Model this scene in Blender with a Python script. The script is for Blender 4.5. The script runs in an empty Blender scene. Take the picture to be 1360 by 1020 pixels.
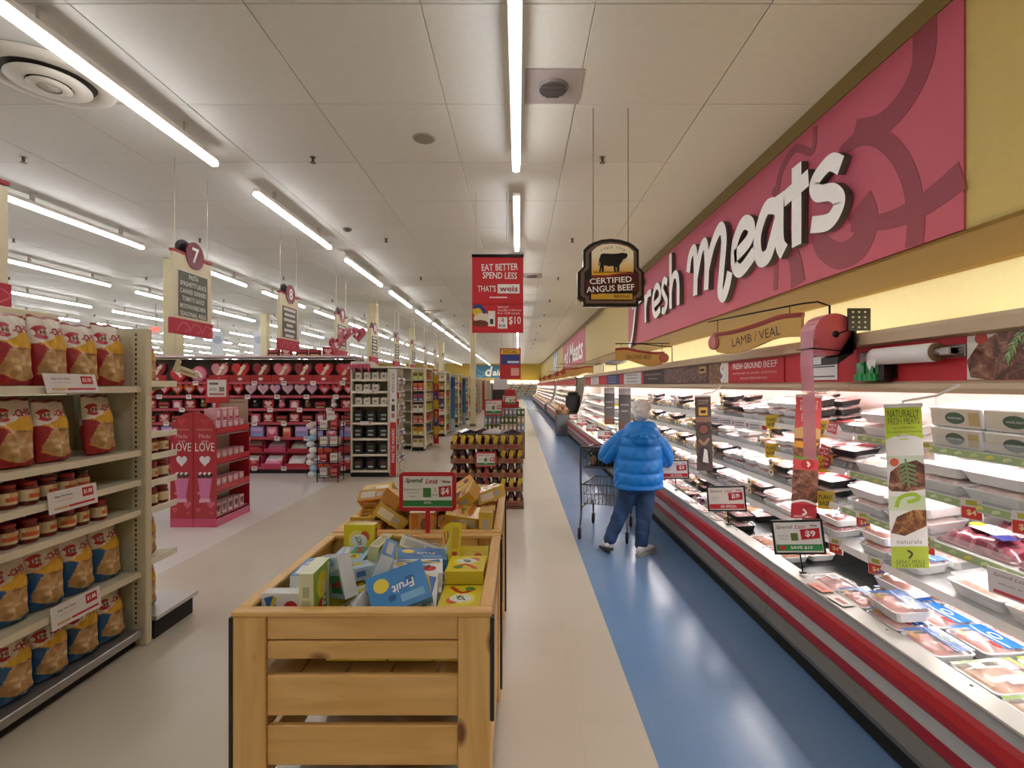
import bpy, bmesh, math, random
from math import sin, cos, pi, radians
from mathutils import Vector, Matrix, Euler

sc = bpy.context.scene
COL = sc.collection
RND = random.Random(11)

# ---------------------------------------------------------------- camera, world, exposure
EYE, FOC, VX, VY = 1.68, 650.0, 688.0, 512.0
cam = bpy.data.objects.new('camera', bpy.data.cameras.new('camera'))
COL.objects.link(cam)
cam.location = (0, 0, EYE)
cam.rotation_euler = (pi / 2, 0, 0)
cam.data.sensor_width = 36
cam.data.lens = FOC / 1360 * 36
cam.data.shift_x = -(VX - 680) / 1360
cam.data.shift_y = (VY - 510) / 1360
cam.data.clip_start = 0.05
cam.data.clip_end = 200
sc.camera = cam
wd = bpy.data.worlds.new('world')
sc.world = wd
wd.use_nodes = True
wd.node_tree.nodes['Background'].inputs[0].default_value = (1, 0.97, 0.93, 1)
wd.node_tree.nodes['Background'].inputs[1].default_value = 0.12
sc.view_settings.view_transform = 'Standard'
sc.view_settings.look = 'None'
sc.view_settings.gamma = 1
sc.view_settings.use_curve_mapping = False
sc.view_settings.exposure = 0.22
TUBE, CASE_LED, COVE_LED = 15.0, 22.0, 10.0     # strengths of the lamps the shop has
try:
    sc.cycles.use_light_tree = True
    sc.cycles.max_bounces = 6
    sc.cycles.diffuse_bounces = 4
    sc.cycles.glossy_bounces = 3
    sc.cycles.transmission_bounces = 4
    sc.cycles.transparent_max_bounces = 6
    sc.cycles.caustics_reflective = False
    sc.cycles.caustics_refractive = False
    sc.cycles.sample_clamp_indirect = 6
    sc.cycles.use_denoising = True
except Exception:
    pass


def lin(h):
    h = h.lstrip('#')
    o = []
    for i in (0, 2, 4):
        x = int(h[i:i + 2], 16) / 255
        o.append(x / 12.92 if x <= 0.04045 else ((x + 0.055) / 1.055) ** 2.4)
    return tuple(o)


_lc = {}


def C(h):
    if isinstance(h, tuple):
        return h
    if h not in _lc:
        _lc[h] = lin(h)
    return _lc[h]


def mixc(a, b, t):
    a, b = C(a), C(b)
    return tuple(a[i] * (1 - t) + b[i] * t for i in range(3))


# ---------------------------------------------------------------- materials
MAT = {}


def nodes(name):
    m = bpy.data.materials.new(name)
    m.use_nodes = True
    nt = m.node_tree
    b = nt.nodes['Principled BSDF']
    return m, nt, b


def N(nt, t, **kw):
    n = nt.nodes.new(t)
    for k, v in kw.items():
        if k in n.inputs:
            n.inputs[k].default_value = v
        else:
            setattr(n, k, v)
    return n


def colmat(name, rough=0.5, metal=0.0, coat=0.0, grain=0.06, gscale=18.0, bump=0.0, bscale=60.0, alpha=1.0, spec=0.5, subs=0.0, trans=0.0):
    """A printed / painted surface: the mesh's own colours, broken up by a little noise."""
    m, nt, b = nodes(name)
    at = N(nt, 'ShaderNodeAttribute', attribute_name='Col')
    tc = N(nt, 'ShaderNodeTexCoord')
    no = N(nt, 'ShaderNodeTexNoise', Scale=gscale, Detail=3.0)
    nt.links.new(tc.outputs['Object'], no.inputs['Vector'])
    mr = N(nt, 'ShaderNodeMapRange')
    mr.inputs[3].default_value = 1 - grain
    mr.inputs[4].default_value = 1 + grain
    nt.links.new(no.outputs['Fac'], mr.inputs[0])
    mx = N(nt, 'ShaderNodeVectorMath', operation='SCALE')
    nt.links.new(at.outputs['Color'], mx.inputs[0])
    nt.links.new(mr.outputs[0], mx.inputs['Scale'])
    nt.links.new(mx.outputs[0], b.inputs['Base Color'])
    b.inputs['Roughness'].default_value = rough
    b.inputs['Metallic'].default_value = metal
    b.inputs['Coat Weight'].default_value = coat
    b.inputs['Coat Roughness'].default_value = 0.12
    b.inputs['Specular IOR Level'].default_value = spec
    b.inputs['Alpha'].default_value = alpha
    b.inputs['Transmission Weight'].default_value = trans
    if bump:
        n2 = N(nt, 'ShaderNodeTexNoise', Scale=bscale, Detail=4.0)
        nt.links.new(tc.outputs['Object'], n2.inputs['Vector'])
        bp = N(nt, 'ShaderNodeBump', Strength=bump, Distance=0.01)
        nt.links.new(n2.outputs['Fac'], bp.inputs['Height'])
        nt.links.new(bp.outputs[0], b.inputs['Normal'])
    MAT[name] = m
    return m


colmat('paint', 0.55)
colmat('card', 0.6, grain=0.05)
colmat('gloss', 0.25, coat=0.3)
colmat('film', 0.22, coat=0.5, grain=0.1, gscale=30, bump=0.25, bscale=22)
def chips_mat():
    """bag film with a clear window (mask in the colour's alpha) onto the crisps"""
    m = colmat('bagfilm', 0.36, coat=0.2, grain=0.1, gscale=26, bump=0.4, bscale=16)
    nt = m.node_tree
    b = nt.nodes['Principled BSDF']
    film = b.inputs['Base Color'].links[0].from_socket
    at = N(nt, 'ShaderNodeAttribute', attribute_name='Col')
    tc = N(nt, 'ShaderNodeTexCoord')
    mp = N(nt, 'ShaderNodeMapping')
    mp.inputs['Scale'].default_value = (15, 15, 20)
    mp.inputs['Rotation'].default_value = (0.4, 0.3, 0.5)
    nt.links.new(tc.outputs['Object'], mp.inputs[0])
    vo = N(nt, 'ShaderNodeTexVoronoi', Scale=1.0, feature='F1')
    nz = N(nt, 'ShaderNodeTexNoise', Scale=34.0, Detail=5.0)
    nt.links.new(mp.outputs[0], vo.inputs['Vector'])
    nt.links.new(tc.outputs['Object'], nz.inputs['Vector'])
    ad = N(nt, 'ShaderNodeMath', operation='MULTIPLY_ADD')
    ad.inputs[1].default_value = 0.9
    nt.links.new(nz.outputs['Fac'], ad.inputs[0])
    nt.links.new(vo.outputs['Distance'], ad.inputs[2])
    cr = N(nt, 'ShaderNodeValToRGB')
    e = cr.color_ramp.elements
    e[0].position = 0.45
    e[0].color = (*C('#ead0a2'), 1)
    e[1].position = 1.35
    e[1].color = (*C('#b48a54'), 1)
    nt.links.new(ad.outputs[0], cr.inputs[0])
    mx = N(nt, 'ShaderNodeMix', data_type='RGBA')
    nt.links.new(at.outputs['Alpha'], mx.inputs[0])
    nt.links.new(cr.outputs[0], mx.inputs[6])
    nt.links.new(film, mx.inputs[7])
    nt.links.new(mx.outputs[2], b.inputs['Base Color'])


chips_mat()
colmat('metal', 0.33, metal=0.9)
colmat('steel', 0.38, metal=0.85, grain=0.03, gscale=4)
colmat('plastic', 0.4)
colmat('rubber', 0.8)
colmat('cloth', 0.75, grain=0.12, gscale=70, bump=0.3, bscale=180)
colmat('puffer', 0.4, grain=0.05, gscale=12, bump=0.25, bscale=22)
colmat('skin', 0.5, grain=0.04)
colmat('hair', 0.6, grain=0.25, gscale=60, bump=0.6, bscale=90)
colmat('meat', 0.2, coat=0.6, grain=0.28, gscale=38, bump=0.2, bscale=30)
colmat('marble', 0.2, coat=0.6, grain=0.5, gscale=55, bump=0.2, bscale=30)
colmat('glass', 0.08, alpha=0.16, grain=0.0)
colmat('haze', 0.25, alpha=0.55, grain=0.05)


def emit(name, col, strength):
    m, nt, b = nodes(name)
    b.inputs['Base Color'].default_value = (*C(col), 1)
    b.inputs['Emission Color'].default_value = (*C(col), 1)
    b.inputs['Emission Strength'].default_value = strength
    MAT[name] = m


emit('tube_light', '#fbfbff', TUBE)
emit('case_light', '#fdf8f6', CASE_LED)
emit('cove_light', '#fff0cc', COVE_LED)
emit('exit_light', '#ff3a2a', 1.5)


def floor_mat(name, base, dark, rough):
    m, nt, b = nodes(name)
    geo = N(nt, 'ShaderNodeNewGeometry')
    n1 = N(nt, 'ShaderNodeTexNoise', Scale=1.3, Detail=6.0, Roughness=0.6)
    n2 = N(nt, 'ShaderNodeTexNoise', Scale=55.0, Detail=3.0)
    br = N(nt, 'ShaderNodeTexBrick', Scale=1.0)
    br.offset = 0.0
    br.inputs['Brick Width'].default_value = 0.305
    br.inputs['Row Height'].default_value = 0.305
    br.inputs['Mortar Size'].default_value = 0.0012
    br.inputs['Color1'].default_value = (0.98, 0.98, 0.98, 1)
    br.inputs['Color2'].default_value = (1.0, 1.0, 1.0, 1)
    br.inputs['Mortar'].default_value = (0.9, 0.9, 0.9, 1)
    for n in (n1, n2, br):
        nt.links.new(geo.outputs['Position'], n.inputs['Vector'])
    add = N(nt, 'ShaderNodeMath', operation='MULTIPLY_ADD')
    add.inputs[1].default_value = 0.45
    nt.links.new(n2.outputs['Fac'], add.inputs[0])
    nt.links.new(n1.outputs['Fac'], add.inputs[2])
    cr = N(nt, 'ShaderNodeValToRGB')
    cr.color_ramp.elements[0].position = 0.35
    cr.color_ramp.elements[0].color = (*C(dark), 1)
    cr.color_ramp.elements[1].position = 1.0
    cr.color_ramp.elements[1].color = (*C(base), 1)
    nt.links.new(add.outputs[0], cr.inputs[0])
    mx = N(nt, 'ShaderNodeMix', data_type='RGBA', blend_type='MULTIPLY')
    mx.inputs[0].default_value = 1.0
    nt.links.new(cr.outputs[0], mx.inputs[6])
    nt.links.new(br.outputs['Color'], mx.inputs[7])
    nt.links.new(mx.outputs[2], b.inputs['Base Color'])
    b.inputs['Roughness'].default_value = rough
    n3 = N(nt, 'ShaderNodeTexNoise', Scale=9.0, Detail=2.0)
    nt.links.new(geo.outputs['Position'], n3.inputs['Vector'])
    bp = N(nt, 'ShaderNodeBump', Strength=0.025, Distance=0.01)
    nt.links.new(n3.outputs['Fac'], bp.inputs['Height'])
    nt.links.new(bp.outputs[0], b.inputs['Normal'])
    MAT[name] = m


floor_mat('floor_beige', '#d3c9b8', '#cac0af', 0.25)
floor_mat('floor_blue', '#7a99c0', '#6c8cb4', 0.22)
floor_mat('floor_pale', '#e0dcd6', '#d6d2cc', 0.26)


def wood_mat(name, a, bcol, c3, axis):
    m, nt, b = nodes(name)
    tc = N(nt, 'ShaderNodeTexCoord')
    oi = N(nt, 'ShaderNodeObjectInfo')
    mp = N(nt, 'ShaderNodeMapping')
    mp.inputs['Scale'].default_value = {'x': (1.2, 14, 14), 'y': (14, 1.2, 14), 'z': (14, 14, 1.2)}[axis]
    ad = N(nt, 'ShaderNodeVectorMath', operation='ADD')
    sv = N(nt, 'ShaderNodeVectorMath', operation='SCALE')
    sv.inputs[0].default_value = (7.3, 3.1, 5.7)
    nt.links.new(oi.outputs['Random'], sv.inputs['Scale'])
    nt.links.new(tc.outputs['Object'], ad.inputs[0])
    nt.links.new(sv.outputs[0], ad.inputs[1])
    nt.links.new(ad.outputs[0], mp.inputs[0])
    n1 = N(nt, 'ShaderNodeTexNoise', Scale=1.6, Detail=5.0, Distortion=0.7)
    nt.links.new(mp.outputs[0], n1.inputs['Vector'])
    cr = N(nt, 'ShaderNodeValToRGB')
    e = cr.color_ramp.elements
    e[0].position = 0.3
    e[0].color = (*C(bcol), 1)
    e[1].position = 0.68
    e[1].color = (*C(a), 1)
    nt.links.new(n1.outputs['Fac'], cr.inputs[0])
    # knots
    vo = N(nt, 'ShaderNodeTexVoronoi', Scale=3.0)
    mk = N(nt, 'ShaderNodeMapping')
    mk.inputs['Scale'].default_value = {'x': (0.7, 1.3, 1.3), 'y': (1.3, 0.7, 1.3), 'z': (1.3, 1.3, 0.7)}[axis]
    nt.links.new(ad.outputs[0], mk.inputs[0])
    nt.links.new(mk.outputs[0], vo.inputs['Vector'])
    kr = N(nt, 'ShaderNodeValToRGB')
    k = kr.color_ramp.elements
    k[0].position = 0.07
    k[0].color = (1, 1, 1, 1)
    k[1].position = 0.13
    k[1].color = (0, 0, 0, 1)
    nt.links.new(vo.outputs['Distance'], kr.inputs[0])
    mx = N(nt, 'ShaderNodeMix', data_type='RGBA')
    nt.links.new(kr.outputs[0], mx.inputs[0])
    nt.links.new(cr.outputs[0], mx.inputs[6])
    mx.inputs[7].default_value = (*C(c3), 1)
    nt.links.new(mx.outputs[2], b.inputs['Base Color'])
    b.inputs['Roughness'].default_value = 0.36
    b.inputs['Coat Weight'].default_value = 0.2
    bp = N(nt, 'ShaderNodeBump', Strength=0.12, Distance=0.004)
    nt.links.new(n1.outputs['Fac'], bp.inputs['Height'])
    nt.links.new(bp.outputs[0], b.inputs['Normal'])
    MAT[name] = m


for ax in 'xyz':
    wood_mat('pine_' + ax, '#e8bc76', '#d3a259', '#70421c', ax)


def photo_mat(name, stops, scale=9.0, rough=0.35, distort=1.5):
    """A printed food photograph: blotches of the print's colours."""
    m, nt, b = nodes(name)
    tc = N(nt, 'ShaderNodeTexCoord')
    n1 = N(nt, 'ShaderNodeTexNoise', Scale=scale, Detail=6.0, Roughness=0.65, Distortion=distort)
    nt.links.new(tc.outputs['Object'], n1.inputs['Vector'])
    cr = N(nt, 'ShaderNodeValToRGB')
    e = cr.color_ramp.elements
    while len(e) < len(stops):
        e.new(0.5)
    for i, (p, c) in enumerate(stops):
        e[i].position = p
        e[i].color = (*C(c), 1)
    nt.links.new(n1.outputs['Fac'], cr.inputs[0])
    nt.links.new(cr.outputs[0], b.inputs['Base Color'])
    b.inputs['Roughness'].default_value = rough
    MAT[name] = m


photo_mat('print_steak', [(0.3, '#2a130c'), (0.45, '#5d2f1f'), (0.56, '#8c5a42'), (0.7, '#c09a80')], 11)
photo_mat('print_grill', [(0.3, '#1a0d0a'), (0.47, '#3c231c'), (0.56, '#7b3b33'), (0.7, '#b08a6a')], 14)
photo_mat('print_salad', [(0.3, '#3c5a22'), (0.45, '#8ea24c'), (0.55, '#dfe0c8'), (0.7, '#e9d9c8')], 16)
photo_mat('print_burger', [(0.3, '#3a2012'), (0.5, '#70411f'), (0.6, '#a8743a'), (0.72, '#c9a062')], 15)


# ---------------------------------------------------------------- mesh builder
_text = {}


def text_geo(s, bold=0.0, shear=0.0, space=1.0):
    key = (s, bold, shear, space)
    if key not in _text:
        cu = bpy.data.curves.new('t', 'FONT')
        cu.body = s
        cu.align_x = 'CENTER'
        cu.align_y = 'CENTER'
        cu.dimensions = '2D'
        cu.fill_mode = 'FRONT'
        cu.resolution_u = 2
        cu.offset = bold
        cu.shear = shear
        cu.space_character = space
        ob = bpy.data.objects.new('t', cu)
        me = bpy.data.meshes.new_from_object(ob)
        vs = [(v.co.x, v.co.y) for v in me.vertices]
        fs = [tuple(p.vertices) for p in me.polygons]
        flip = bool(me.polygons) and me.polygons[0].normal.z < 0
        bpy.data.meshes.remove(me)
        bpy.data.objects.remove(ob)
        bpy.data.curves.remove(cu)
        if vs:
            x0, x1 = min(v[0] for v in vs), max(v[0] for v in vs)
            y0, y1 = min(v[1] for v in vs), max(v[1] for v in vs)
            cx, cy = (x0 + x1) / 2, (y0 + y1) / 2
            vs = [(v[0] - cx, v[1] - cy) for v in vs]
            _text[key] = (vs, fs, x1 - x0, y1 - y0, flip)
        else:
            _text[key] = ([], [], 1, 1, False)
    return _text[key]


class MB:
    def __init__(s, M=None):
        s.v, s.f, s.c, s.m, s.s, s.vc = [], [], [], [], [], {}
        s.M = M or Matrix()

    def add(s, vs, fs, col, mat=0, smooth=False):
        o = len(s.v)
        M = s.M
        s.v.extend([tuple(M @ Vector(p)) for p in vs])
        per = isinstance(col, list)
        for i, f in enumerate(fs):
            s.f.append(tuple(a + o for a in f))
            s.c.append(C(col[i] if per else col))
            s.m.append(mat)
            s.s.append(smooth)
        return s

    def box(s, x0, x1, y0, y1, z0, z1, col, mat=0, bev=0.0, cols=None):
        """cols: colours by side: -x +x -y +y -z +z"""
        if bev <= 0:
            vs = [(x, y, z) for x in (x0, x1) for y in (y0, y1) for z in (z0, z1)]
            fs = [(0, 1, 3, 2), (4, 6, 7, 5), (0, 4, 5, 1), (2, 3, 7, 6), (0, 2, 6, 4), (1, 5, 7, 3)]
            cl = [cols.get(k, col) for k in ('-x', '+x', '-y', '+y', '-z', '+z')] if cols else col
            return s.add(vs, fs, cl, mat)
        X, Y, Z = (x0, x1), (y0, y1), (z0, z1)
        vs, ix = [], {}
        for i in (0, 1):
            for j in (0, 1):
                for k in (0, 1):
                    c = (X[i], Y[j], Z[k])
                    d = (1 - 2 * i, 1 - 2 * j, 1 - 2 * k)
                    for a in range(3):
                        p = [c[q] + (0 if q == a else d[q] * bev) for q in range(3)]
                        ix[(i, j, k, a)] = len(vs)
                        vs.append(tuple(p))
        fs, cl = [], []
        names = (('-x', '+x'), ('-y', '+y'), ('-z', '+z'))

        def put(f, want, c):
            a, b2, c2 = (Vector(vs[f[q]]) for q in (0, 1, 2))
            n = (b2 - a).cross(c2 - a)
            if n.dot(Vector(want)) < 0:
                f = f[::-1]
            fs.append(tuple(f))
            cl.append(c)
        for a in range(3):
            u, w = [q for q in range(3) if q != a]
            for e in (0, 1):
                f = []
                for du, dw in ((0, 0), (1, 0), (1, 1), (0, 1)):
                    t = [0, 0, 0]
                    t[a], t[u], t[w] = e, du, dw
                    f.append(ix[(*t, a)])
                want = [0, 0, 0]
                want[a] = 2 * e - 1
                put(f, want, cols.get(names[a][e], col) if cols else col)
        for a in range(3):
            u, w = [q for q in range(3) if q != a]
            for eu in (0, 1):
                for ew in (0, 1):
                    t0, t1 = [0, 0, 0], [0, 0, 0]
                    t0[a], t1[a] = 0, 1
                    t0[u] = t1[u] = eu
                    t0[w] = t1[w] = ew
                    want = [0, 0, 0]
                    want[u], want[w] = 2 * eu - 1, 2 * ew - 1
                    put([ix[(*t0, u)], ix[(*t1, u)], ix[(*t1, w)], ix[(*t0, w)]], want, col)
        for i in (0, 1):
            for j in (0, 1):
                for k in (0, 1):
                    put([ix[(i, j, k, 0)], ix[(i, j, k, 1)], ix[(i, j, k, 2)]], (2 * i - 1, 2 * j - 1, 2 * k - 1), col)
        return s.add(vs, fs, cl, mat)

    def prism(s, pts, y0, y1, col, side=None, mat=0, smat=None):
        """pts: outline in XZ, counter-clockwise seen from -Y; y0 is the front"""
        a = sum(pts[i][0] * pts[(i + 1) % len(pts)][1] - pts[(i + 1) % len(pts)][0] * pts[i][1] for i in range(len(pts)))
        if a < 0:
            pts = pts[::-1]
        n = len(pts)
        vs = [(p[0], y0, p[1]) for p in pts] + [(p[0], y1, p[1]) for p in pts]
        s.add(vs, [tuple(range(n)), tuple(range(2 * n - 1, n - 1, -1))], col, mat)
        s.add(vs, [((i + 1) % n, i, i + n, (i + 1) % n + n) for i in range(n)], side or col, mat if smat is None else smat)
        return s

    def flat(s, pts, y, col, mat=0):
        a = sum(pts[i][0] * pts[(i + 1) % len(pts)][1] - pts[(i + 1) % len(pts)][0] * pts[i][1] for i in range(len(pts)))
        if a < 0:
            pts = pts[::-1]
        return s.add([(p[0], y, p[1]) for p in pts], [tuple(range(len(pts)))], col, mat)

    def rect(s, x0, x1, z0, z1, y, col, mat=0):
        return s.flat([(x0, z0), (x1, z0), (x1, z1), (x0, z1)], y, col, mat)

    def lathe(s, prof, n, col, mat=0, o=(0, 0, 0), smooth=True, cols=None, axis='z', cap=True):
        vs, fs, cl = [], [], []
        for r, z in prof:
            for i in range(n):
                t = 2 * pi * i / n
                p = (r * cos(t), r * sin(t), z)
                if axis == 'x':
                    p = (p[2], p[0], p[1])
                elif axis == 'y':
                    p = (p[1], p[2], p[0])
                vs.append((p[0] + o[0], p[1] + o[1], p[2] + o[2]))
        for j in range(len(prof) - 1):
            for i in range(n):
                k = (i + 1) % n
                fs.append((j * n + i, j * n + k, (j + 1) * n + k, (j + 1) * n + i))
                cl.append(cols[j] if cols else col)
        s.add(vs, fs, cl, mat, smooth)
        if cap:
            L = len(prof) - 1
            s.add(vs[:n], [tuple(range(n - 1, -1, -1))], cols[0] if cols else col, mat)
            s.add(vs[L * n:], [tuple(range(n))], cols[-1] if cols else col, mat)
        return s

    def tube(s, pts, r, col, n=6, mat=0, closed=False, smooth=True):
        P = [Vector(p) for p in pts]
        rr = r if isinstance(r, (list, tuple)) else [r] * len(P)
        vs, fs = [], []
        up = Vector((0, 0, 1))
        L = len(P)
        prev = None
        for i, p in enumerate(P):
            a = P[(i - 1) % L] if closed or i else p
            b = P[(i + 1) % L] if closed or i < L - 1 else p
            d = (b - a).normalized() if (b - a).length > 1e-9 else Vector((0, 0, 1))
            if prev is None:
                u = d.cross(up)
                if u.length < 0.05:
                    u = d.cross(Vector((1, 0, 0)))
                u.normalize()
            else:
                u = (prev - d * prev.dot(d)).normalized()
            prev = u
            w = d.cross(u)
            for k in range(n):
                t = 2 * pi * k / n
                vs.append(tuple(p + (u * cos(t) + w * sin(t)) * rr[i]))
        m = L if closed else L - 1
        for i in range(m):
            j = (i + 1) % L
            for k in range(n):
                q = (k + 1) % n
                fs.append((i * n + q, i * n + k, j * n + k, j * n + q))
        s.add(vs, fs, col, mat, smooth)
        if not closed:
            s.add(vs[:n], [tuple(range(n))], col, mat)
            s.add(vs[-n:], [tuple(range(n - 1, -1, -1))], col, mat)
        return s

    def ball(s, o, r, col, n=10, m=6, mat=0):
        r = r if isinstance(r, (list, tuple)) else (r, r, r)
        vs = [(o[0], o[1], o[2] - r[2])]
        for j in range(1, m):
            t = -pi / 2 + pi * j / m
            for i in range(n):
                a = 2 * pi * i / n
                vs.append((o[0] + r[0] * cos(t) * cos(a), o[1] + r[1] * cos(t) * sin(a), o[2] + r[2] * sin(t)))
        vs.append((o[0], o[1], o[2] + r[2]))
        fs = [(0, 1 + (i + 1) % n, 1 + i) for i in range(n)]
        for j in range(m - 2):
            for i in range(n):
                a, b = 1 + j * n + i, 1 + j * n + (i + 1) % n
                fs.append((a, b, b + n, a + n))
        t = len(vs) - 1
        fs += [(1 + (m - 2) * n + i, 1 + (m - 2) * n + (i + 1) % n, t) for i in range(n)]
        return s.add(vs, fs, col, mat, True)

    def text(s, txt, x, z, y, col, w=None, h=None, mat=0, bold=0.0, shear=0.0, depth=0.0, fn=None, space=1.0, rot=0.0, wrap=None):
        """lettering in the XZ plane facing -Y, centred on x, z, fitted to width w and/or height h"""
        vs, fs, W, H, flip = text_geo(txt, bold, shear, space)
        if not vs:
            return s
        if w and h:
            sx, sz = w / W, h / H
        elif w:
            sx = sz = w / W
        else:
            sx = sz = h / H
        ca, sa = cos(rot), sin(rot)
        out = []
        for a, b in vs:
            a, b = a * sx, b * sz
            px, pz = x + a * ca - b * sa, z + a * sa + b * ca
            if wrap:
                out.append(wrap(px, pz))
            else:
                out.append((px, y, pz))
        ff = [f[::-1] for f in fs] if flip else fs
        return s.add(out, ff, col, mat)

    def stroke(s, pts, w, y0, y1, col, side=None, mat=0, steps=7, caps=True):
        """a brush stroke along a smooth path, extruded from y0 (front) to y1"""
        P = spline(pts, steps)
        k = len(P)
        ww = [w] * k if not isinstance(w, (list, tuple)) else [w[0] + (w[1] - w[0]) * i / (k - 1) for i in range(k)]
        L, Rr = [], []
        for i in range(k):
            a, b = P[max(i - 1, 0)], P[min(i + 1, k - 1)]
            dx, dz = b[0] - a[0], b[1] - a[1]
            q = math.hypot(dx, dz) or 1
            nx, nz = -dz / q * ww[i] / 2, dx / q * ww[i] / 2
            L.append((P[i][0] + nx, P[i][1] + nz))
            Rr.append((P[i][0] - nx, P[i][1] - nz))
        vs = []
        for i in range(k):
            vs += [(L[i][0], y0, L[i][1]), (Rr[i][0], y0, Rr[i][1]), (L[i][0], y1, L[i][1]), (Rr[i][0], y1, Rr[i][1])]
        ft, sd = [], []
        for i in range(k - 1):
            a, b = 4 * i, 4 * (i + 1)
            ft += [(a, a + 1, b + 1, b)]
            sd += [(a + 3, a + 2, b + 2, b + 3), (a + 2, a, b, b + 2), (a + 1, a + 3, b + 3, b + 1)]
        e = 4 * (k - 1)
        sd += [(0, 2, 3, 1), (e + 1, e + 3, e + 2, e)]
        s.add(vs, ft, col, mat)
        s.add(vs, sd, side or col, mat)
        return s

    def mesh(s, name, mats):
        me = bpy.data.meshes.new(name)
        me.from_pydata(s.v, [], s.f)
        for m in mats:
            me.materials.append(MAT[m])
        n = len(me.polygons)
        me.polygons.foreach_set('material_index', s.m)
        me.polygons.foreach_set('use_smooth', s.s)
        at = me.color_attributes.new('Col', 'FLOAT_COLOR', 'CORNER')
        buf = []
        for f, c in zip(s.f, s.c):
            if s.vc:
                for q in f:
                    buf.extend(s.vc.get(q, (c[0], c[1], c[2], 1.0)))
            else:
                buf.extend((c[0], c[1], c[2], 1.0) * len(f))
        at.data.foreach_set('color', buf)
        me.update()
        return me

    def build(s, name, mats, parent=None, loc=None, label=None, rot=None):
        if isinstance(mats, str):
            mats = [mats]
        return obj(name, s.mesh(name, mats), parent, loc, label, rot)


def obj(name, me, parent=None, loc=None, label=None, rot=None):
    o = bpy.data.objects.new(name, me)
    COL.objects.link(o)
    if parent is not None:
        o.parent = parent
        KIDS.setdefault(parent.name, []).append(o)
    if loc:
        o.location = loc
    if rot:
        o.rotation_euler = rot
    if label:
        o['label'] = label
    return o


KIDS = {}


def spline(pts, steps=6):
    if len(pts) < 3 or steps < 2:
        return list(pts)
    out = []
    n = len(pts)
    for i in range(n - 1):
        p0, p1, p2, p3 = pts[max(i - 1, 0)], pts[i], pts[i + 1], pts[min(i + 2, n - 1)]
        for k in range(steps):
            t = k / steps
            out.append(tuple(0.5 * (2 * p1[d] + (p2[d] - p0[d]) * t + (2 * p0[d] - 5 * p1[d] + 4 * p2[d] - p3[d]) * t * t
                                    + (3 * p1[d] - p0[d] - 3 * p2[d] + p3[d]) * t ** 3) for d in range(len(p1))))
    out.append(tuple(pts[-1]))
    return out


def circ(cx, cz, rx, rz=None, n=20, a0=0, a1=2 * pi):
    rz = rz or rx
    full = abs(a1 - a0) > 6.28
    return [(cx + rx * cos(a0 + (a1 - a0) * i / (n if full else n - 1)), cz + rz * sin(a0 + (a1 - a0) * i / (n if full else n - 1))) for i in range(n)]


def heart(cx, cz, w, h, n=22):
    o = []
    for i in range(n):
        t = 2 * pi * i / n
        o.append((cx + w / 32 * 16 * sin(t) ** 3, cz + h / 29 * (13 * cos(t) - 5 * cos(2 * t) - 2 * cos(3 * t) - cos(4 * t) + 2.5)))
    return o


def rrect(x0, x1, z0, z1, r, n=4):
    o = []
    for cx, cz, a in ((x1 - r, z0 + r, -pi / 2), (x1 - r, z1 - r, 0), (x0 + r, z1 - r, pi / 2), (x0 + r, z0 + r, pi)):
        o += [(cx + r * cos(a + pi / 2 * i / n), cz + r * sin(a + pi / 2 * i / n)) for i in range(n + 1)]
    return o


def tag(o, label, cat=None, group=None, kind=None):
    o['label'] = label
    if cat:
        o['category'] = cat
    if group:
        o['group'] = group
    if kind:
        o['kind'] = kind
    return o


def thing(name, label, cat, loc=(0, 0, 0), rz=0.0, group=None, rot=None):
    o = bpy.data.objects.new(name, None)
    o.empty_display_size = 0.05
    COL.objects.link(o)
    o.location = loc
    o.rotation_euler = rot if rot else (0, 0, rz)
    return tag(o, label, cat, group)


def struct(mb, name, mats, label, loc=None):
    o = mb.build(name, mats, None, loc)
    return tag(o, label, None, None, 'structure')


def dup(root, loc, rot, label, group=None, scale=None):
    """a copy of a thing with copies of its parts and their sub-parts; mesh data is shared"""
    r = root.copy()
    COL.objects.link(r)
    r.location = loc
    r.rotation_euler = rot if isinstance(rot, (tuple, Euler)) else (0, 0, rot)
    if scale:
        r.scale = scale
    r['label'] = label
    if group:
        r['group'] = group
    for ch in KIDS.get(root.name, []):
        c = ch.copy()
        COL.objects.link(c)
        c.parent = r
        KIDS.setdefault(r.name, []).append(c)
        for g in KIDS.get(ch.name, []):
            d = g.copy()
            COL.objects.link(d)
            d.parent = c
            KIDS.setdefault(c.name, []).append(d)
    return r


class Proto:
    """one kind of thing: the first placing uses the thing itself, later ones its copies"""

    def __init__(s, make):
        s.make, s.root = make, None

    def put(s, loc, rot, label, group=None, scale=None):
        if s.root is None:
            s.root = s.make()
            r = s.root
            r.location = loc
            r.rotation_euler = rot if isinstance(rot, (tuple, Euler)) else (0, 0, rot)
            if scale:
                r.scale = scale
            r['label'] = label
            if group:
                r['group'] = group
            return r
        return dup(s.root, loc, rot, label, group, scale or (1, 1, 1))


ORD = ('first second third fourth fifth sixth seventh eighth ninth tenth eleventh twelfth thirteenth fourteenth fifteenth sixteenth '
       'seventeenth eighteenth nineteenth twentieth').split()


def nth(i):
    if i < 20:
        return ORD[i]
    t = {2: 'twenty', 3: 'thirty', 4: 'forty', 5: 'fifty', 6: 'sixty'}[(i + 1) // 10]
    u = (i + 1) % 10
    if u == 0:
        return {'twenty': 'twentieth', 'thirty': 'thirtieth', 'forty': 'fortieth', 'fifty': 'fiftieth', 'sixty': 'sixtieth'}[t]
    return t + '-' + ORD[u - 1]


def RX(a):
    return Matrix.Rotation(a, 4, 'X')


def RY(a):
    return Matrix.Rotation(a, 4, 'Y')


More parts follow.
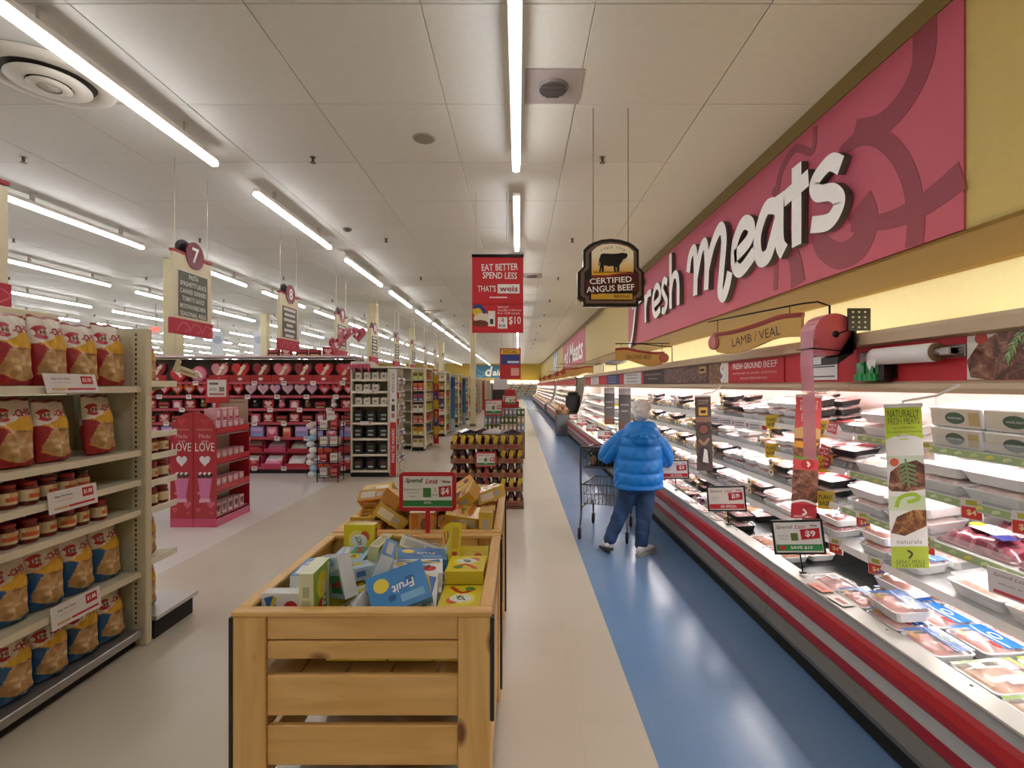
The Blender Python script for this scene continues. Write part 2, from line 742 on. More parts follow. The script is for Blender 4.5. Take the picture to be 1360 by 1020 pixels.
def RZ(a):
    return Matrix.Rotation(a, 4, 'Z')


def T(x, y, z):
    return Matrix.Translation((x, y, z))


def bake(o):
    """the mesh of an object after its modifiers"""
    dg = bpy.context.evaluated_depsgraph_get()
    dg.update()
    return bpy.data.meshes.new_from_object(o.evaluated_get(dg))


def pxp(px, py, Y):
    return ((px - VX) / FOC * Y, Y, EYE + (VY - py) / FOC * Y)
# ================================================================ the shop shell
WX, CZ = 2.81, 4.33           # meat wall, ceiling height
FLX, BKY, FRY = -34.0, 60.0, -4.5

b = MB().box(FLX, -3.2, FRY, BKY, -0.1, 0, '#ffffff')
fl = struct(b, 'floor', 'floor_pale', 'polished shop floor, pale tiles between the aisles')
MB().box(-3.2, 0.62, FRY, BKY, -0.1, 0, '#ffffff').build('beige_tile_field', ['floor_beige'], fl, label='beige tile main walkway')
MB().box(0.62, WX + 0.2, FRY, BKY, -0.1, 0, '#ffffff').build('blue_tile_walkway', ['floor_blue'], fl, label='blue tile walkway along the meat cases')

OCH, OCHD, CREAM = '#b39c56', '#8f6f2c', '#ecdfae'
w = MB().box(WX, WX + 0.15, FRY, BKY + 0.15, 0, CZ + 0.1, OCH)
wr = struct(w, 'wall_right', 'paint', 'long ochre painted wall above the meat cases')
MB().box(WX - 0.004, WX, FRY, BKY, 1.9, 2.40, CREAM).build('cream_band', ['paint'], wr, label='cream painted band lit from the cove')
t1 = MB().prism([(WX, 2.40), (WX - 0.035, 2.41), (WX - 0.035, 2.62), (WX, 2.66)], FRY, BKY, OCHD)
struct(t1, 'trim_1', 'paint', 'dark ochre trim band under the wall banners')
struct(MB().box(WX - 0.02, WX, FRY, BKY, CZ - 0.17, CZ - 0.004, '#75602a'), 'wall_shade_strip', 'paint', 'top strip of the ochre meat wall, ceiling shade in its colour')  # wall ochre darkened in colour for the shade close to the ceiling
struct(MB().box(FLX, WX, BKY, BKY + 0.15, 0, CZ + 0.1, '#b5993f'), 'wall_back', 'paint', 'yellow ochre wall behind the dairy cases')
struct(MB().box(FLX - 0.15, FLX, FRY, BKY, 0, CZ + 0.1, '#cfc6a8'), 'wall_left', 'paint', 'far cream wall beyond the aisles')
struct(MB().box(FLX, WX, FRY - 0.15, FRY, 0, CZ + 0.1, '#cfc6a8'), 'wall_front', 'paint', 'cream wall behind the viewer')

# ceiling with its 4 ft tiles laid in a grid
CT = '#d2cfc6'
ce = struct(MB().box(FLX - 0.15, WX + 0.15, FRY - 0.15, BKY + 0.15, CZ + 0.012, CZ + 0.12, '#a59d90'), 'ceiling', 'paint', 'pale grey tiled suspended ceiling')
tm = MB().box(-0.6075, 0.6075, -0.6025, 0.6025, 0, 0.014, CT, bev=0.005).mesh('tile', ['paint'])
tm2 = MB().box(-0.6075, 0.6075, -0.6025, 0.6025, 0, 0.014, '#cecac1', bev=0.005).mesh('tile', ['paint'])
rest = MB()
for i in range(-28, 3):
    for j in range(-7, 47):
        x0, y0 = -0.68 + 1.22 * i, 3.40 + 1.21 * j
        x1, y1 = x0 + 1.22, y0 + 1.21
        if x0 < FLX or x1 > WX + 0.01:
            if x0 < WX and x1 > WX:
                rest.box(x0 + 0.003, WX, y0 + 0.003, y1 - 0.003, CZ, CZ + 0.014, CT)
            continue
        if -9 <= i <= 1 and -2 <= j <= 21:
            obj('tile', tm if RND.random() < 0.8 else tm2, ce, (x0 + 0.61, y0 + 0.605, CZ + RND.uniform(0, 0.0025)))
        elif y0 > FRY and y1 < BKY:
            rest.box(x0 + 0.003, x1 - 0.003, y0 + 0.003, y1 - 0.003, CZ, CZ + 0.014, CT)
o = rest.build('tile_field', ['paint'], ce)
o['kind'] = 'stuff'


# ---------------------------------------------------------------- strip lights
def mk_light():
    r = thing('strip_light', '', 'light')
    for k in (-1, 1):
        y0, y1 = (-1.22, -0.004) if k < 0 else (0.004, 1.22)
        MB().prism(rrect(-0.038, 0.038, -0.03, 0.022, 0.018, 3), y0, y1, '#ffffff').build('diffuser', ['tube_light'], r)
    MB().box(-0.05, 0.05, -1.21, 1.21, 0.023, 0.075, '#d8d4cb', bev=0.006).build('housing', ['paint'], r)
    for y in (-0.75, 0.75):
        m = MB()
        m.box(-0.012, 0.012, y - 0.03, y + 0.03, 0.075, 0.2, '#b7b2a8')
        m.build('hanger', ['paint'], r)
    return r


LP = Proto(mk_light)
for k in range(10):
    X = -0.02 - 3.33 * k
    off = 0.0 if k == 0 else -0.14
    for j in range(-2, 17):
        Y = 4.33 + off + 3.29 * j
        LP.put((X, Y, CZ - 0.2), 0, f'white strip light, {nth(j + 2)} of its run, {nth(k)} run from the meat wall', 'ceiling strip lights')


# ---------------------------------------------------------------- ceiling fittings
def mk_sprinkler():
    r = thing('sprinkler', '', 'sprinkler')
    MB().lathe([(0.035, -0.004), (0.035, 0.0)], 10, '#8a7c6a').build('escutcheon', ['metal'], r)
    m = MB().lathe([(0.012, -0.06), (0.018, -0.03), (0.014, -0.004)], 8, '#5a4e40')
    m.build('body', ['metal'], r)
    MB().lathe([(0.032, -0.068), (0.034, -0.062)], 10, '#6a5c4a').build('deflector', ['metal'], r)
    return r


SP = Proto(mk_sprinkler)
for i in range(-5, 2):
    for j in range(0, 10):
        SP.put((-2.38 + 3.36 * i, 5.68 + 3.15 * j, CZ), 0, f'brown sprinkler head, {nth(j)} along the {nth(1 - i)} sprinkler line from the meat wall', 'ceiling sprinkler heads')


def round_vent(x, y, r, label):
    t = thing('ceiling_diffuser', label, 'air vent', (x, y, CZ))
    MB().lathe([(r, -0.005), (r * 0.97, -0.03), (r * 0.72, -0.045), (r * 0.68, 0.0)], 40, '#cfc7b8', cap=False).build('rim', ['paint'], t)
    MB().lathe([(0.0, -0.012), (r * 0.7, -0.01)], 40, '#3a342c', cap=False).build('throat', ['paint'], t)
    for q, z in ((0.62, -0.03), (0.33, -0.055)):
        MB().lathe([(r * q * 0.55, z - 0.045), (r * q, z - 0.035), (r * (q - 0.03), z - 0.02), (r * q * 0.5, z - 0.012)], 36, '#c9c1b2', cap=False).build('cone_ring', ['paint'], t)
    MB().lathe([(0.001, -0.1), (r * 0.2, -0.095), (r * 0.2, -0.06)], 28, '#bcb4a5', cap=False).build('core', ['paint'], t)


round_vent(-4.02, 4.2, 0.46, 'large round white ceiling diffuser beside the strip light above the crisps')
round_vent(-3.0, 17.2, 0.46, 'round ceiling diffuser over the second gondola end')
round_vent(-12.2, 19.0, 0.46, 'round ceiling diffuser beyond the aisle 7 sign')
for x, y, lb in ((0.31, 4.34, 'square grey ceiling vent beside the centre strip light, near the hanging beef sign'), (0.33, 11.8, 'square ceiling vent farther along, beside the red hanging banner')):
    t = thing('ceiling_vent', lb, 'air vent', (x, y, CZ))
    MB().box(-0.25, 0.25, -0.25, 0.25, -0.008, 0, '#9b8f8a', bev=0.003).build('plate', ['paint'], t)
    MB().lathe([(0.125, -0.03), (0.14, -0.008)], 24, '#7a716c').build('grille_ring', ['paint'], t)
    g = MB()
    for k in range(-4, 5):
        q = math.sqrt(0.12 ** 2 - (k * 0.026) ** 2)
        g.box(-q, q, k * 0.026 - 0.006, k * 0.026 + 0.006, -0.036, -0.03, '#4c4540')
    g.build('grille', ['paint'], t)
t = thing('ceiling_speaker', 'round grey speaker grille flush in the ceiling near the centre strip light', 'speaker', (-1.01, 5.25, CZ))
MB().lathe([(0.11, -0.008), (0.125, 0.0)], 28, '#a59c8e').build('rim', ['paint'], t)
MB().lathe([(0.0, -0.0095), (0.108, -0.0085)], 28, '#857d72', cap=False).build('grille', ['paint'], t)
t = thing('smoke_detector', 'small dark round smoke detector on the ceiling', 'detector', (-2.89, 8.28, CZ))
MB().lathe([(0.05, -0.04), (0.07, -0.02), (0.075, 0)], 16, '#5d544a').build('body', ['plastic'], t)
MB().lathe([(0.02, -0.048), (0.02, -0.04)], 10, '#3c352e').build('sensor', ['plastic'], t)

# ---------------------------------------------------------------- pillars
for x, y, s, lb in ((-7.25, 10.3, 0.27, 'cream square pillar behind the aisle 7 sign'), (-9.4, 18.2, 0.24, 'cream square pillar behind the aisle 8 sign'),
                    (-4.72, 15.9, 0.3, 'thick cream pillar beside the aisle 10 sign'), (-1.86, 20.2, 0.22, 'tall cream pillar below the red banner, beside the gondola ends'),
                    (-4.9, 22.6, 0.24, 'cream pillar beyond the aisle 11 sign'), (-4.7, 30.0, 0.3, 'cream pillar far down the gondola ends')):
    m = MB().box(x - s / 2, x + s / 2, y - s / 2, y + s / 2, 0, CZ, '#d9cda4', bev=0.015)
    m.box(x - s / 2 - 0.012, x + s / 2 + 0.012, y - s / 2 - 0.012, y + s / 2 + 0.012, 0, 0.12, '#8a8272')
    struct(m, 'column', 'paint', lb)
# ================================================================ wall banner with raised letters
BY = 12.4


def wp(px, py):
    Y = FOC * WX / (px - VX)
    return (BY - Y, EYE + (VY - py) / FOC * Y)


t = thing('wall_banner', 'long pink wall banner reading fresh Meats above the meat cases', 'sign', (WX, BY, 0), -pi / 2)
PINK, PINKD = '#b04a5c', '#84303f'
MB().box(0, 9.33, -0.015, 0, 2.66, 4.155, PINK).build('panel', ['paint'], t)
SW = [([(1231, 30), (1228, 84), (1204, 134), (1170, 168), (1137, 176)], (0.2, 0.2)), ([(1118, 205), (1140, 186), (1165, 182), (1192, 201), (1212, 240), (1219, 291), (1217, 327)], (0.12, 0.16)),
      ([(1282, 232), (1226, 274), (1181, 293), (1133, 300)], (0.2, 0.1)), ([(1143, 272), (1152, 296), (1144, 325), (1118, 340), (1094, 326), (1086, 302)], (0.3, 0.18)),
      ([(1085, 168), (1081, 201), (1058, 198), (1039, 229), (1033, 268)], (0.06, 0.1)), ([(1030, 250), (1046, 310), (1058, 346), (1062, 378)], (0.1, 0.25)),
      ([(1000, 330), (985, 312), (965, 318), (955, 345), (962, 372)], (0.1, 0.16)), ([(1032, 300), (1033, 345), (1032, 385)], (0.1, 0.08))]
sw = MB()
for k, (p, wdt) in enumerate(SW):
    q = [wp(*a) for a in p]
    sw.stroke(q, [wdt[0], wdt[1]], -0.0175 - 0.0003 * k, -0.0155, PINKD, steps=9)
sw.build('swirl_print', ['paint'], t, label='darker swirl print')
LET = [('f', [[(0.75, 2.70), (0.95, 2.66), (1.2, 2.95), (1.42, 3.45), (1.62, 3.88), (1.85, 4.06), (2.08, 3.96)], [(1.15, 3.56), (2.0, 3.62)]], .13),
       ('r', [[(2.3, 3.64), (2.32, 3.03)], [(2.33, 3.38), (2.5, 3.6), (2.78, 3.6)]], .14),
       ('e', [[(2.9, 3.3), (3.35, 3.38), (3.3, 3.58), (3.1, 3.65), (2.9, 3.5), (2.88, 3.25), (3.05, 3.08), (3.38, 3.15)]], .13),
       ('s', [[(3.78, 3.58), (3.6, 3.66), (3.48, 3.52), (3.62, 3.36), (3.75, 3.22), (3.62, 3.08), (3.45, 3.11)]], .13),
       ('h', [[(3.95, 4.07), (3.95, 3.05)], [(3.96, 3.38), (4.1, 3.6), (4.28, 3.6), (4.37, 3.4), (4.37, 3.05)]], .14),
       ('m', [[(4.5, 3.55), (4.6, 3.82), (4.78, 3.88), (4.84, 3.6), (4.82, 3.05)], [(4.84, 3.35), (5.04, 3.76), (5.22, 3.84), (5.29, 3.5), (5.26, 3.05)],
               [(5.28, 3.35), (5.5, 3.72), (5.76, 3.9), (5.88, 3.7), (5.8, 3.2), (5.76, 2.92), (5.86, 2.82), (5.98, 2.95), (6.06, 3.14)]], .17),
       ('e', [[(6.2, 3.32), (6.6, 3.44), (6.64, 3.62), (6.44, 3.72), (6.22, 3.52), (6.2, 3.22), (6.38, 3.08), (6.72, 3.22)]], .17),
       ('a', [[(7.3, 3.62), (7.06, 3.7), (6.86, 3.42), (6.9, 3.12), (7.1, 3.1), (7.3, 3.45)], [(7.33, 3.76), (7.33, 3.2), (7.42, 3.03)]], .17),
       ('t', [[(7.66, 3.95), (7.66, 3.03)], [(7.44, 3.66), (7.86, 3.71)]], .165),
       ('s', [[(8.36, 3.6), (8.2, 3.72), (7.98, 3.62), (8.02, 3.46), (8.24, 3.36), (8.34, 3.2), (8.2, 3.05), (7.92, 3.12)]], .15)]
for q_, (ch, st, wd_) in enumerate(LET):
    m = MB()
    if q_ < 5:
        st = [[(x - 0.42 + 0.03 * q_, 3.05 + (z - 3.05) * 0.97) for x, z in s_] for s_ in st]
    elif q_ == 9:
        st = [[(7.85 + (x - 7.92) * 0.95, 3.12 + (z - 3.05) * 0.76) for x, z in s_] for s_ in st]
    else:
        st = [[(x - 0.03 + (0.08, 0.06, 0.0, -0.02)[q_ - 5], 3.09 + (z - 3.08) * 0.86) for x, z in s_] for s_ in st]
    for k, s_ in enumerate(st):
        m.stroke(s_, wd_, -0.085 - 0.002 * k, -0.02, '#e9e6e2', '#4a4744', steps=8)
    m.build('letter', ['paint'], t, label=f'raised white letter {ch}')

t = thing('wall_banner', 'smaller pink wall banner farther along the meat wall', 'sign', (WX, 30.4, 0), -pi / 2)
MB().box(0, 9.9, -0.015, 0, 2.66, 4.155, PINK).build('panel', ['paint'], t)
MB().text('ed Meats', 5.2, 3.35, -0.03, '#ece8e4', w=8.4, h=1.0, bold=0.02, shear=0.15).build('lettering', ['paint'], t)
t = thing('wall_banner', 'grey blue wall banner near the far end of the meat wall', 'sign', (WX, 39.0, 0), -pi / 2)
MB().box(0, 4.5, -0.015, 0, 2.66, 4.155, '#8895a0').build('panel', ['paint'], t)
MB().stroke([(0.8, 3.0), (1.6, 3.8), (2.4, 3.0), (3.6, 3.9)], 0.25, -0.03, -0.016, '#e4e4e2').build('lettering', ['paint'], t)

# dairy banner on the back wall
t = thing('wall_banner', 'blue dairy banner on the back wall', 'sign', (-2.81, BKY, 0))
MB().box(-2.44, 2.44, -0.03, 0, 2.62, 4.15, '#3f7397').build('panel', ['paint'], t)
m = MB()
m.stroke([(-2.3, 4.0), (-1.9, 3.4), (-1.3, 3.2), (-1.7, 2.8), (-2.2, 3.0)], 0.1, -0.035, -0.031, '#6f9cba')
m.stroke([(0.9, 3.0), (1.6, 2.9), (2.3, 3.2)], 0.08, -0.035, -0.031, '#8fb3cb')
m.build('swirl_print', ['paint'], t)
m = MB()
m.text('d', -0.75, 3.42, -0.06, '#f0efe8', h=1.25, bold=0.03, shear=0.2)
m.text('airy', 0.55, 3.15, -0.06, '#f0efe8', w=1.75, bold=0.03, shear=0.2)
m.build('lettering', ['paint'], t)

# ================================================================ hanging signs
t = thing('hanging_sign', 'dark arched Certified Angus Beef sign hanging on two wires', 'sign', (0.881, 4.68, 2.753))
K = 629.6
A = lambda x, y: ((x - 950) / K, (285 - y) / K)
OUT = [(752, 285), (785, 252), (786, 150), (812, 124), (845, 104), (895, 88), (950, 82), (1005, 88), (1060, 104), (1092, 124), (1118, 150), (1119, 252), (1150, 285), (1150, 435), (1134, 452), (1116, 455), (1116, 482), (1108, 490), (794, 490), (786, 482), (786, 455), (768, 452), (752, 435)]
out = [A(*p) for p in OUT]
sc_ = lambda pts, f, fz=None: [(x * f, z * (fz or f)) for x, z in pts]
MB().prism(out, -0.03, 0.03, '#17110f').build('board', ['gloss'], t)
MB().prism(sc_(out, 0.91, 0.9), -0.034, -0.03, '#6d564a').build('brown_border', ['gloss'], t)
MB().prism(sc_(out, 0.8, 0.82), -0.037, -0.034, '#1c1412').build('inner_field', ['gloss'], t)
m = MB()
gx = lambda z0, z1, c: None
arch = [A(835, 302), A(1085, 302), A(1085, 160), A(1050, 132), A(1000, 118), A(950, 114), A(900, 118), A(868, 132), A(835, 160)]
m.flat(arch, -0.0385, '#f1e6c8')
for k in range(6):
    m.rect(A(835, 0)[0], A(1085, 0)[0], A(0, 302)[1], A(0, 302 - 28 * (6 - k) / 1.6)[1], -0.0387 - 0.0002 * k, mixc('#f1e6c8', '#dca62e', (k + 1) / 6))
m.rect(A(832, 0)[0], A(1078, 0)[0], A(0, 446)[1], A(0, 412)[1], -0.039, '#d8a739')
m.build('gold_field', ['gloss'], t)
COW = [(884, 196), (888, 180), (902, 172), (960, 175), (1000, 172), (1020, 168), (1032, 172), (1044, 170), (1050, 186), (1041, 200), (1024, 206), (1012, 226), (1000, 244), (999, 280), (986, 282), (985, 256), (978, 252), (979, 281), (968, 282), (965, 246), (940, 250), (915, 244), (908, 244), (907, 279), (894, 282), (894, 256), (888, 280), (879, 280), (886, 240), (884, 214), (880, 246), (875, 247), (879, 206)]
m = MB().prism([A(*p) for p in COW], -0.0425, -0.0402, '#15110f')
m.rect(A(845, 0)[0], A(1075, 0)[0], A(0, 286)[1], A(0, 281)[1], -0.0405, '#5b3a14')
m.build('steer_emblem', ['gloss'], t)
m = MB()
m.prism([A(800, 330), A(860, 322), A(950, 300), A(1040, 288), A(1115, 292), A(1118, 400), A(1040, 396), A(950, 402), A(860, 416), A(796, 412)], -0.043, -0.041, '#4d1a1f')
m.prism([A(832, 305), A(900, 308), A(990, 292), A(1085, 284), A(1085, 296), A(990, 304), A(900, 320), A(832, 318)], -0.044, -0.0415, '#8c2f2c')
m.build('ribbon', ['gloss'], t)
m = MB()
m.text('CERTIFIED', A(948, 0)[0], A(0, 333)[1], -0.0455, '#f1ece4', w=0.40, h=0.055, bold=0.014, rot=0.06)
m.text('ANGUS BEEF', A(946, 0)[0], A(0, 381)[1], -0.0455, '#f1ece4', w=0.455, h=0.058, bold=0.014, rot=0.06)
m.text('BRAND', A(1018, 0)[0], A(0, 428)[1], -0.041, '#2c1d10', w=0.155, h=0.028, bold=0.01)
s_ = 'SINCE 1978'
for i, ch in enumerate(s_):
    if ch != ' ':
        a = pi / 2 + (4.5 - i) * 0.115
        m.text(ch, A(962, 0)[0] + 0.215 * cos(a), A(0, 270)[1] + 0.215 * sin(a), -0.0405, '#4a3520', h=0.022, rot=a - pi / 2)
m.build('lettering', ['paint'], t)
for x in (A(848, 0)[0], A(1058, 0)[0]):
    MB().tube([(x, 0, 0.27), (x, 0, CZ - 2.753)], 0.0035, '#3a3632', 5).build('wire', ['metal'], t)


def board_sign(name, label, loc, rz, W, H, col, edge='#2b2422', th=0.008):
    t = thing(name, label, 'sign', loc, rz)
    MB().box(-W / 2, W / 2, -th / 2, th / 2, 0, H, col, cols={'+x': edge, '-x': edge}).build('board', ['card'], t)
    return t


t = board_sign('hanging_banner', 'red hanging banner reading Eat Better Spend Less with a price of 4 for $10', (-0.278, 6.7, 2.40), 0, 0.70, 1.05, '#c9222a')
MB().box(-0.355, 0.355, -0.012, 0.012, 1.035, 1.075, '#1d1a1a').build('top_rail', ['metal'], t)
m = MB().rect(-0.348, 0.348, 0.385, 0.398, -0.0055, '#8d171d')
m.build('divider', ['card'], t)
m = MB().rect(0.0, 0.30, 0.54, 0.665, -0.006, '#f4f1ee')
m.rect(0.0, 0.13, 0.06, 0.215, -0.006, '#f4f1ee')
m.flat(circ(-0.26, 0.30, 0.085), -0.006, '#e0bf2a')
m.stroke([(-0.33, 0.35), (-0.24, 0.36), (-0.17, 0.27)], 0.05, -0.0065, -0.0062, '#2b3b7c')
m.flat(circ(-0.2, 0.2, 0.13, 0.07), -0.0062, '#e6d9c3')
m.flat(circ(-0.24, 0.13, 0.11, 0.045), -0.0064, '#74331f')
m.rect(-0.13, -0.035, 0.09, 0.30, -0.0068, '#ece9e4')
m.rect(-0.105, -0.06, 0.12, 0.19, -0.0072, '#2a2725')
m.rect(-0.11, 0.13, 0.475, 0.495, -0.006, '#eecfd0')
m.build('print', ['card'], t)
m = MB()
m.text('EAT BETTER', 0.03, 0.90, -0.0065, '#f7f3ef', w=0.50, h=0.09, bold=0.012, rot=0.03)
m.text('SPEND LESS', 0.03, 0.785, -0.0065, '#f7f3ef', w=0.47, h=0.09, bold=0.012, rot=-0.02)
m.text("THAT'S", -0.15, 0.605, -0.0065, '#f7f3ef', w=0.25, h=0.085, bold=0.012)
m.text('weis', 0.15, 0.603, -0.0075, '#9c2a2a', w=0.25, h=0.075, bold=0.02)
m.text('Selected', 0.07, 0.355, -0.0065, '#f7e9e6', h=0.03)
m.text("Stouffer's Entrees", 0.165, 0.312, -0.0065, '#f7e9e6', w=0.32, h=0.03)
m.text('8 to 12.88 ounces', 0.15, 0.27, -0.0065, '#f7e9e6', w=0.3, h=0.03)
m.text('4', 0.065, 0.175, -0.0075, '#a52a2a', h=0.065)
m.text('FOR', 0.065, 0.095, -0.0075, '#2a2222', w=0.09, h=0.04, bold=0.02)
m.text('$10', 0.235, 0.165, -0.0065, '#f7f3ef', w=0.165, h=0.12, bold=0.012)
m.build('lettering', ['paint'], t)
for x in (-0.3, 0.12):
    MB().tube([(x, 0, 1.07), (x, 0, CZ - 2.40)], 0.0025, '#8a857c', 4).build('wire', ['metal'], t)

t = board_sign('hanging_banner', 'blue yellow and red hanging banner in front of the dairy sign', (-0.265, 16.8, 1.90), 0, 0.72, 1.06, '#b52a2c')
m = MB().rect(-0.32, 0.32, 0.86, 1.02, -0.006, '#d9a928').rect(-0.32, 0.32, 0.5, 0.84, -0.006, '#2c3f7e').rect(-0.1, 0.3, 0.55, 0.62, -0.007, '#c9d3e6')
m.rect(0.02, 0.3, 0.12, 0.38, -0.006, '#e3a59c')
m.build('print', ['card'], t)
MB().text('SPECIAL', 0, 0.94, -0.007, '#2c2a20', w=0.5, h=0.1, bold=0.01).build('lettering', ['card'], t)
for x in (-0.3, 0.1):
    MB().tube([(x, 0, 1.06), (x, 0, CZ - 1.90)], 0.004, '#8a857c', 4).build('wire', ['metal'], t)

for px, Yq, lb in ((289, 20.0, 'white hanging shop sign behind the aisle 7 sign'), (344, 20.0, 'narrow white hanging shop sign behind the aisle 8 sign')):
    p = pxp(px, 471, Yq)
    t = board_sign('hanging_sign', lb, p, 0.2, 0.45, 0.95, '#dfe2ea')
    MB().flat(circ(0, 0.6, 0.16), -0.006, '#b9bfd2').build('print', ['card'], t)
    MB().tube([(0, 0, 0.95), (0, 0, CZ - p[2])], 0.01, '#a09a8c', 5).build('hanger', ['metal'], t)
p = pxp(207, 438, 16.0)
t = thing('exit_sign', 'small glowing red exit sign far behind the crisps shelf', 'sign', p)
MB().box(-0.2, 0.2, -0.03, 0.03, -0.12, 0.12, '#d0c8bc').build('case', ['plastic'], t)
MB().text('EXIT', 0, 0, -0.032, '#ff4030', w=0.32, h=0.15, bold=0.02).build('lettering', ['exit_light'], t)
MB().tube([(0, 0, 0.12), (0, 0, CZ - p[2])], 0.01, '#8a857c', 5).build('hanger', ['metal'], t)

NW = 'six seven eight nine ten eleven twelve thirteen fourteen fifteen'.split()
AT = {7: ['PASTA', 'SPAGHETTI SAUCE', 'CANNED DINNERS', 'TOMATO SAUCE', 'MICROWAVABLE MEAL', 'SEASONAL AISLE']}


def aisle_sign(n, Y, far=False):
    t = thing('aisle_sign', f'hanging aisle sign numbered {NW[n - 6]}, dark list panel and red foot', 'sign', (-4.0, Y, 2.32), pi / 2)
    W, H = 0.70, 0.92
    MB().prism([(-W / 2, 0.13), (W / 2, 0.13), (W / 2, H - 0.03), (0.12, H), (-W / 2, H)], -0.02, 0.02, '#d8cdb0').build('board', ['paint'], t)
    MB().box(-W / 2 - 0.01, W / 2 + 0.01, -0.024, 0.024, H, H + 0.03, '#a62c3c').build('top_rail', ['paint'], t)
    m = MB().box(-W / 2 - 0.02, W / 2 + 0.02, -0.026, 0.026, -0.03, 0.15, '#b42a40')
    for k in range(3):
        m.stroke([(-0.3 + 0.22 * k, 0.0), (-0.2 + 0.22 * k, 0.11), (-0.08 + 0.22 * k, 0.06), (-0.16 + 0.22 * k, 0.0)], 0.014, -0.028, -0.0262, '#cc6070', steps=4)
    m.build('foot_band', ['paint'], t)
    m = MB().rect(-0.27, 0.27, 0.18, 0.72, -0.0215, '#5d6156')
    m.build('list_panel', ['paint'], t)
    m = MB()
    L = AT.get(n)
    for k in range(6):
        z = 0.67 - 0.09 * k
        if L:
            m.text(L[k], 0, z, -0.0235, '#e5e2da', w=min(0.034 * len(L[k]), 0.48), h=0.056, bold=0.012)
        else:
            q = (0.2, 0.16, 0.22, 0.19, 0.21, 0.12)[(k + n) % 6]
            m.rect(-q, q, z - 0.024, z + 0.024, -0.0235, '#d6d3cb')
    m.build('list_lettering', ['paint'], t)
    for s, c in ((-1, '#7d3448'), (1, '#241c1e')):
        d = MB().prism(circ(0.02 if s < 0 else -0.1, H + 0.03, 0.165, n=28), -0.034 if s < 0 else 0.022, -0.022 if s < 0 else 0.034, c)
        e = d.build('number_disc', ['gloss'], t)
        if s < 0:
            MB().text(str(n), 0.02, H + 0.03, -0.036, '#f0ece6', h=0.19, bold=0.015).build('numeral', ['paint'], e)
    for x in (-0.3, 0.3):
        MB().tube([(x, 0, H + 0.02), (x, 0, CZ - 2.32)], 0.004, '#b8b09c', 4).build('hanger', ['metal'], t)
    if n == 6:
        MB().box(-0.6, 0.75, -0.05, 0.05, -0.1, -0.03, '#cfc5a8', bev=0.01).build('carrier_arm', ['paint'], t)
    return t


for n in range(6, 16):
    aisle_sign(n, 3.47 + 2.53 * (n - 6))
# ================================================================ open meat cases along the right wall
TILT = radians(8)
#            z of the shelf's front lip, X of the front lip, depth
SHELVES = [(0.70, 2.03, 0.60), (0.905, 2.10, 0.55), (1.135, 2.15, 0.50), (1.368, 2.20, 0.45)]
RED, GREY = '#b3161f', '#b9b7b2'


def xz_strip(m, pts, y0, y1, col, mat=0):
    """a closed cross-section (X, Z) carried along Y"""
    m.M = Matrix(((1, 0, 0, 0), (0, 1, 0, 0), (0, 0, 1, 0), (0, 0, 0, 1)))
    return m.prism(pts, y0, y1, col, mat=mat)


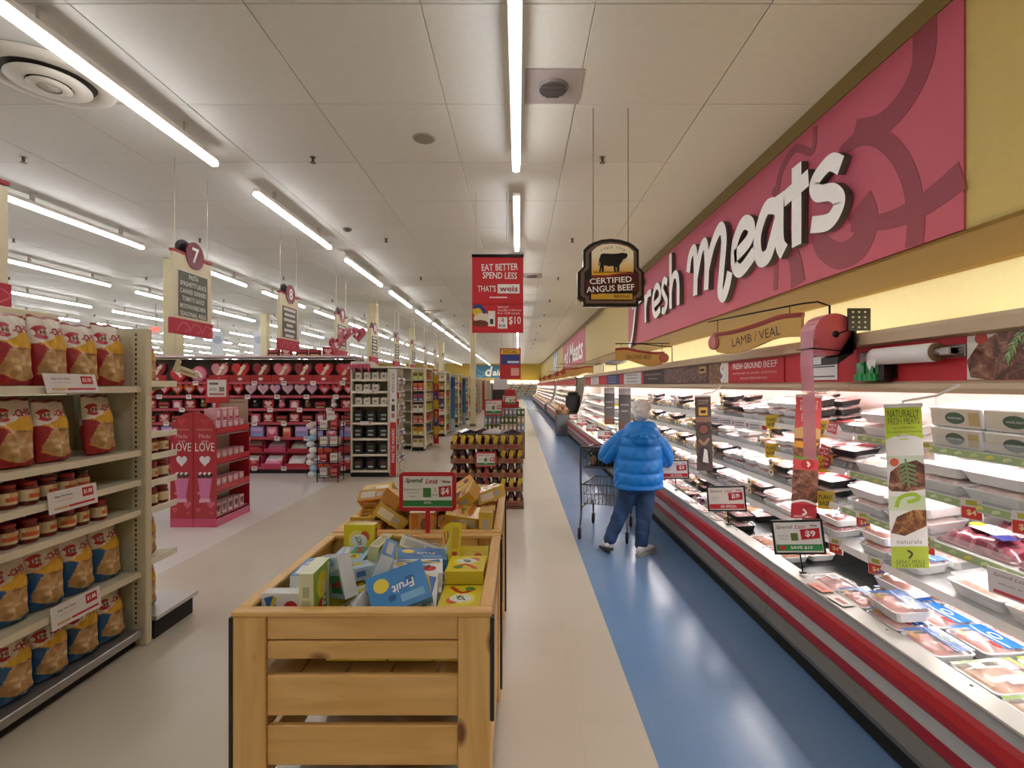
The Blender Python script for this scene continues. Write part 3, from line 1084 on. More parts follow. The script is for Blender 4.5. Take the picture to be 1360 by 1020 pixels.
def meat_case(y0, y1, label, style=0, rail='#c2ab8c', ends=(False, True), shelves=SHELVES, canopy=True):
    t = thing('meat_case', label, 'display case', (1.62, y0, 0))
    t2 = -1.62
    L = y1 - y0 - 0.004
    S = lambda pts: [(x - 1.62, z) for x, z in pts]
    P = lambda nm, pts, col, mat='paint', par=t, lab=None, a=0.002, b=None: MB().prism(S(pts), a, L if b is None else b, col).build(nm, [mat], par, label=lab)
    P('kick_base', [(1.69, 0), (2.72, 0), (2.72, 0.14), (1.69, 0.14)], '#1d1b1a', 'rubber', lab='black kick base')
    P('lower_panel', [(1.645, 0.115), (1.70, 0.10), (1.70, 0.245), (1.63, 0.245), (1.612, 0.17)], '#77736c', 'paint', lab='grey lower bumper')
    P('red_stripe', [(1.635, 0.248), (1.69, 0.248), (1.69, 0.302), (1.632, 0.302)], '#a3141d', 'plastic', lab='narrow red stripe')
    P('front_panel', [(1.637, 0.302), (1.69, 0.302), (1.69, 0.378), (1.635, 0.378)], GREY, 'paint', lab='light grey front panel')
    P('red_bumper', [(1.625, 0.379), (1.69, 0.379), (1.69, 0.492), (1.63, 0.492), (1.612, 0.475), (1.604, 0.435), (1.612, 0.395)], RED, 'plastic', lab='rounded red bumper')
    P('upper_panel', [(1.632, 0.492), (1.69, 0.492), (1.69, 0.54), (1.632, 0.54)], '#aeadaa', 'paint', lab='grey upper front panel')
    r = P('steel_rail', [(1.622, 0.54), (1.735, 0.54), (1.735, 0.552), (1.63, 0.552), (1.622, 0.548)], '#a9a59d', 'steel', lab='brushed steel top rail')
    m = MB()
    for k in range(int(L / 0.42)):
        m.lathe([(0.007, 0.552), (0.006, 0.5545), (0.0, 0.555)], 7, '#6e6a64', o=(0.085, 0.2 + 0.42 * k, 0), cap=False)
    o = m.build('screw', ['metal'], r)
    o['kind'] = 'stuff'
    P('deck_pan', [(1.735, 0.465), (2.74, 0.535), (2.74, 0.555), (1.735, 0.485)], '#2d2b2b', 'steel', lab='dark deck pan')
    P('tank_wall', [(1.69, 0.30), (1.735, 0.30), (1.735, 0.539), (1.69, 0.539)], '#9d9a96', 'paint')
    P('back_panel', [(2.73, 0.15), (2.78, 0.15), (2.78, 1.98), (2.73, 1.98)], '#d8d6d3', 'paint', lab='white inner back panel')
    for i, (z, x, d) in enumerate(shelves):
        dz = d * math.tan(TILT)
        sh = P('shelf', [(x, z - 0.028), (x + d, z - 0.028 + dz), (x + d, z - 0.01 + dz), (x, z - 0.01)], '#c9c7c4', 'steel', a=0.004, b=L - 0.004)
        P('price_rail', [(x - 0.012, z - 0.045), (x, z - 0.045), (x, z - 0.004), (x - 0.006, z - 0.004)], '#ece9e4' if style == 0 else '#c7c4bf', 'plastic', sh, a=0.006, b=L - 0.006)
        P('clear_fence', [(x - 0.003, z - 0.004), (x, z - 0.004), (x, z + 0.045), (x - 0.003, z + 0.045)], '#f2f6f6', 'glass', sh, a=0.006, b=L - 0.006)
        P('shelf_lamp', [(x + 0.03, z - 0.042), (x + 0.055, z - 0.042), (x + 0.055, z - 0.03), (x + 0.03, z - 0.03)], '#ffffff', 'case_light', sh, a=0.05, b=L - 0.05)
    if canopy:
        P('canopy_roof', [(2.2, 1.94), (2.78, 1.98), (2.78, 2.02), (2.2, 1.99)], '#c8bda9', 'paint')
        P('canopy_face', [(2.217, 1.70), (2.25, 1.70), (2.25, 1.95), (2.217, 1.95)], '#c4202c', 'paint', lab='red canopy face')
        P('upper_rail', [(2.16, 1.935), (2.215, 1.925), (2.24, 1.94), (2.24, 2.01), (2.17, 2.015), (2.155, 1.99)], rail, 'paint', lab='tan rounded upper rail')
        P('lower_rail', [(2.17, 1.64), (2.24, 1.64), (2.24, 1.70), (2.215, 1.705), (2.165, 1.69), (2.155, 1.665)], rail, 'paint', lab='tan rounded lower rail')
        P('canopy_lamp', [(2.27, 1.655), (2.33, 1.655), (2.33, 1.68), (2.27, 1.68)], '#ffffff', 'case_light', a=0.03, b=L - 0.03)
        P('cove_lamp', [(2.45, 2.015), (2.5, 2.017), (2.5, 2.04), (2.45, 2.04)], '#ffffff', 'cove_light', a=0.05, b=L - 0.05)
    prof = [(1.69, 0.12), (2.78, 0.12), (2.78, 2.0), (2.22, 1.98), (2.2, 1.66), (2.12, 1.2), (1.98, 0.78), (1.735, 0.56), (1.69, 0.54)]
    for k, e in enumerate(ends):
        if e:
            P('end_panel', prof, '#c9c3b8', 'paint', a=(0.002, L - 0.03)[k], b=(0.032, L)[k], lab='pale end panel')
            MB().box(0.0 - 0.03, 0.09, (0.0, L - 0.07)[k], (0.07, L)[k], 0.0, 0.57, '#77746f', bev=0.01).build('corner_post', ['paint'], t, label='grey corner post')
    return t


CASES = [(-0.46, 3.2, 'open meat case nearest the viewer, holding fresh chicken and turkey', (False, False)),
         (3.2, 6.86, 'open meat case beside the woman, under the lamb and veal sign', (False, False)),
         (6.86, 10.52, 'open meat case beyond the woman, under the ground beef sign', (False, False)),
         (10.52, 16.2, 'long open case of packaged deli meats with the grey corner post', (False, True))]
for y0, y1, lb, en in CASES:
    meat_case(y0, y1, lb, ends=en)
FARCASES = [(18.6, 23.0, 'far open case just past the gap in the case row', (True, False)), (23.0, 28.0, 'far open case, second past the gap', (False, True)),
            (29.5, 36.0, 'far open case, third past the gap', (True, False)), (36.0, 44.0, 'far open case, fourth past the gap', (False, False)), (44.0, 56.0, 'farthest open case near the dairy wall', (False, True))]
for y0, y1, lb, en in FARCASES:
    t = meat_case(y0, y1, lb, ends=en, shelves=SHELVES[:4])
    m = MB()
    for z, x in [(0.5, 1.78)] + [(z_, x_) for z_, x_, d_ in SHELVES]:
        for k in range(int((y1 - y0 - 0.3) / 0.24)):
            m.box(x - 1.62 + 0.02, x - 1.62 + 0.24, 0.1 + 0.24 * k, 0.3 + 0.24 * k, z + 0.025, z + 0.10 + 0.05 * (k % 3 == 0), ('#d9cfc4', '#c98a7c', '#d8b880', '#b8695c', '#dcd8d2', '#c9a06a')[(k * 5 + int(z * 10)) % 6], bev=0.01)
    m.build('package_row', ['film'], t)['kind'] = 'stuff'

# ---------------------------------------------------------------- printed panels and things on the canopy face
FX = 2.215          # canopy face plane


def on_face(y0, y1, name, label, cat, z0=1.708, z1=1.922, col='#c4242f', mats=('card',), mat=0):
    """a printed panel on the canopy face between y0 (far) and y1 (near), facing the aisle"""
    t = thing(name, label, cat, (FX, y0, 0), -pi / 2)
    MB().box(0, y0 - y1, -0.006, 0, z0, z1, col).build('panel', list(mats), t)
    return t


FY = lambda px: FOC * FX / (px - VX)
t = on_face(FY(1286), FY(1430), 'canopy_graphic', 'photo panel of a roasted steak with rosemary over the near case', 'sign', col='#ded8d0')
W = FY(1286) - FY(1430)
MB().flat([(0.02, 1.72), (0.0, 1.80), (0.06, 1.88), (0.16, 1.925), (W, 1.93), (W, 1.71), (0.1, 1.708)], -0.0075, '#ffffff').build('steak_print', ['print_steak'], t)
m = MB()
m.flat(circ(0.075, 1.905, 0.032, 0.028), -0.0085, '#b8473a')
rr_ = random.Random(9)
q = 0
for (xa, za, xb, zb) in ((0.26, 1.92, 0.20, 1.80), (0.27, 1.92, 0.30, 1.77), (0.27, 1.915, 0.38, 1.85)):
    m.stroke([(xa, za), ((xa + xb) / 2 + 0.01, (za + zb) / 2), (xb, zb)], 0.006, -0.0095, -0.0078, '#5d7a45', steps=4)
    for j in range(9):
        f = (j + 0.5) / 9
        px_, pz_ = xa + (xb - xa) * f, za + (zb - za) * f
        for s_ in (-1, 1):
            q += 1
            an = math.atan2(zb - za, xb - xa) + s_ * rr_.uniform(0.5, 0.9)
            ln = rr_.uniform(0.025, 0.042)
            m.stroke([(px_, pz_), (px_ + ln * cos(an), pz_ + ln * sin(an))], [0.009, 0.003], -0.0098 - 0.00003 * q, -0.008, ('#8aa56c', '#a9bd90', '#6f8f55')[q % 3], steps=1)
m.build('herb_print', ['card'], t)
t = on_face(FY(968), FY(1042), 'canopy_graphic', 'red panel reading Fresh Ground Beef over the second case', 'sign', col='#c4242f')
W = FY(968) - FY(1042)
m = MB()
m.text('FRESH GROUND', W * 0.38, 1.872, -0.0075, '#f6e9e6', w=W * 0.56, h=0.058, bold=0.02)
m.text('BEEF', W * 0.80, 1.872, -0.0075, '#f6e9e6', w=W * 0.22, h=0.058)
m.text('100% FRESH BEEF - ALL NATURAL - NEVER FROZEN', W * 0.5, 1.80, -0.0075, '#f0c9c6', w=W * 0.8, h=0.018)
m.text('GROUND FRESH EVERY DAY', W * 0.5, 1.75, -0.0075, '#f0c9c6', w=W * 0.5, h=0.02)
m.build('lettering', ['card'], t)
t = on_face(FY(942), FY(968), 'canopy_graphic', 'burger photo panel beside the Fresh Ground Beef panel', 'sign', col='#e8e2da')
W = FY(942) - FY(968)
MB().rect(0, W * 0.75, 1.707, 1.933, -0.0075, '#ffffff').build('burger_print', ['print_burger'], t)
m = MB().stroke([(W * 0.66, 1.72), (W * 0.82, 1.79), (W * 0.66, 1.85), (W * 0.78, 1.93)], 0.05, -0.0095, -0.008, '#f1efec')
m.build('flame_emblem', ['card'], t)
t = on_face(FY(855), FY(942), 'canopy_graphic', 'dark grill photo panel with steer badge over the second case', 'sign', col='#3a2a28')
W = FY(855) - FY(942)
MB().rect(W * 0.42, W * 0.985, 1.715, 1.925, -0.0075, '#ffffff').build('grill_print', ['print_grill'], t)
m = MB().text('Unbelievably delicious', W * 0.2, 1.86, -0.0075, '#cbbcae', w=W * 0.32, h=0.04).text('every time', W * 0.2, 1.79, -0.0075, '#cbbcae', w=W * 0.18, h=0.04)
m.build('lettering', ['card'], t)
m = MB().prism(rrect(W * 0.9, W * 0.97, 1.83, 1.91, 0.02), -0.0105, -0.0085, '#cfae62').prism([(W * 0.91, 1.85), (W * 0.96, 1.85), (W * 0.96, 1.88), (W * 0.91, 1.88)], -0.0115, -0.0106, '#1b1412')
m.build('badge', ['card'], t)
for a, bb, c_, lb in ((829, 852, '#d0cdc9', 'pale notice panel beside the dark grill panel'), (806, 822, '#3a4a86', 'small blue panel on the far canopy'), (785, 795, '#d8cfcc', 'small white panel on the far canopy')):
    t = on_face(FY(a), FY(bb), 'canopy_graphic', lb, 'sign', col=c_)
    W = FY(a) - FY(bb)
    m = MB()
    for k in range(3):
        m.rect(W * 0.15, W * 0.8, 1.87 - 0.06 * k, 1.89 - 0.06 * k, -0.0075, '#8d8a90')
    m.build('print', ['card'], t)
# white notice sheet and its dark rules
t = on_face(FY(1077), FY(1113), 'notice_sheet', 'white notice sheet with dark ruled lines behind the pink ribbon', 'notice', z0=1.72, z1=1.915, col='#e4e1e0')
W = FY(1077) - FY(1113)
m = MB()
for z in (1.745, 1.815, 1.83, 1.895):
    m.rect(0.0, W * 0.93, z - 0.004, z + 0.004, -0.0075, '#3a3638')
m.build('print', ['card'], t)

# white bag roll on a steel holder, green film pack in a black clip
yr0, yr1 = FY(1172), FY(1285)
t = thing('bag_roll', 'white plastic bag roll on a steel wall holder over the near case', 'bag roll', (FX, yr0, 1.852), -pi / 2)
W = yr0 - yr1
MB().box(-0.18, W, -0.012, 0.0, -0.03, 0.035, '#8f8b87', bev=0.004).build('holder_plate', ['steel'], t)
MB().lathe([(0.02, -0.05), (0.02, W * 1.0)], 14, '#b9b5b0', o=(0, -0.062, 0.0), axis='x').build('spindle', ['steel'], t)
MB().lathe([(0.0205, 0.02), (0.05, 0.02), (0.05, 0.06), (0.0495, 0.40), (0.05, 0.46), (0.0205, 0.46)], 24, '#e6e2df', o=(0.0, -0.062, 0.0), axis='x', cap=False, cols=['#8a6a4e', '#e6e2df', '#e6e2df', '#e6e2df', '#8a6a4e']).build('roll', ['plastic'], t)
MB().box(W - 0.06, W, -0.09, -0.012, -0.02, 0.02, '#a19c97', bev=0.006).build('bracket', ['steel'], t)
m = MB().add([(0.02, -0.108, 0.0), (0.10, -0.109, 0.0), (0.085, -0.109, -0.07), (0.06, -0.108, -0.05), (0.04, -0.109, -0.085), (0.015, -0.108, -0.04)], [(0, 1, 2, 3, 4, 5)], '#f1efec')
m.build('loose_end', ['plastic'], t)
t = thing('bag_pack', 'green plastic bag pack clipped under the white roll', 'bag pack', (FX, FY(1150), 1.722), -pi / 2)
t.scale = (1.5, 1.1, 0.95)
m = MB()
for k in range(7):
    m.box(0.005 + 0.018 * k, 0.021 + 0.018 * k, -0.06 - 0.004 * (k % 3), -0.012, -0.005 + 0.004 * (k % 2), 0.105, ('#1d8a43', '#23a04f', '#187a3a')[k % 3])
    m.box(0.006 + 0.018 * k, 0.02 + 0.018 * k, -0.075 - 0.004 * (k % 3), -0.062, -0.015, 0.03, ('#23a04f', '#1d8a43', '#26a855')[k % 3])
m.build('green_film', ['film'], t)
MB().box(-0.005, 0.175, -0.012, 0, 0.0, 0.115, '#191817').build('clip_plate', ['plastic'], t)
MB().box(0.135, 0.165, -0.07, -0.012, -0.015, 0.11, '#141313', bev=0.006).build('clip_arm', ['plastic'], t)

# pink ribbon roll on a black pegboard bracket above the upper rail
yb = 3.10
t = thing('ribbon_roll', 'big pink plastic film roll with a long ribbon hanging into the case', 'film roll', (2.012, yb, 2.005))
MB().lathe([(0.02, 0.0), (0.132, 0.0), (0.134, 0.006), (0.134, 0.154), (0.132, 0.16), (0.02, 0.16)], 36, '#d4606a', axis='y', cap=False, cols=['#cf5a60', '#d4606a', '#dc8a94', '#d4606a', '#cf5a60']).build('roll', ['plastic'], t)
MB().lathe([(0.0, -0.004), (0.022, -0.004), (0.022, 0.165)], 14, '#1b1a1a', axis='y', cap=False).build('core', ['plastic'], t)
m = MB()
pts = [(-0.134 * cos(a), 0.134 * sin(a)) for a in (0.9, 0.5, 0.2, 0.0)] + [(-0.136, -0.2), (-0.12, -0.45), (-0.115, -0.8)]
vs = []
for x, z in pts:
    vs += [(x - 0.002, 0.012, z), (x - 0.002, 0.15, z), (x, 0.012, z), (x, 0.15, z)]
fs = []
for k in range(len(pts) - 1):
    a, c_ = 4 * k, 4 * k + 4
    fs += [(a, c_, c_ + 1, a + 1), (a + 2, a + 3, c_ + 3, c_ + 2), (a, a + 2, c_ + 2, c_), (a + 1, c_ + 1, c_ + 3, a + 3)]
m.add(vs, fs, '#dd98a6')
m.build('ribbon', ['haze'], t, label='translucent pink ribbon')
m = MB().tube([(0.0, -0.006, 0.0), (0.07, -0.02, 0.022), (0.10, -0.03, 0.04)], 0.0045, '#141313', 6)
m.tube([(-0.16, -0.015, -0.09), (-0.05, -0.015, -0.1), (0.09, -0.02, -0.115), (0.115, -0.02, -0.06)], 0.0045, '#141313', 6)
m.tube([(-0.16, -0.015, -0.09), (-0.15, 0.165, -0.09), (0.115, 0.165, -0.06)], 0.0045, '#141313', 6)
m.build('wire_cradle', ['metal'], t)
m = MB()
m.box(0.06, 0.2, -0.03, -0.018, 0.02, 0.16, '#181717')
br = m.build('peg_bracket', ['plastic'], t)
m = MB()
for i in range(3):
    for j in range(4):
        m.box(0.083 + 0.038 * i, 0.095 + 0.038 * i, -0.0315, -0.0300, 0.035 + 0.032 * j, 0.045 + 0.032 * j, '#e8dfc4')
m.build('peg_hole', ['card'], br)['kind'] = 'stuff'
MB().prism([(0.0, -0.145), (0.115, -0.1), (0.12, 0.03), (0.105, 0.03), (0.1, -0.12), (0.0, -0.19)], -0.02, 0.15, '#1c1b1b').build('arm', ['plastic'], t)


# ---------------------------------------------------------------- sausage shaped section signs on black rods
def sausage_sign(label, words, A0, A1, post, z, W=None, size=0.0):
    """A0 -> A1: the ends of the board on the floor plan, read from A0 to A1; post: point on the upper rail"""
    d = Vector((A1[0] - A0[0], A1[1] - A0[1]))
    Lg = d.length
    rz = math.atan2(d.y, d.x)
    t = thing('section_sign', label, 'sign', (A0[0], A0[1], z), rz)
    H = 0.17
    s_ = Lg / 1.0
    up = [(0.06 * s_, 0.0), (0.3 * s_, 0.0), (0.55 * s_, 0.025), (0.78 * s_, 0.06), (0.97 * s_, 0.05)]
    lo = [(0.97 * s_, 0.05 - H * 0.95), (0.75 * s_, 0.07 - H), (0.5 * s_, 0.01 - H), (0.3 * s_, -0.02 - H), (0.1 * s_, -H * 0.95)]
    U, Lw = spline(up, 5), spline(lo, 5)
    MB().prism([(x, q - 0.06) for x, q in U + Lw], -0.012, 0.012, '#c79a52', '#9c7433').build('board', ['paint'], t, label='tan board')
    m = MB()
    m.stroke([(x, q - 0.058) for x, q in up], 0.034, -0.018, 0.018, '#8e2a22', steps=6)
    m.build('red_edge', ['paint'], t)
    m = MB().prism(circ(0.07 * s_, -0.13, 0.068, n=22), -0.026, 0.026, '#a33a2e')
    m.prism(circ(0.07 * s_, -0.13, 0.05, n=18), -0.03, -0.0262, '#b4473a')
    m.build('round_end', ['gloss'], t)
    if words:
        MB().text(words, 0.54 * s_, -0.125, -0.0135, '#4a3220', w=0.50 * s_, h=0.075, rot=0.1).build('lettering', ['paint'], t)
    iv = Matrix.Rotation(-rz, 3, 'Z')
    pl = iv @ Vector((post[0] - A0[0], post[1] - A0[1], 0))
    pz = post[2] - z
    m = MB().tube([(-0.03, 0.002, 0.075), (Lg * 0.97, 0.0, 0.075), (pl.x * 0.5 + Lg * 0.5, pl.y * 0.5, 0.07), (pl.x, pl.y, 0.03), (pl.x, pl.y, pz)], 0.007, '#191716', 6)
    m.tube([(0.1 * s_, 0, 0.075), (0.1 * s_, 0, -0.05)], 0.0035, '#191716', 5)
    m.tube([(0.86 * s_, 0, 0.075), (0.86 * s_, 0, 0.0)], 0.0035, '#191716', 5)
    m.build('rod', ['metal'], t)
    return t


sausage_sign('sausage shaped hanging sign reading Lamb Veal beside the pink roll', 'LAMB / VEAL', (1.82, 4.64), (2.11, 3.58), (2.19, 3.44, 2.021), 2.21)
t = sausage_sign('sausage shaped hanging sign reading Ground Beef beyond the woman', '', (2.12, 6.94), (1.36, 6.96), (2.2, 6.99, 2.021), 2.20)
MB().text('GROUND BEEF', -0.41, -0.115, -0.0135, '#4a3220', w=0.36, h=0.06).build('lettering', ['paint'], t)
for o in KIDS[t.name]:
    if o.name.startswith('lettering'):
        o.rotation_euler = (0, 0, pi)
for k, (yy, x0, x1) in enumerate(((12.6, 1.1, 1.95), (15.2, 1.15, 1.9), (19.5, 1.2, 1.95), (23.5, 1.2, 1.95), (28.0, 1.2, 1.95))):
    sausage_sign(f'sausage shaped hanging sign, {nth(k)} beyond the ground beef sign', '', (x0, yy), (x1, yy - 0.1), (2.19, yy - 0.05, 2.021), 2.16)
# small toy plane on the far canopy
t = thing('toy_airplane', 'grey toy airplane ornament standing on the far canopy rail', 'ornament', (2.185, 10.6, 2.03))
m = MB().tube([(-0.3, 0, 0.13), (-0.1, 0, 0.16), (0.1, 0, 0.2), (0.28, 0, 0.27)], [0.03, 0.075, 0.06, 0.02], '#9a9aa0', 8)
m.build('fuselage', ['paint'], t)
MB().box(-0.14, 0.02, -0.32, 0.32, 0.15, 0.17, '#8a8c94', bev=0.005).build('wing', ['paint'], t)
MB().prism([(0.2, 0.24), (0.3, 0.26), (0.34, 0.45), (0.26, 0.44)], -0.012, 0.012, '#2b2a2e').build('tail_fin', ['paint'], t)
MB().tube([(-0.05, 0, -0.02), (-0.05, 0, 0.14)], 0.012, '#555555', 6).build('stand', ['metal'], t)
# ================================================================ pine crates heaped with boxes
FACE = RX(-pi / 2)      # drawings made facing -Y come to lie on top, facing +Z


def crate(y0, y1, label, slats=True):
    x0, x1, zt = -1.031, -0.098, 0.866
    t = thing('wooden_crate', label, 'crate', ((x0 + x1) / 2, y0, 0))
    w, L = (x1 - x0) / 2, y1 - y0
    B = lambda nm, mat, *a, lab=None: MB().box(*a, '#ffffff', bev=0.004).build(nm, [mat], t, label=lab)
    pw = 0.118
    for sx in (-1, 1):
        for (ya, yb) in ((0.0, 0.024), (L - 0.024, L)):
            xa, xb = sorted((sx * w, sx * (w - pw)))
            B('post', 'pine_z', xa, xb, ya, yb, 0.0, zt - 0.02)
        for (ya, yb) in ((0.0245, 0.11), (L - 0.11, L - 0.0245)):
            xa, xb = sorted((sx * w, sx * (w - 0.022)))
            B('post', 'pine_z', xa, xb, ya, yb, 0.0, zt - 0.02)
    rows = ((0.757, 0.845), (0.686, 0.752), (0.48, 0.627), (0.30, 0.445), (0.10, 0.27))
    for z0, z1 in rows:
        for ya, yb in ((0.012, 0.036), (L - 0.036, L - 0.012)):
            B('slat', 'pine_x', -w + pw + 0.001, w - pw - 0.001, ya, yb, z0, z1)
        for sx in (-1, 1):
            xa, xb = sorted((sx * (w - 0.01), sx * (w - 0.03)))
            B('slat', 'pine_y', xa, xb, 0.111, L - 0.111, z0, z1)
    for ya, yb in ((-0.004, 0.044), (L - 0.044, L + 0.004)):
        B('top_rail', 'pine_x', -w - 0.004, w + 0.004, ya, yb, zt - 0.02, zt)
    for sx in (-1, 1):
        xa, xb = sorted((sx * (w + 0.004), sx * (w - 0.044)))
        B('top_rail', 'pine_y', xa, xb, 0.045, L - 0.045, zt - 0.02, zt)
    for sx in (-1, 1):
        for yy, z0 in ((0, 0.0 if sx < 0 else 0.47), (L, 0.02)):
            d = 1 if yy == 0 else -1
            xa, xb = sorted((sx * (w - 0.002), sx * (w + 0.012)))
            ya, yb = sorted((yy - d * 0.004, yy + d * 0.03))
            m = MB().box(xa, xb, ya, yb, z0, zt - 0.022, '#191817', bev=0.003)
            m.build('corner_guard', ['plastic'], t, label='black corner guard')
    n = 5
    for k in range(n):
        a = -w + 0.035 + k * (2 * w - 0.07) / n
        B('floor_board', 'pine_y', a + 0.004, a + (2 * w - 0.07) / n - 0.004, 0.038, L - 0.038, 0.575, 0.598)
    for k in range(3):
        B('bearer', 'pine_x', -w + 0.032, w - 0.032, 0.04 + k * (L - 0.14) / 2, 0.10 + k * (L - 0.14) / 2, 0.525, 0.574)
    return t


crate(1.764, 2.70, 'front pine slatted crate heaped with yellow and white fruit snack boxes')
crate(2.73, 3.62, 'second pine slatted crate heaped with orange granola bar boxes')


def snack_box(cols, dims, art, words, wcol, name='snack_box'):
    """cols: sides, front, end; art: list of blobs (x, z, r, colour)"""
    def mk():
        w, h, d = [q / 2 for q in dims]
        t = thing(name, '', 'box')
        MB().box(-w, w, -h, h, -d, d, cols[0], bev=0.0012, cols={'+z': cols[1], '-z': cols[1], '-x': cols[2], '+x': cols[2]}).build('carton', ['gloss'], t)
        for s, nm in ((1, 'front_print'), (-1, 'back_print')):
            m = MB(FACE if s > 0 else RX(pi / 2))
            y = -d - 0.0006
            k = 0
            for a in art:
                k += 1
                if a[0] == 'c':
                    m.flat(circ(a[1], a[2], a[3], a[4], n=12), y - 0.00006 * k, a[5])
                elif a[0] == 'r':
                    m.rect(a[1], a[2], a[3], a[4], y - 0.00006 * k, a[5])
                elif a[0] == 's':
                    m.stroke(a[1], a[2], y - 0.00006 * k, y, a[3], steps=3)
            for tx, x, z, wd_, h_, c, rt in words:
                m.text(tx, x, z, y - 0.0011, c, w=wd_, h=h_, bold=0.02, shear=0.2, rot=rt)
            m.build(nm, ['gloss'], t)
        m = MB()
        m.rect(-w * 0.8, w * 0.1, -d * 0.6, d * 0.6, -h - 0.0006, cols[3])
        m.rect(w * 0.2, w * 0.55, -d * 0.45, d * 0.45, -h - 0.0006, cols[4])
        m.M = RZ(pi)
        m.rect(-w * 0.8, w * 0.6, -d * 0.5, d * 0.5, -h - 0.0006, cols[4])
        m.build('side_print', ['gloss'], t)
        return t
    return Proto(mk)


D1 = (0.225, 0.165, 0.055)
FR = [
    ('yellow', snack_box(('#d8c42a', '#e3cf2c', '#cdb92a', '#c9a63a', '#b64b32'), D1,
     [('c', 0.03, 0.01, 0.055, 0.05, '#f0e06a'), ('s', [(-0.08, -0.05), (-0.02, 0.0), (-0.06, 0.05)], 0.02, '#c23a26'), ('c', 0.05, -0.03, 0.03, 0.025, '#d35a2c'), ('c', 0.03, 0.0, 0.035, 0.045, '#eef0e4'), ('c', -0.06, 0.03, 0.02, 0.02, '#4a8a3a')],
     [('HOT', 0.03, 0.0, 0.05, 0.03, '#2c4a2a', 0.3)], 0)),
    ('white', snack_box(('#e9e8e6', '#f0efee', '#dcdad8', '#c9c7c6', '#8aa6cf'), D1,
     [('c', -0.055, 0.03, 0.03, 0.028, '#c22736'), ('c', 0.02, 0.035, 0.025, 0.02, '#b9202f'), ('s', [(-0.1, -0.055), (-0.02, -0.04), (0.09, -0.06)], 0.035, '#3f74b8'), ('s', [(-0.1, -0.03), (0.0, -0.055), (0.1, -0.035)], 0.014, '#e2c93a'), ('c', 0.075, -0.02, 0.018, 0.018, '#d8b03a')],
     [('Roll-Ups', 0.005, 0.01, 0.13, 0.04, '#2c6a3c', 0.15)], 0)),
    ('blue and white', snack_box(('#4f8fc8', '#3f86c6', '#dfe2e2', '#e4e6e4', '#b9bdbb'), D1,
     [('c', -0.05, -0.02, 0.02, 0.015, '#2b5a9a'), ('c', 0.03, 0.03, 0.015, 0.012, '#2b5a9a'), ('r', -0.09, 0.0, 0.03, 0.06, '#7cb4dc'), ('c', 0.06, -0.03, 0.03, 0.03, '#e6d24a')],
     [('Fruit', -0.02, 0.0, 0.09, 0.035, '#eef2f4', 0.1)], 0)),
    ('pale green', snack_box(('#d8d9b4', '#8fae3c', '#c9cfa0', '#b9bb98', '#a8ab8a'), D1,
     [('c', 0.04, 0.0, 0.05, 0.05, '#dfd23c'), ('c', -0.04, 0.02, 0.03, 0.03, '#c8402e'), ('s', [(-0.1, -0.06), (0.0, -0.05), (0.1, -0.065)], 0.025, '#e8e6d2')],
     [('Fruit', 0.0, -0.01, 0.1, 0.035, '#f2f0e4', 0.0)], 0)),
    ('light blue striped', snack_box(('#c8d3dc', '#a9c4dc', '#d6dde2', '#e0e3e4', '#4d7fb8'), D1,
     [('r', -0.1, 0.0, -0.01, 0.06, '#3c8a4a'), ('c', -0.07, 0.025, 0.02, 0.016, '#c03a2a'), ('c', -0.03, 0.03, 0.016, 0.014, '#b8322a'), ('c', 0.04, 0.02, 0.035, 0.035, '#e4d43c'), ('s', [(-0.1, -0.05), (0.0, -0.03), (0.1, -0.055)], 0.02, '#e8eef0')],
     [('HOT', 0.04, 0.02, 0.045, 0.03, '#23311f', 0.2)], 0)),
]
D2 = (0.20, 0.145, 0.075)
GR = [
    ('orange', snack_box(('#c78a3c', '#d6963e', '#b97c38', '#e2d6b8', '#c9c0ac'), D2,
     [('c', 0.0, 0.0, 0.06, 0.04, '#e6c34c'), ('s', [(-0.08, -0.04), (0.0, -0.02), (0.08, -0.045)], 0.02, '#8a4a26'), ('c', 0.05, 0.03, 0.02, 0.016, '#7a3f22')],
     [('Granola', 0.0, 0.02, 0.11, 0.03, '#7a2f1c', 0.0)], 0)),
    ('yellow striped', snack_box(('#d6b045', '#dcbc4c', '#c89a3c', '#e8dcc0', '#b9b4a4'), D2,
     [('s', [(-0.06, -0.065), (-0.04, 0.0), (-0.06, 0.065)], 0.03, '#c8702c'), ('s', [(0.02, -0.065), (0.04, 0.0), (0.02, 0.065)], 0.03, '#c8702c'), ('c', 0.07, 0.0, 0.015, 0.03, '#5a3a24')],
     [('Bars', 0.0, 0.0, 0.07, 0.03, '#5c2c18', 1.57)], 0)),
    ('white ended', snack_box(('#c98c44', '#d8a45a', '#ebe6dd', '#cfc6b6', '#b8afa0'), D2,
     [('r', -0.09, 0.09, 0.02, 0.06, '#c8752e'), ('c', 0.03, -0.02, 0.04, 0.03, '#8f5a30')],
     [('Oats', -0.03, 0.035, 0.08, 0.026, '#f2ead8', 0.0)], 0)),
]
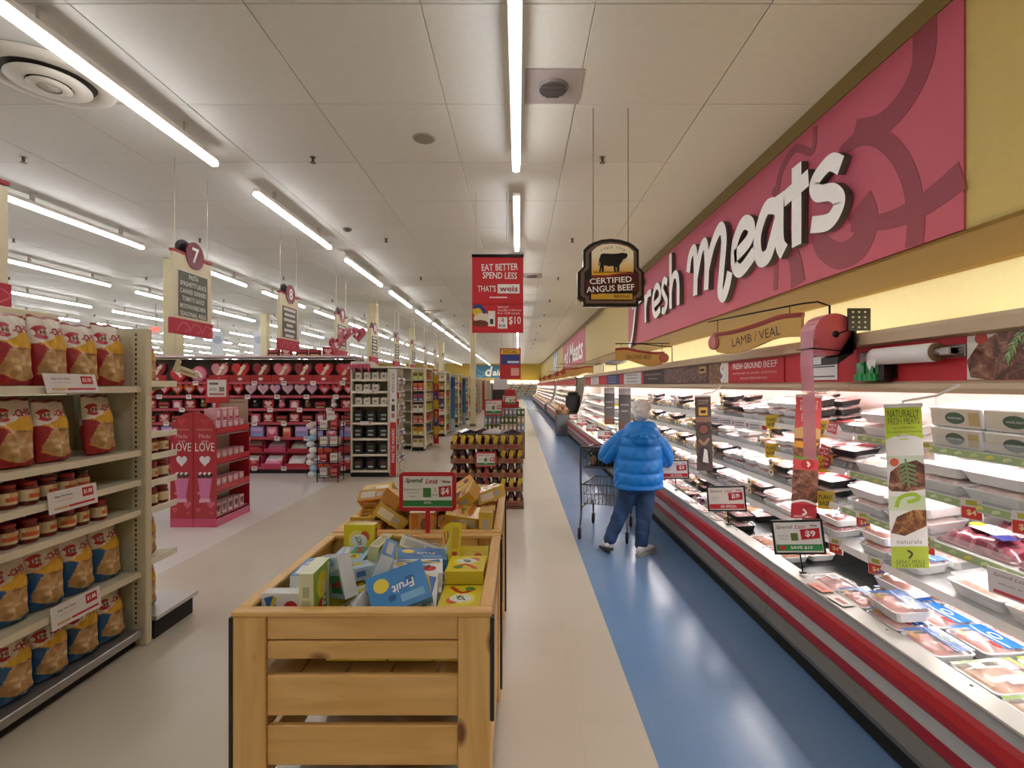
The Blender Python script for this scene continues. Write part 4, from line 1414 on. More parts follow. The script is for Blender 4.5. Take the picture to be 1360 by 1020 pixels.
PILE_A = [(-0.599, 1.896, 0.687, 0.000, -0.000, -3.142), (-0.786, 1.898, 0.873, 1.571, -1.535, -1.571), (-0.699, 1.899, 0.763, 0.040, -0.594, -0.018), (-0.899, 1.899, 0.772, 1.571, 1.571, 0.000), (-0.467, 1.923, 0.874, -0.738, 0.243, -2.796), (-0.230, 1.926, 0.687, -0.000, -0.000, 1.571), (-0.398, 1.926, 0.687, -3.142, 0.000, 1.571), (-0.230, 1.926, 0.745, -0.000, 0.000, -1.571), (-0.406, 1.953, 0.816, 0.000, -0.770, 1.658), (-0.230, 1.984, 0.803, -0.000, 0.000, -1.571), (-0.754, 2.029, 0.891, -1.669, 0.263, 2.333), (-0.891, 2.055, 0.838, -1.571, 0.034, 1.682), (-0.529, 2.058, 0.745, 0.000, -0.000, -2.016), (-0.894, 2.067, 0.713, 0.301, 0.000, -1.571), (-0.637, 2.094, 0.687, 0.000, 0.000, 1.571), (-0.438, 2.096, 0.804, 0.020, 0.032, 0.119), (-0.585, 2.105, 0.906, 1.136, -0.018, -1.397), (-0.693, 2.120, 0.778, 0.257, -0.114, -1.608), (-0.866, 2.124, 0.661, 0.000, -0.301, -0.000), (-0.260, 2.124, 0.687, 0.000, 0.000, -3.142), (-0.444, 2.141, 0.863, -0.021, -0.031, -2.983), (-0.230, 2.194, 0.856, 0.000, 0.051, 1.571), (-0.781, 2.239, 0.820, -0.177, -0.030, 0.567), (-0.230, 2.252, 0.729, -0.000, -0.398, -1.571), (-0.493, 2.260, 0.800, 0.008, -0.101, -3.023), (-0.426, 2.269, 0.682, 0.831, 0.000, 1.224), (-0.811, 2.292, 0.687, -0.000, -0.000, -0.000), (-0.260, 2.316, 0.765, 0.398, -0.000, 3.142), (-0.460, 2.323, 0.855, 0.020, -0.106, -2.865), (-0.612, 2.324, 0.733, -0.001, 0.442, -1.573), (-0.828, 2.350, 0.745, 0.000, -0.000, -1.244), (-0.331, 2.420, 0.877, -1.940, 1.171, -1.599), (-0.581, 2.425, 0.711, -0.556, -0.230, 2.790), (-0.230, 2.439, 0.760, 0.000, -1.140, 1.571), (-0.841, 2.472, 0.803, -0.000, -3.142, 1.571), (-0.816, 2.527, 0.687, -0.000, -0.000, 1.579), (-0.580, 2.535, 0.805, 0.333, 0.329, 1.682), (-0.718, 2.537, 0.799, -1.443, 0.008, 1.517), (-0.496, 2.563, 0.839, -0.263, 0.315, -0.000), (-0.580, 2.568, 0.687, -0.000, 0.000, -3.142), (-0.387, 2.568, 0.721, 0.000, -0.315, 3.142), (-0.263, 2.568, 0.742, -0.000, 0.315, 0.000), (-0.840, 2.619, 0.830, -1.667, -1.571, 0.048)]
PILE_B = [(-0.881, 2.817, 0.822, 1.571, -3.129, 0.000), (-0.368, 2.817, 0.779, 1.571, -1.571, 0.000), (-0.546, 2.817, 0.858, 1.593, -1.569, -0.022), (-0.185, 2.854, 0.858, -3.142, 1.571, 0.000), (-0.600, 2.869, 0.717, -0.000, -0.001, -2.968), (-0.944, 2.880, 0.674, 1.571, -0.000, 1.571), (-0.220, 2.880, 0.717, -0.000, -0.000, 1.571), (-0.745, 2.885, 0.752, -1.559, -0.000, 1.745), (-0.750, 2.890, 0.915, -0.090, 0.620, 0.178), (-0.563, 2.901, 0.858, 1.452, 1.572, -0.025), (-0.330, 2.928, 0.896, -0.241, -2.996, 0.035), (-0.387, 2.950, 0.829, -0.260, -3.036, 0.191), (-0.909, 2.958, 0.873, 0.000, 0.000, -1.571), (-0.378, 2.964, 0.750, -0.157, 0.234, -1.601), (-0.703, 2.971, 0.977, -2.748, 0.351, 1.044), (-0.590, 2.985, 0.779, -0.563, -1.594, 2.309), (-0.410, 3.006, 0.678, -0.257, -0.231, -3.044), (-0.863, 3.040, 0.795, -0.000, 0.000, -2.913), (-0.490, 3.043, 0.978, -3.115, -0.742, 0.332), (-0.634, 3.056, 0.780, -0.001, -1.590, 1.747), (-0.878, 3.066, 0.960, -0.781, -0.118, -0.118), (-0.342, 3.070, 0.969, -0.376, 0.655, 2.782), (-0.881, 3.080, 0.717, -0.000, -0.000, 1.466), (-0.266, 3.085, 0.674, 1.571, 0.000, 1.608), (-0.220, 3.105, 0.787, -0.000, 0.000, -1.571), (-0.185, 3.108, 0.674, -1.571, -0.000, -1.571), (-0.248, 3.118, 0.865, 0.000, -0.000, -3.138), (-0.446, 3.136, 0.893, -0.910, 0.369, -1.634), (-0.456, 3.147, 0.759, -0.307, 0.319, -3.026), (-0.425, 3.160, 0.687, 0.353, -0.267, -0.044), (-0.880, 3.163, 0.973, 0.774, 2.978, -0.165), (-0.610, 3.176, 0.943, -0.408, -0.617, -2.245), (-0.906, 3.191, 0.814, -0.074, 0.788, 1.571), (-0.710, 3.193, 0.717, -0.000, -0.000, -1.222), (-0.738, 3.193, 0.844, 0.000, -0.570, -1.541), (-0.205, 3.229, 0.965, -0.123, -0.217, 0.522), (-0.520, 3.262, 0.733, 1.887, -0.395, 0.089), (-0.705, 3.280, 0.958, -0.953, 0.974, -1.468), (-0.300, 3.291, 0.856, -0.564, 0.359, -2.762), (-0.185, 3.293, 0.702, 0.000, 1.571, 0.000), (-0.788, 3.308, 0.864, -0.391, 0.548, 0.931), (-0.567, 3.311, 0.876, 0.904, -0.525, -0.081), (-0.943, 3.317, 0.886, 1.580, 0.783, -1.558), (-0.344, 3.347, 0.788, -0.430, -0.510, 2.325), (-0.881, 3.350, 0.717, -3.142, -0.000, -0.000), (-0.375, 3.389, 0.949, -2.677, -0.570, 0.220), (-0.663, 3.420, 0.702, 3.142, -1.571, 0.000), (-0.516, 3.420, 0.682, 0.000, 0.487, -3.142), (-0.515, 3.441, 0.872, 0.372, -2.636, -0.806), (-0.741, 3.469, 0.674, 1.571, 0.000, -1.571), (-0.302, 3.470, 0.717, -0.000, 3.142, -1.571), (-0.909, 3.470, 0.795, 0.000, -0.000, 1.571), (-0.185, 3.476, 0.779, -0.000, -1.571, 0.000), (-0.597, 3.489, 0.838, -0.100, -2.531, 0.047), (-0.881, 3.498, 0.717, -0.000, -0.000, -3.142), (-0.263, 3.498, 0.858, 0.000, 1.571, 0.000), (-0.743, 3.498, 0.854, -3.142, -1.444, -0.000), (-0.592, 3.533, 0.674, -1.571, 0.000, -0.000), (-0.376, 3.533, 0.858, 1.571, -1.571, 0.000)]
for pile, kinds, where, dims, nm in ((PILE_A, FR, 'front crate', 'fruit snack', 'fruit snack boxes in the front crate'), (PILE_B, GR, 'second crate', 'granola bar', 'granola bar boxes in the second crate')):
    cnt = {}
    for i, (x, y, z, a, b_, c) in enumerate(pile):
        kd = kinds[(0, 1, 0, 2, 0, 3, 1, 4, 0)[(i * 5 + i // 4) % 9] if len(kinds) > 3 else (i * 7 + i // 3) % 3]
        top = not any(abs(q[0] - x) < 0.09 and abs(q[1] - y) < 0.08 and q[2] > z + 0.03 for q in pile)
        if top:
            k = cnt[kd[0]] = cnt.get(kd[0], 0) + 1
            tilt = max(abs(a), abs(b_)) % pi
            lb = f'{kd[0]} {dims} box, {nth(k - 1)} such from the near rail atop the {where}'
        else:
            lb = f'{kd[0]} {dims} box buried under others in the {where}'
        kd[1].put((x, y, z), (a, b_, c), lb, nm)
# ================================================================ packages in the meat cases
def loft(m, rings, col, mat=0, close_top=True, close_bot=True, smooth=False):
    """rings of (w, d, z, r): rounded rectangles of half sizes w, d"""
    k = 0
    vs, fs = [], []
    for w, d, z, r in rings:
        P = rrect(-w, w, -d, d, r, 2)
        k = len(P)
        vs += [(x, y, z) for x, y in P]
    for j in range(len(rings) - 1):
        for i in range(k):
            q = (i + 1) % k
            fs.append((j * k + i, j * k + q, (j + 1) * k + q, (j + 1) * k + i))
    m.add(vs, fs, col, mat, smooth)
    if close_bot:
        m.add(vs[:k], [tuple(range(k - 1, -1, -1))], col, mat)
    if close_top:
        m.add(vs[-k:], [tuple(range(k))], col, mat)
    return m


def mound(m, w, d, z0, h, cols, nx=9, ny=7, seed=1, lump=0.35, mat=0, pieces=1):
    r = random.Random(seed)
    vs, fs, cl = [], [], []
    for j in range(ny + 1):
        for i in range(nx + 1):
            u, v = 2 * i / nx - 1, 2 * j / ny - 1
            e = max(0.0, 1 - abs(u) ** 5) * max(0.0, 1 - abs(v) ** 5)
            q = 1.0
            if pieces > 1:
                q = 0.72 + 0.28 * abs(sin(pi * pieces * (u + 1) / 2 + 0.35 * v))
            vs.append((u * w, v * d, z0 + h * e * q * (1 + r.uniform(-lump, lump))))
    for j in range(ny):
        for i in range(nx):
            a = j * (nx + 1) + i
            fs.append((a, a + 1, a + nx + 2, a + nx + 1))
            c = r.random()
            cl.append(mixc(cols[0], cols[1], c if pieces == 1 else 0.5 + 0.5 * sin(pi * pieces * 2 * i / nx + c)))
    return m.add(vs, fs, cl, mat, True)


TOP = FACE


def tray(name, w, d, h, tcol, mcols, mat='meat', seed=1, label=True, extra=None, pieces=1, film=True, lump=0.3, fill=0.3):
    def mk():
        t = thing(name, '', 'meat package')
        a, b_ = w / 2, d / 2
        loft(MB(), [(a * 0.86, b_ * 0.84, 0, 0.02), (a * 0.97, b_ * 0.97, h * 0.8, 0.02), (a, b_, h * 0.82, 0.022), (a, b_, h * 0.9, 0.022), (a * 0.93, b_ * 0.91, h * 0.9, 0.02), (a * 0.9, b_ * 0.88, h * 0.6, 0.02)], tcol).build('tray', ['plastic'], t)
        mound(MB(), a * 0.9, b_ * 0.88, h * 0.66, h * fill + 0.006, mcols, seed=seed, lump=lump, pieces=pieces).build('meat', [mat], t)
        z = h * (0.72 + fill) + 0.008
        if film:
            loft(MB(), [(a * 1.0, b_ * 1.0, h * 0.9, 0.022), (a * 0.93, b_ * 0.92, z + 0.002, 0.03)], '#ffffff', close_bot=False).build('film', ['glass'], t)
        if label:
            m = MB(TOP)
            m.rect(-a * 0.55, a * 0.05, -b_ * 0.1, b_ * 0.6, -z - 0.004, '#efeeec')
            for k in range(3):
                m.rect(-a * 0.5, -a * 0.05, b_ * (0.1 + 0.14 * k), b_ * (0.14 + 0.14 * k), -z - 0.0044, '#6c6a6a')
            m.build('label', ['card'], t)
        if extra:
            extra(t, a, b_, z)
        return t
    return Proto(mk)


def ex_turkey(t, a, b, z):
    m = MB(TOP)
    m.flat([(-a * 0.96, -b * 0.1), (-a * 0.3, b * 0.1), (a * 0.96, b * 0.02), (a * 0.96, b * 0.92), (-a * 0.96, b * 0.92)], -z - 0.003, '#2f66b4')
    m.flat([(-a * 0.96, -b * 0.9), (-a * 0.78, -b * 0.8), (-a * 0.74, 0), (-a * 0.96, 0)], -z - 0.0034, '#2f66b4')
    m.flat(circ(0.0, b * 0.55, a * 0.3, b * 0.2), -z - 0.0038, '#d8cf4e')
    m.flat(circ(0.0, b * 0.55, a * 0.22, b * 0.13), -z - 0.0042, '#2c5ca4')
    m.stroke([(-a * 0.9, b * 0.3), (-a * 0.2, b * 0.2), (a * 0.9, b * 0.25)], 0.005, -z - 0.0046, -z - 0.0032, '#e8eef6')
    m.rect(a * 0.35, a * 0.9, -b * 0.25, -b * 0.05, -z - 0.0036, '#b8322c')
    m.flat(circ(-a * 0.4, -b * 0.7, a * 0.3, b * 0.16), -z - 0.0036, '#b98a4a')
    m.build('printed_film', ['film'], t, label='blue printed film')


def ex_green(t, a, b, z):
    m = MB(TOP)
    m.rect(-a * 0.98, -a * 0.8, -b * 0.95, b * 0.95, -z + 0.006, '#8fae2e')
    m.rect(-a * 0.98, a * 0.98, b * 0.82, b * 0.98, -z + 0.0056, '#96b436')
    m.rect(-a * 0.75, -a * 0.1, b * 0.3, b * 0.7, -z - 0.003, '#d7535a')
    m.rect(a * 0.2, a * 0.7, -b * 0.3, b * 0.2, -z - 0.003, '#eceae6')
    m.rect(-a * 0.7, -a * 0.3, -b * 0.6, -b * 0.2, -z - 0.003, '#e6e2dc')
    m.build('printed_film', ['film'], t, label='green edged printed film')


def ex_badge(t, a, b, z):
    m = MB(T(-a * 0.74, 0, 0))
    loft(m, [(a * 0.24, b * 1.02, 0.012, 0.01), (a * 0.25, b * 1.05, z * 0.6, 0.01), (a * 0.24, b * 0.95, z + 0.006, 0.02)], '#8c673a')
    m.build('sleeve', ['card'], t, label='brown card sleeve')
    m = MB(T(-a * 0.74, -b * 1.05 - 0.004, z * 0.75))
    m.prism(circ(0, 0.012, 0.036, n=16), -0.003, 0.0, '#d9c07a')
    m.flat(circ(0, 0.012, 0.029, n=16), -0.0034, '#efe4c0')
    m.flat([(-0.018, 0.003), (0.016, 0.003), (0.018, 0.024), (0.012, 0.02), (-0.016, 0.02)], -0.0038, '#1d1712')
    m.build('round_badge', ['card'], t, label='cream badge with a black steer')


def ex_red(t, a, b, z):
    m = MB(TOP)
    m.flat([(-a * 1.0, -b * 1.02), (-a * 0.5, -b * 1.02), (-a * 0.4, -b * 0.2), (a * 0.3, b * 0.2), (a * 1.0, b * 0.25), (a * 1.0, b * 0.85), (a * 0.2, b * 0.75), (-a * 0.8, b * 0.1)], -z - 0.003, '#b51a26')
    m.build('red_sleeve', ['gloss'], t, label='curved red sleeve')
    m = MB(T(-a * 0.75, -b - 0.05, z * 0.4) @ RX(-0.3))
    m.prism([(-0.05, -0.03), (0.05, -0.04), (0.055, 0.04), (-0.045, 0.05)], -0.002, 0.0, '#b51a26')
    m.text('FRESH PORK', 0.004, 0.022, -0.0026, '#f3dcdc', w=0.08, h=0.014, bold=0.02)
    m.text('EASY COOK', 0.004, -0.012, -0.0026, '#f3dcdc', w=0.08, h=0.014, bold=0.02)
    m.flat([(-0.006, -0.003), (0.01, -0.003), (0.002, 0.012)], -0.0026, '#f3dcdc')
    m.build('hang_tag', ['gloss'], t, label='red tag with white print')


def mk_carton():
    t = thing('white_carton', '', 'carton')
    w, d, h = 0.145, 0.19, 0.10
    MB().box(-w, w, -d, d, 0, h, '#edece9', bev=0.006, cols={'-y': '#cfc4b2'}).build('carton', ['card'], t)
    m = MB(TOP)
    for x in (-0.07, 0.04):
        for k in range(9):
            m.rect(x - 0.004, x + 0.004, -d * 0.9 + k * 0.042, -d * 0.9 + k * 0.042 + 0.02, -h - 0.0006, '#5a5d5c')
    m.build('dash_print', ['card'], t)['kind'] = 'stuff'
    m = MB()
    m.flat(circ(0.0, h * 0.48, 0.055, 0.03), -d - 0.0008, '#4d5f4c')
    m.text('WHITE MEAT', 0, h * 0.48, -d - 0.0016, '#e6eae2', w=0.08, h=0.01)
    m.rect(0.075, 0.13, h * 0.15, h * 0.8, -d - 0.0007, '#b9a26a')
    m.build('front_print', ['card'], t)
    return t


def mk_ribs():
    t = thing('rib_pack', '', 'meat package')
    m = MB()
    mound(m, 0.19, 0.11, 0.0, 0.07, ('#6d2536', '#a8606a'), nx=14, ny=9, seed=4, lump=0.25, pieces=5)
    m.build('meat', ['marble'], t)
    loft(MB(), [(0.20, 0.12, 0.0, 0.02), (0.195, 0.115, 0.008, 0.02)], '#7c3442').build('pouch', ['film'], t)
    m = MB(TOP @ T(0, 0, 0))
    m.flat([(-0.1, -0.03), (0.06, -0.05), (0.09, 0.05), (-0.08, 0.06)], -0.082, '#dcd3d6')
    m.flat(circ(-0.1, 0.02, 0.03), -0.083, '#d8c23c')
    m.flat([(0.05, -0.07), (0.12, -0.08), (0.14, -0.02), (0.07, 0.0)], -0.083, '#3d3f86')
    m.build('label', ['film'], t)
    return t


def mk_roll():
    t = thing('beef_roll', '', 'meat package')
    o = (0, 0, 0.04)
    MB().lathe([(0.02, -0.128), (0.036, -0.118), (0.04, -0.10), (0.04, 0.10), (0.036, 0.118), (0.02, 0.125)], 14, '#8f6a3c', o=o, axis='y', cols=['#a9854e', '#8f6a3c', '#91673a', '#8f6a3c', '#a9854e']).build('wrap', ['film'], t)
    m = MB(T(0, -0.129, 0.04))
    m.prism(circ(0, 0, 0.034, n=16), -0.004, 0.001, '#d6c08a')
    m.flat(circ(0, 0, 0.028, n=16), -0.0045, '#efe6cc')
    m.flat([(-0.014, -0.006), (0.014, -0.006), (0.017, 0.012), (-0.013, 0.01)], -0.005, '#2a1d14')
    m.build('end_badge', ['card'], t, label='cream round end badge')
    m = MB(TOP)
    m.rect(-0.02, 0.02, -0.06, 0.04, -0.0815, '#e9e6e0')
    m.build('label', ['card'], t)
    return t


def pillow_geo(m, w, d, h, colf, nx=10, ny=7, seed=1, wob=0.1, mat=0):
    """a flat sealed pouch, lying down"""
    r = random.Random(seed)
    for s in (1, -1):
        vs, fs, cl = [], [], []
        for j in range(ny + 1):
            for i in range(nx + 1):
                u, v = 2 * i / nx - 1, 2 * j / ny - 1
                e = (max(0, 1 - u ** 4) * max(0, 1 - v ** 4)) ** 0.6
                vs.append((u * w, v * d, h / 2 + s * h / 2 * e * (1 + (r.uniform(-wob, wob) if s > 0 else 0))))
        for j in range(ny):
            for i in range(nx):
                a = j * (nx + 1) + i
                f = (a, a + 1, a + nx + 2, a + nx + 1)
                fs.append(f if s > 0 else f[::-1])
                cl.append(C(colf((i + 0.5) / nx, (j + 0.5) / ny)))
        m.add(vs, fs, cl, mat, True)
    return m


def deli(name, c1, c2, c3, seed=1):
    def mk():
        t = thing(name, '', 'food packet')
        pillow_geo(MB(), 0.105, 0.085, 0.05, lambda u, v: c1 if v < 0.72 else c2, seed=seed).build('pouch', ['film'], t)
        m = MB(TOP)
        m.flat(circ(0.0, -0.01, 0.045, 0.03), -0.0535, c3)
        m.build('label', ['film'], t)
        return t
    return Proto(mk)


PK = {
    'chicken': (tray('chicken_tray', 0.31, 0.235, 0.062, '#efecea', ('#e9c3b3', '#f1d6c8'), seed=3, pieces=3), 0.31, 0.235, 'large white tray of pale chicken'),
    'chicken2': (tray('chicken_tray', 0.27, 0.22, 0.07, '#f1efed', ('#eecabd', '#e6b6a6'), seed=5, pieces=2, fill=0.45), 0.27, 0.22, 'deep white tray of pink chicken pieces'),
    'turkey': (tray('turkey_tray', 0.215, 0.175, 0.055, '#eceae8', ('#d98f86', '#e3a79c'), 'meat', 6, False, ex_turkey), 0.215, 0.175, 'white tray of ground turkey with blue film'),
    'green': (tray('cutlet_tray', 0.21, 0.26, 0.05, '#e9e8e4', ('#d9a184', '#e2b79c'), 'meat', 7, False, ex_green, pieces=2), 0.21, 0.26, 'white tray of chicken cutlets with green edging'),
    'pork': (tray('pork_tray', 0.235, 0.165, 0.045, '#efeeec', ('#dba49e', '#c98784'), 'marble', 8, pieces=2), 0.235, 0.165, 'white tray of pink pork chops'),
    'pork2': (tray('pork_tray', 0.2, 0.16, 0.04, '#f0efed', ('#e3b4ab', '#d2958f'), 'marble', 9), 0.2, 0.16, 'small white tray of pale pork'),
    'beef': (tray('beef_tray', 0.22, 0.165, 0.045, '#1f1d1e', ('#8b2a33', '#a94a4c'), 'marble', 10), 0.22, 0.165, 'black tray of red beef'),
    'steak': (tray('steak_tray', 0.24, 0.17, 0.05, '#e9e6e3', ('#b5605f', '#cf8f8a'), 'marble', 11, pieces=2), 0.24, 0.17, 'white tray of marbled steak'),
    'angus': (tray('angus_tray', 0.23, 0.165, 0.05, '#1d1b1b', ('#c07672', '#d8a49c'), 'marble', 12, True, ex_badge), 0.255, 0.185, 'black beef tray with brown sleeve and steer badge'),
    'red': (tray('sleeved_tray', 0.26, 0.19, 0.05, '#222021', ('#e7d2c9', '#dcb3a8'), 'meat', 13, True, ex_red), 0.27, 0.225, 'black tray of meat in a curved red sleeve'),
    'brat': (tray('sausage_tray', 0.24, 0.17, 0.045, '#e8e6e3', ('#b5532f', '#d98a58'), 'meat', 14, False, pieces=5), 0.24, 0.17, 'tray of orange brown sausages'),
    'carton': (Proto(mk_carton), 0.29, 0.38, 'white meat carton with dashed top'),
    'ribs': (Proto(mk_ribs), 0.40, 0.24, 'dark red vacuum pack of ribs'),
    'roll': (Proto(mk_roll), 0.088, 0.27, 'brown ground beef roll with a cream end badge'),
    'dred': (deli('deli_packet', '#c4402f', '#d9673a', '#e8d8b0', 1), 0.215, 0.175, 'red deli meat packet'),
    'dyel': (deli('deli_packet', '#d9b52e', '#e3c95a', '#b8452f', 2), 0.215, 0.175, 'yellow deli meat packet'),
    'dwhi': (deli('deli_packet', '#dfd9cc', '#c98a62', '#c4553c', 3), 0.215, 0.175, 'cream deli meat packet'),
    'dblu': (deli('deli_packet', '#8096a3', '#a7b7bf', '#dcdcd4', 4), 0.215, 0.175, 'grey blue deli meat packet'),
    'dgrn': (deli('deli_packet', '#7d8b35', '#3f3a30', '#c9c07a', 5), 0.215, 0.175, 'green and dark deli meat packet'),
}
HGT = {'chicken': 0.079, 'turkey': 0.074, 'pork': 0.062, 'pork2': 0.057, 'beef': 0.062, 'steak': 0.067, 'angus': 0.075, 'red': 0.068, 'brat': 0.06, 'carton': 0.103}
# levels: 0 = deck, 1..4 = shelves from below; each: (from Y, to Y, kinds, number of rows)
PLAN = {
    4: [(1.45, 2.62, ['carton'], 1), (2.62, 3.45, ['red', 'chicken', 'red'], 2), (3.45, 5.6, ['pork', 'angus', 'beef', 'pork2', 'steak', 'pork'], 2), (5.6, 8.6, ['roll', 'roll', 'steak', 'roll', 'beef', 'roll', 'roll', 'pork'], 1), (8.6, 10.4, ['beef', 'roll', 'pork', 'roll'], 1)],
    3: [(1.5, 2.72, ['chicken'], 2), (2.72, 3.45, ['red', 'chicken2'], 2), (3.45, 5.6, ['angus', 'pork2', 'pork', 'pork', 'pork2'], 2), (5.6, 8.6, ['roll', 'roll', 'pork', 'roll', 'roll', 'angus'], 1), (8.6, 10.4, ['roll', 'beef', 'roll', 'dwhi'], 1)],
    2: [(1.6, 2.5, ['ribs'], 2), (2.5, 3.16, ['chicken'], 2), (3.16, 3.6, ['red', 'steak'], 2), (3.6, 5.6, ['pork', 'angus', 'pork2', 'steak', 'pork'], 2), (5.6, 8.6, ['roll', 'roll', 'angus', 'roll', 'pork', 'roll'], 1), (8.6, 10.4, ['angus', 'roll', 'roll', 'pork'], 1)],
    1: [(1.3, 2.35, ['chicken2'], 2), (2.35, 2.95, ['turkey'], 2), (2.95, 3.6, ['beef', 'steak'], 2), (3.6, 5.6, ['pork', 'angus', 'pork2', 'pork'], 2), (5.6, 8.6, ['angus', 'pork', 'roll', 'roll', 'steak'], 1), (8.6, 10.4, ['angus', 'steak', 'roll', 'beef'], 1)],
    0: [(1.2, 2.02, ['green'], 2), (2.02, 2.72, ['turkey'], 3), (2.72, 2.98, ['pork'], 1), (3.25, 3.75, ['brat'], 2), (3.9, 5.6, ['beef', 'angus', 'ribs', 'steak'], 2), (5.6, 8.6, ['steak', 'angus', 'beef', 'roll', 'roll', 'ribs'], 2), (8.6, 10.4, ['angus', 'beef', 'pork'], 2)],
}
LEVEL = ['case deck', 'lowest shelf', 'second shelf', 'third shelf', 'top shelf']
DELI = {4: ['dgrn', 'dred', 'dwhi', 'dyel', 'dblu'], 3: ['dwhi', 'dred', 'dwhi', 'dyel', 'dyel', 'dblu'], 2: ['dred', 'dred', 'dwhi', 'dyel', 'dblu'], 1: ['dwhi', 'dred', 'dwhi', 'dyel', 'dblu'], 0: ['dwhi', 'dred', 'dwhi', 'dyel', 'dwhi']}
seen_n = {}
lay_top = []


def lay(level, y0, y1, kinds, rows, run=False):
    if level:
        z, x, dep = SHELVES[level - 1]
        z -= 0.0085
        tl = TILT
    else:
        z, x, dep = 0.4865, 1.745, 0.9
        tl = math.atan(0.0697)
    edge = 0.016
    for row in range(rows):
        y, k, dmax = y1, 0, 0
        while True:
            kd = kinds[(k * 5 // len(kinds) if run else k + row) % len(kinds)] if not run else kinds[min(int((y1 - y) / (y1 - y0) * len(kinds)), len(kinds) - 1)]
            pr, w, d, lb = PK[kd]
            if y - w - 0.004 < y0:
                break
            depth = edge + d / 2 + (RND.uniform(0, 0.012) if kd != 'carton' else 0)
            if level and depth + d / 2 > dep - 0.02:
                k += 1
                y -= w
                dmax = max(dmax, d)
                if k > 60:
                    break
                continue
            n = seen_n[(lb, level)] = seen_n.get((lb, level), 0) + 1
            jit = RND.uniform(-0.035, 0.035)
            pr.put((x + depth * cos(tl), y - w / 2 - 0.002, z + depth * sin(tl) + 0.001), Euler((tl, 0, -pi / 2 + jit)),
                   f'{lb}, {nth(min(n - 1, 60))} from the near end, {LEVEL[level]}', lb.replace('white tray', 'white trays') + ' packages')
            hh = HGT.get(kd)
            if hh and 1.4 < y < 8.6 and (RND.random() < (0.85 if level == 4 else 0.72 if level else 0.35)):
                for q in range(2 if level == 4 and kd not in ('carton', 'chicken2') and RND.random() < 0.6 else 1):
                    o = hh * (q + 1) + 0.003
                    lay_top.append((pr, (x + depth * cos(tl) - o * sin(tl) + 0.01, y - w / 2 - 0.002, z + depth * sin(tl) + 0.001 + o * cos(tl)), Euler((tl, 0, -pi / 2 + RND.uniform(-0.06, 0.06))), lb, level))
            y -= w + RND.uniform(0.006, 0.016)
            dmax = max(dmax, d)
            k += 1
        edge += dmax + 0.02


for lv in range(5):
    for y0, y1, kinds, rows in sorted(PLAN[lv]):
        # the near end is counted first
        lay(lv, y0, y1, kinds, rows)
    lay(lv, 10.6, 16.0, DELI[lv], 2 if lv in (0, 1, 3) else 1, run=True)

for pr, lc, ro, lb, lv in lay_top:
    n = seen_n[(lb, lv, 1)] = seen_n.get((lb, lv, 1), 0) + 1
    pr.put(lc, ro, f'stacked {lb}, {nth(min(n - 1, 60))} from near end, {LEVEL[lv]}', lb.replace('white tray', 'white trays') + ' packages')
# ================================================================ gondola end with crisps and salsa
GX, GY0, GY1 = -2.44, 2.02, 3.17
BEI = '#cdc4a8'
t = thing('shelf_unit', 'cream gondola end shelf unit stocked with crisps and salsa jars', 'shelf unit', (GX, GY0, 0), pi / 2)
W = GY1 - GY0            # local: x along the aisle (+Y), -y towards the aisle
MB().box(0, W, 0.44, 0.47, 0.02, 1.62, '#b9b096').build('back_panel', ['paint'], t)
for k, (a, b_) in enumerate(((-0.03, 0.0), (W, W + 0.03))):
    MB().box(a, b_, 0.06, 0.47, 0.0, 2.05, BEI, bev=0.003).build('end_panel', ['paint'], t)
    up = MB().box(a - 0.012, b_ + 0.012, -0.04, 0.058, 0.0, 2.05, '#cfc6aa', bev=0.006).build('upright', ['paint'], t, label='slotted cream upright')
    if k:
        m = MB()
        for q in range(60):
            z = 0.14 + q * 0.0315
            m.box(a - 0.0135, a - 0.0115, 0.02, 0.03, z, z + 0.017, '#2a2620')
        m.build('slot', ['rubber'], up)['kind'] = 'stuff'
SZ = [1.672, 1.262, 1.072, 0.878, 0.48]
for z in SZ:
    s_ = MB().box(0.002, W - 0.002, 0.004, 0.435, z - 0.022, z, '#c9c0a6').build('shelf', ['paint'], t)
    MB().prism([(0.002, z - 0.036), (W - 0.002, z - 0.036), (W - 0.002, z + 0.002), (0.002, z + 0.002)], -0.008, 0.003, '#d8cfb6').build('shelf_lip', ['paint'], s_)
MB().box(0.002, W - 0.002, 0.0, 0.435, 0.075, 0.105, '#bdb9b2').build('base_deck', ['steel'], t)
MB().box(0.002, W - 0.002, -0.02, -0.001, 0.062, 0.112, '#aaa8a4', bev=0.004).build('base_rail', ['steel'], t, label='silver base rail')
MB().box(0.002, W - 0.002, 0.03, 0.06, 0.0, 0.074, '#15120f').build('kick_plate', ['rubber'], t, label='black kick plate')


def bag_shape(w, h, d):
    def thick(u, v):
        e = max(0.0, 1 - abs(u) ** 2.6) ** 0.75
        f = min(1.0, (v + 0.10) / 0.22) ** 0.6 * max(0.0, 1 - v ** 3.5) ** 0.75
        return d / 2 * e * f * (1 + 0.12 * sin(9 * v + 3 * u) + 0.07 * sin(14 * u - 5 * v) + 0.05 * sin(23 * v + 9 * u))

    def at(u, v, s):
        ww = w / 2 * (1 - 0.10 * (1 - v) ** 3 - 0.06 * v * v + 0.012 * sin(11 * v))
        y = s * (thick(u, v) + 0.0015)
        if v < 0.12:
            y += 0.0
        return (u * ww, y + (0.012 * v * v), v * h + 0.004 * sin(6 * u) * v)
    return at


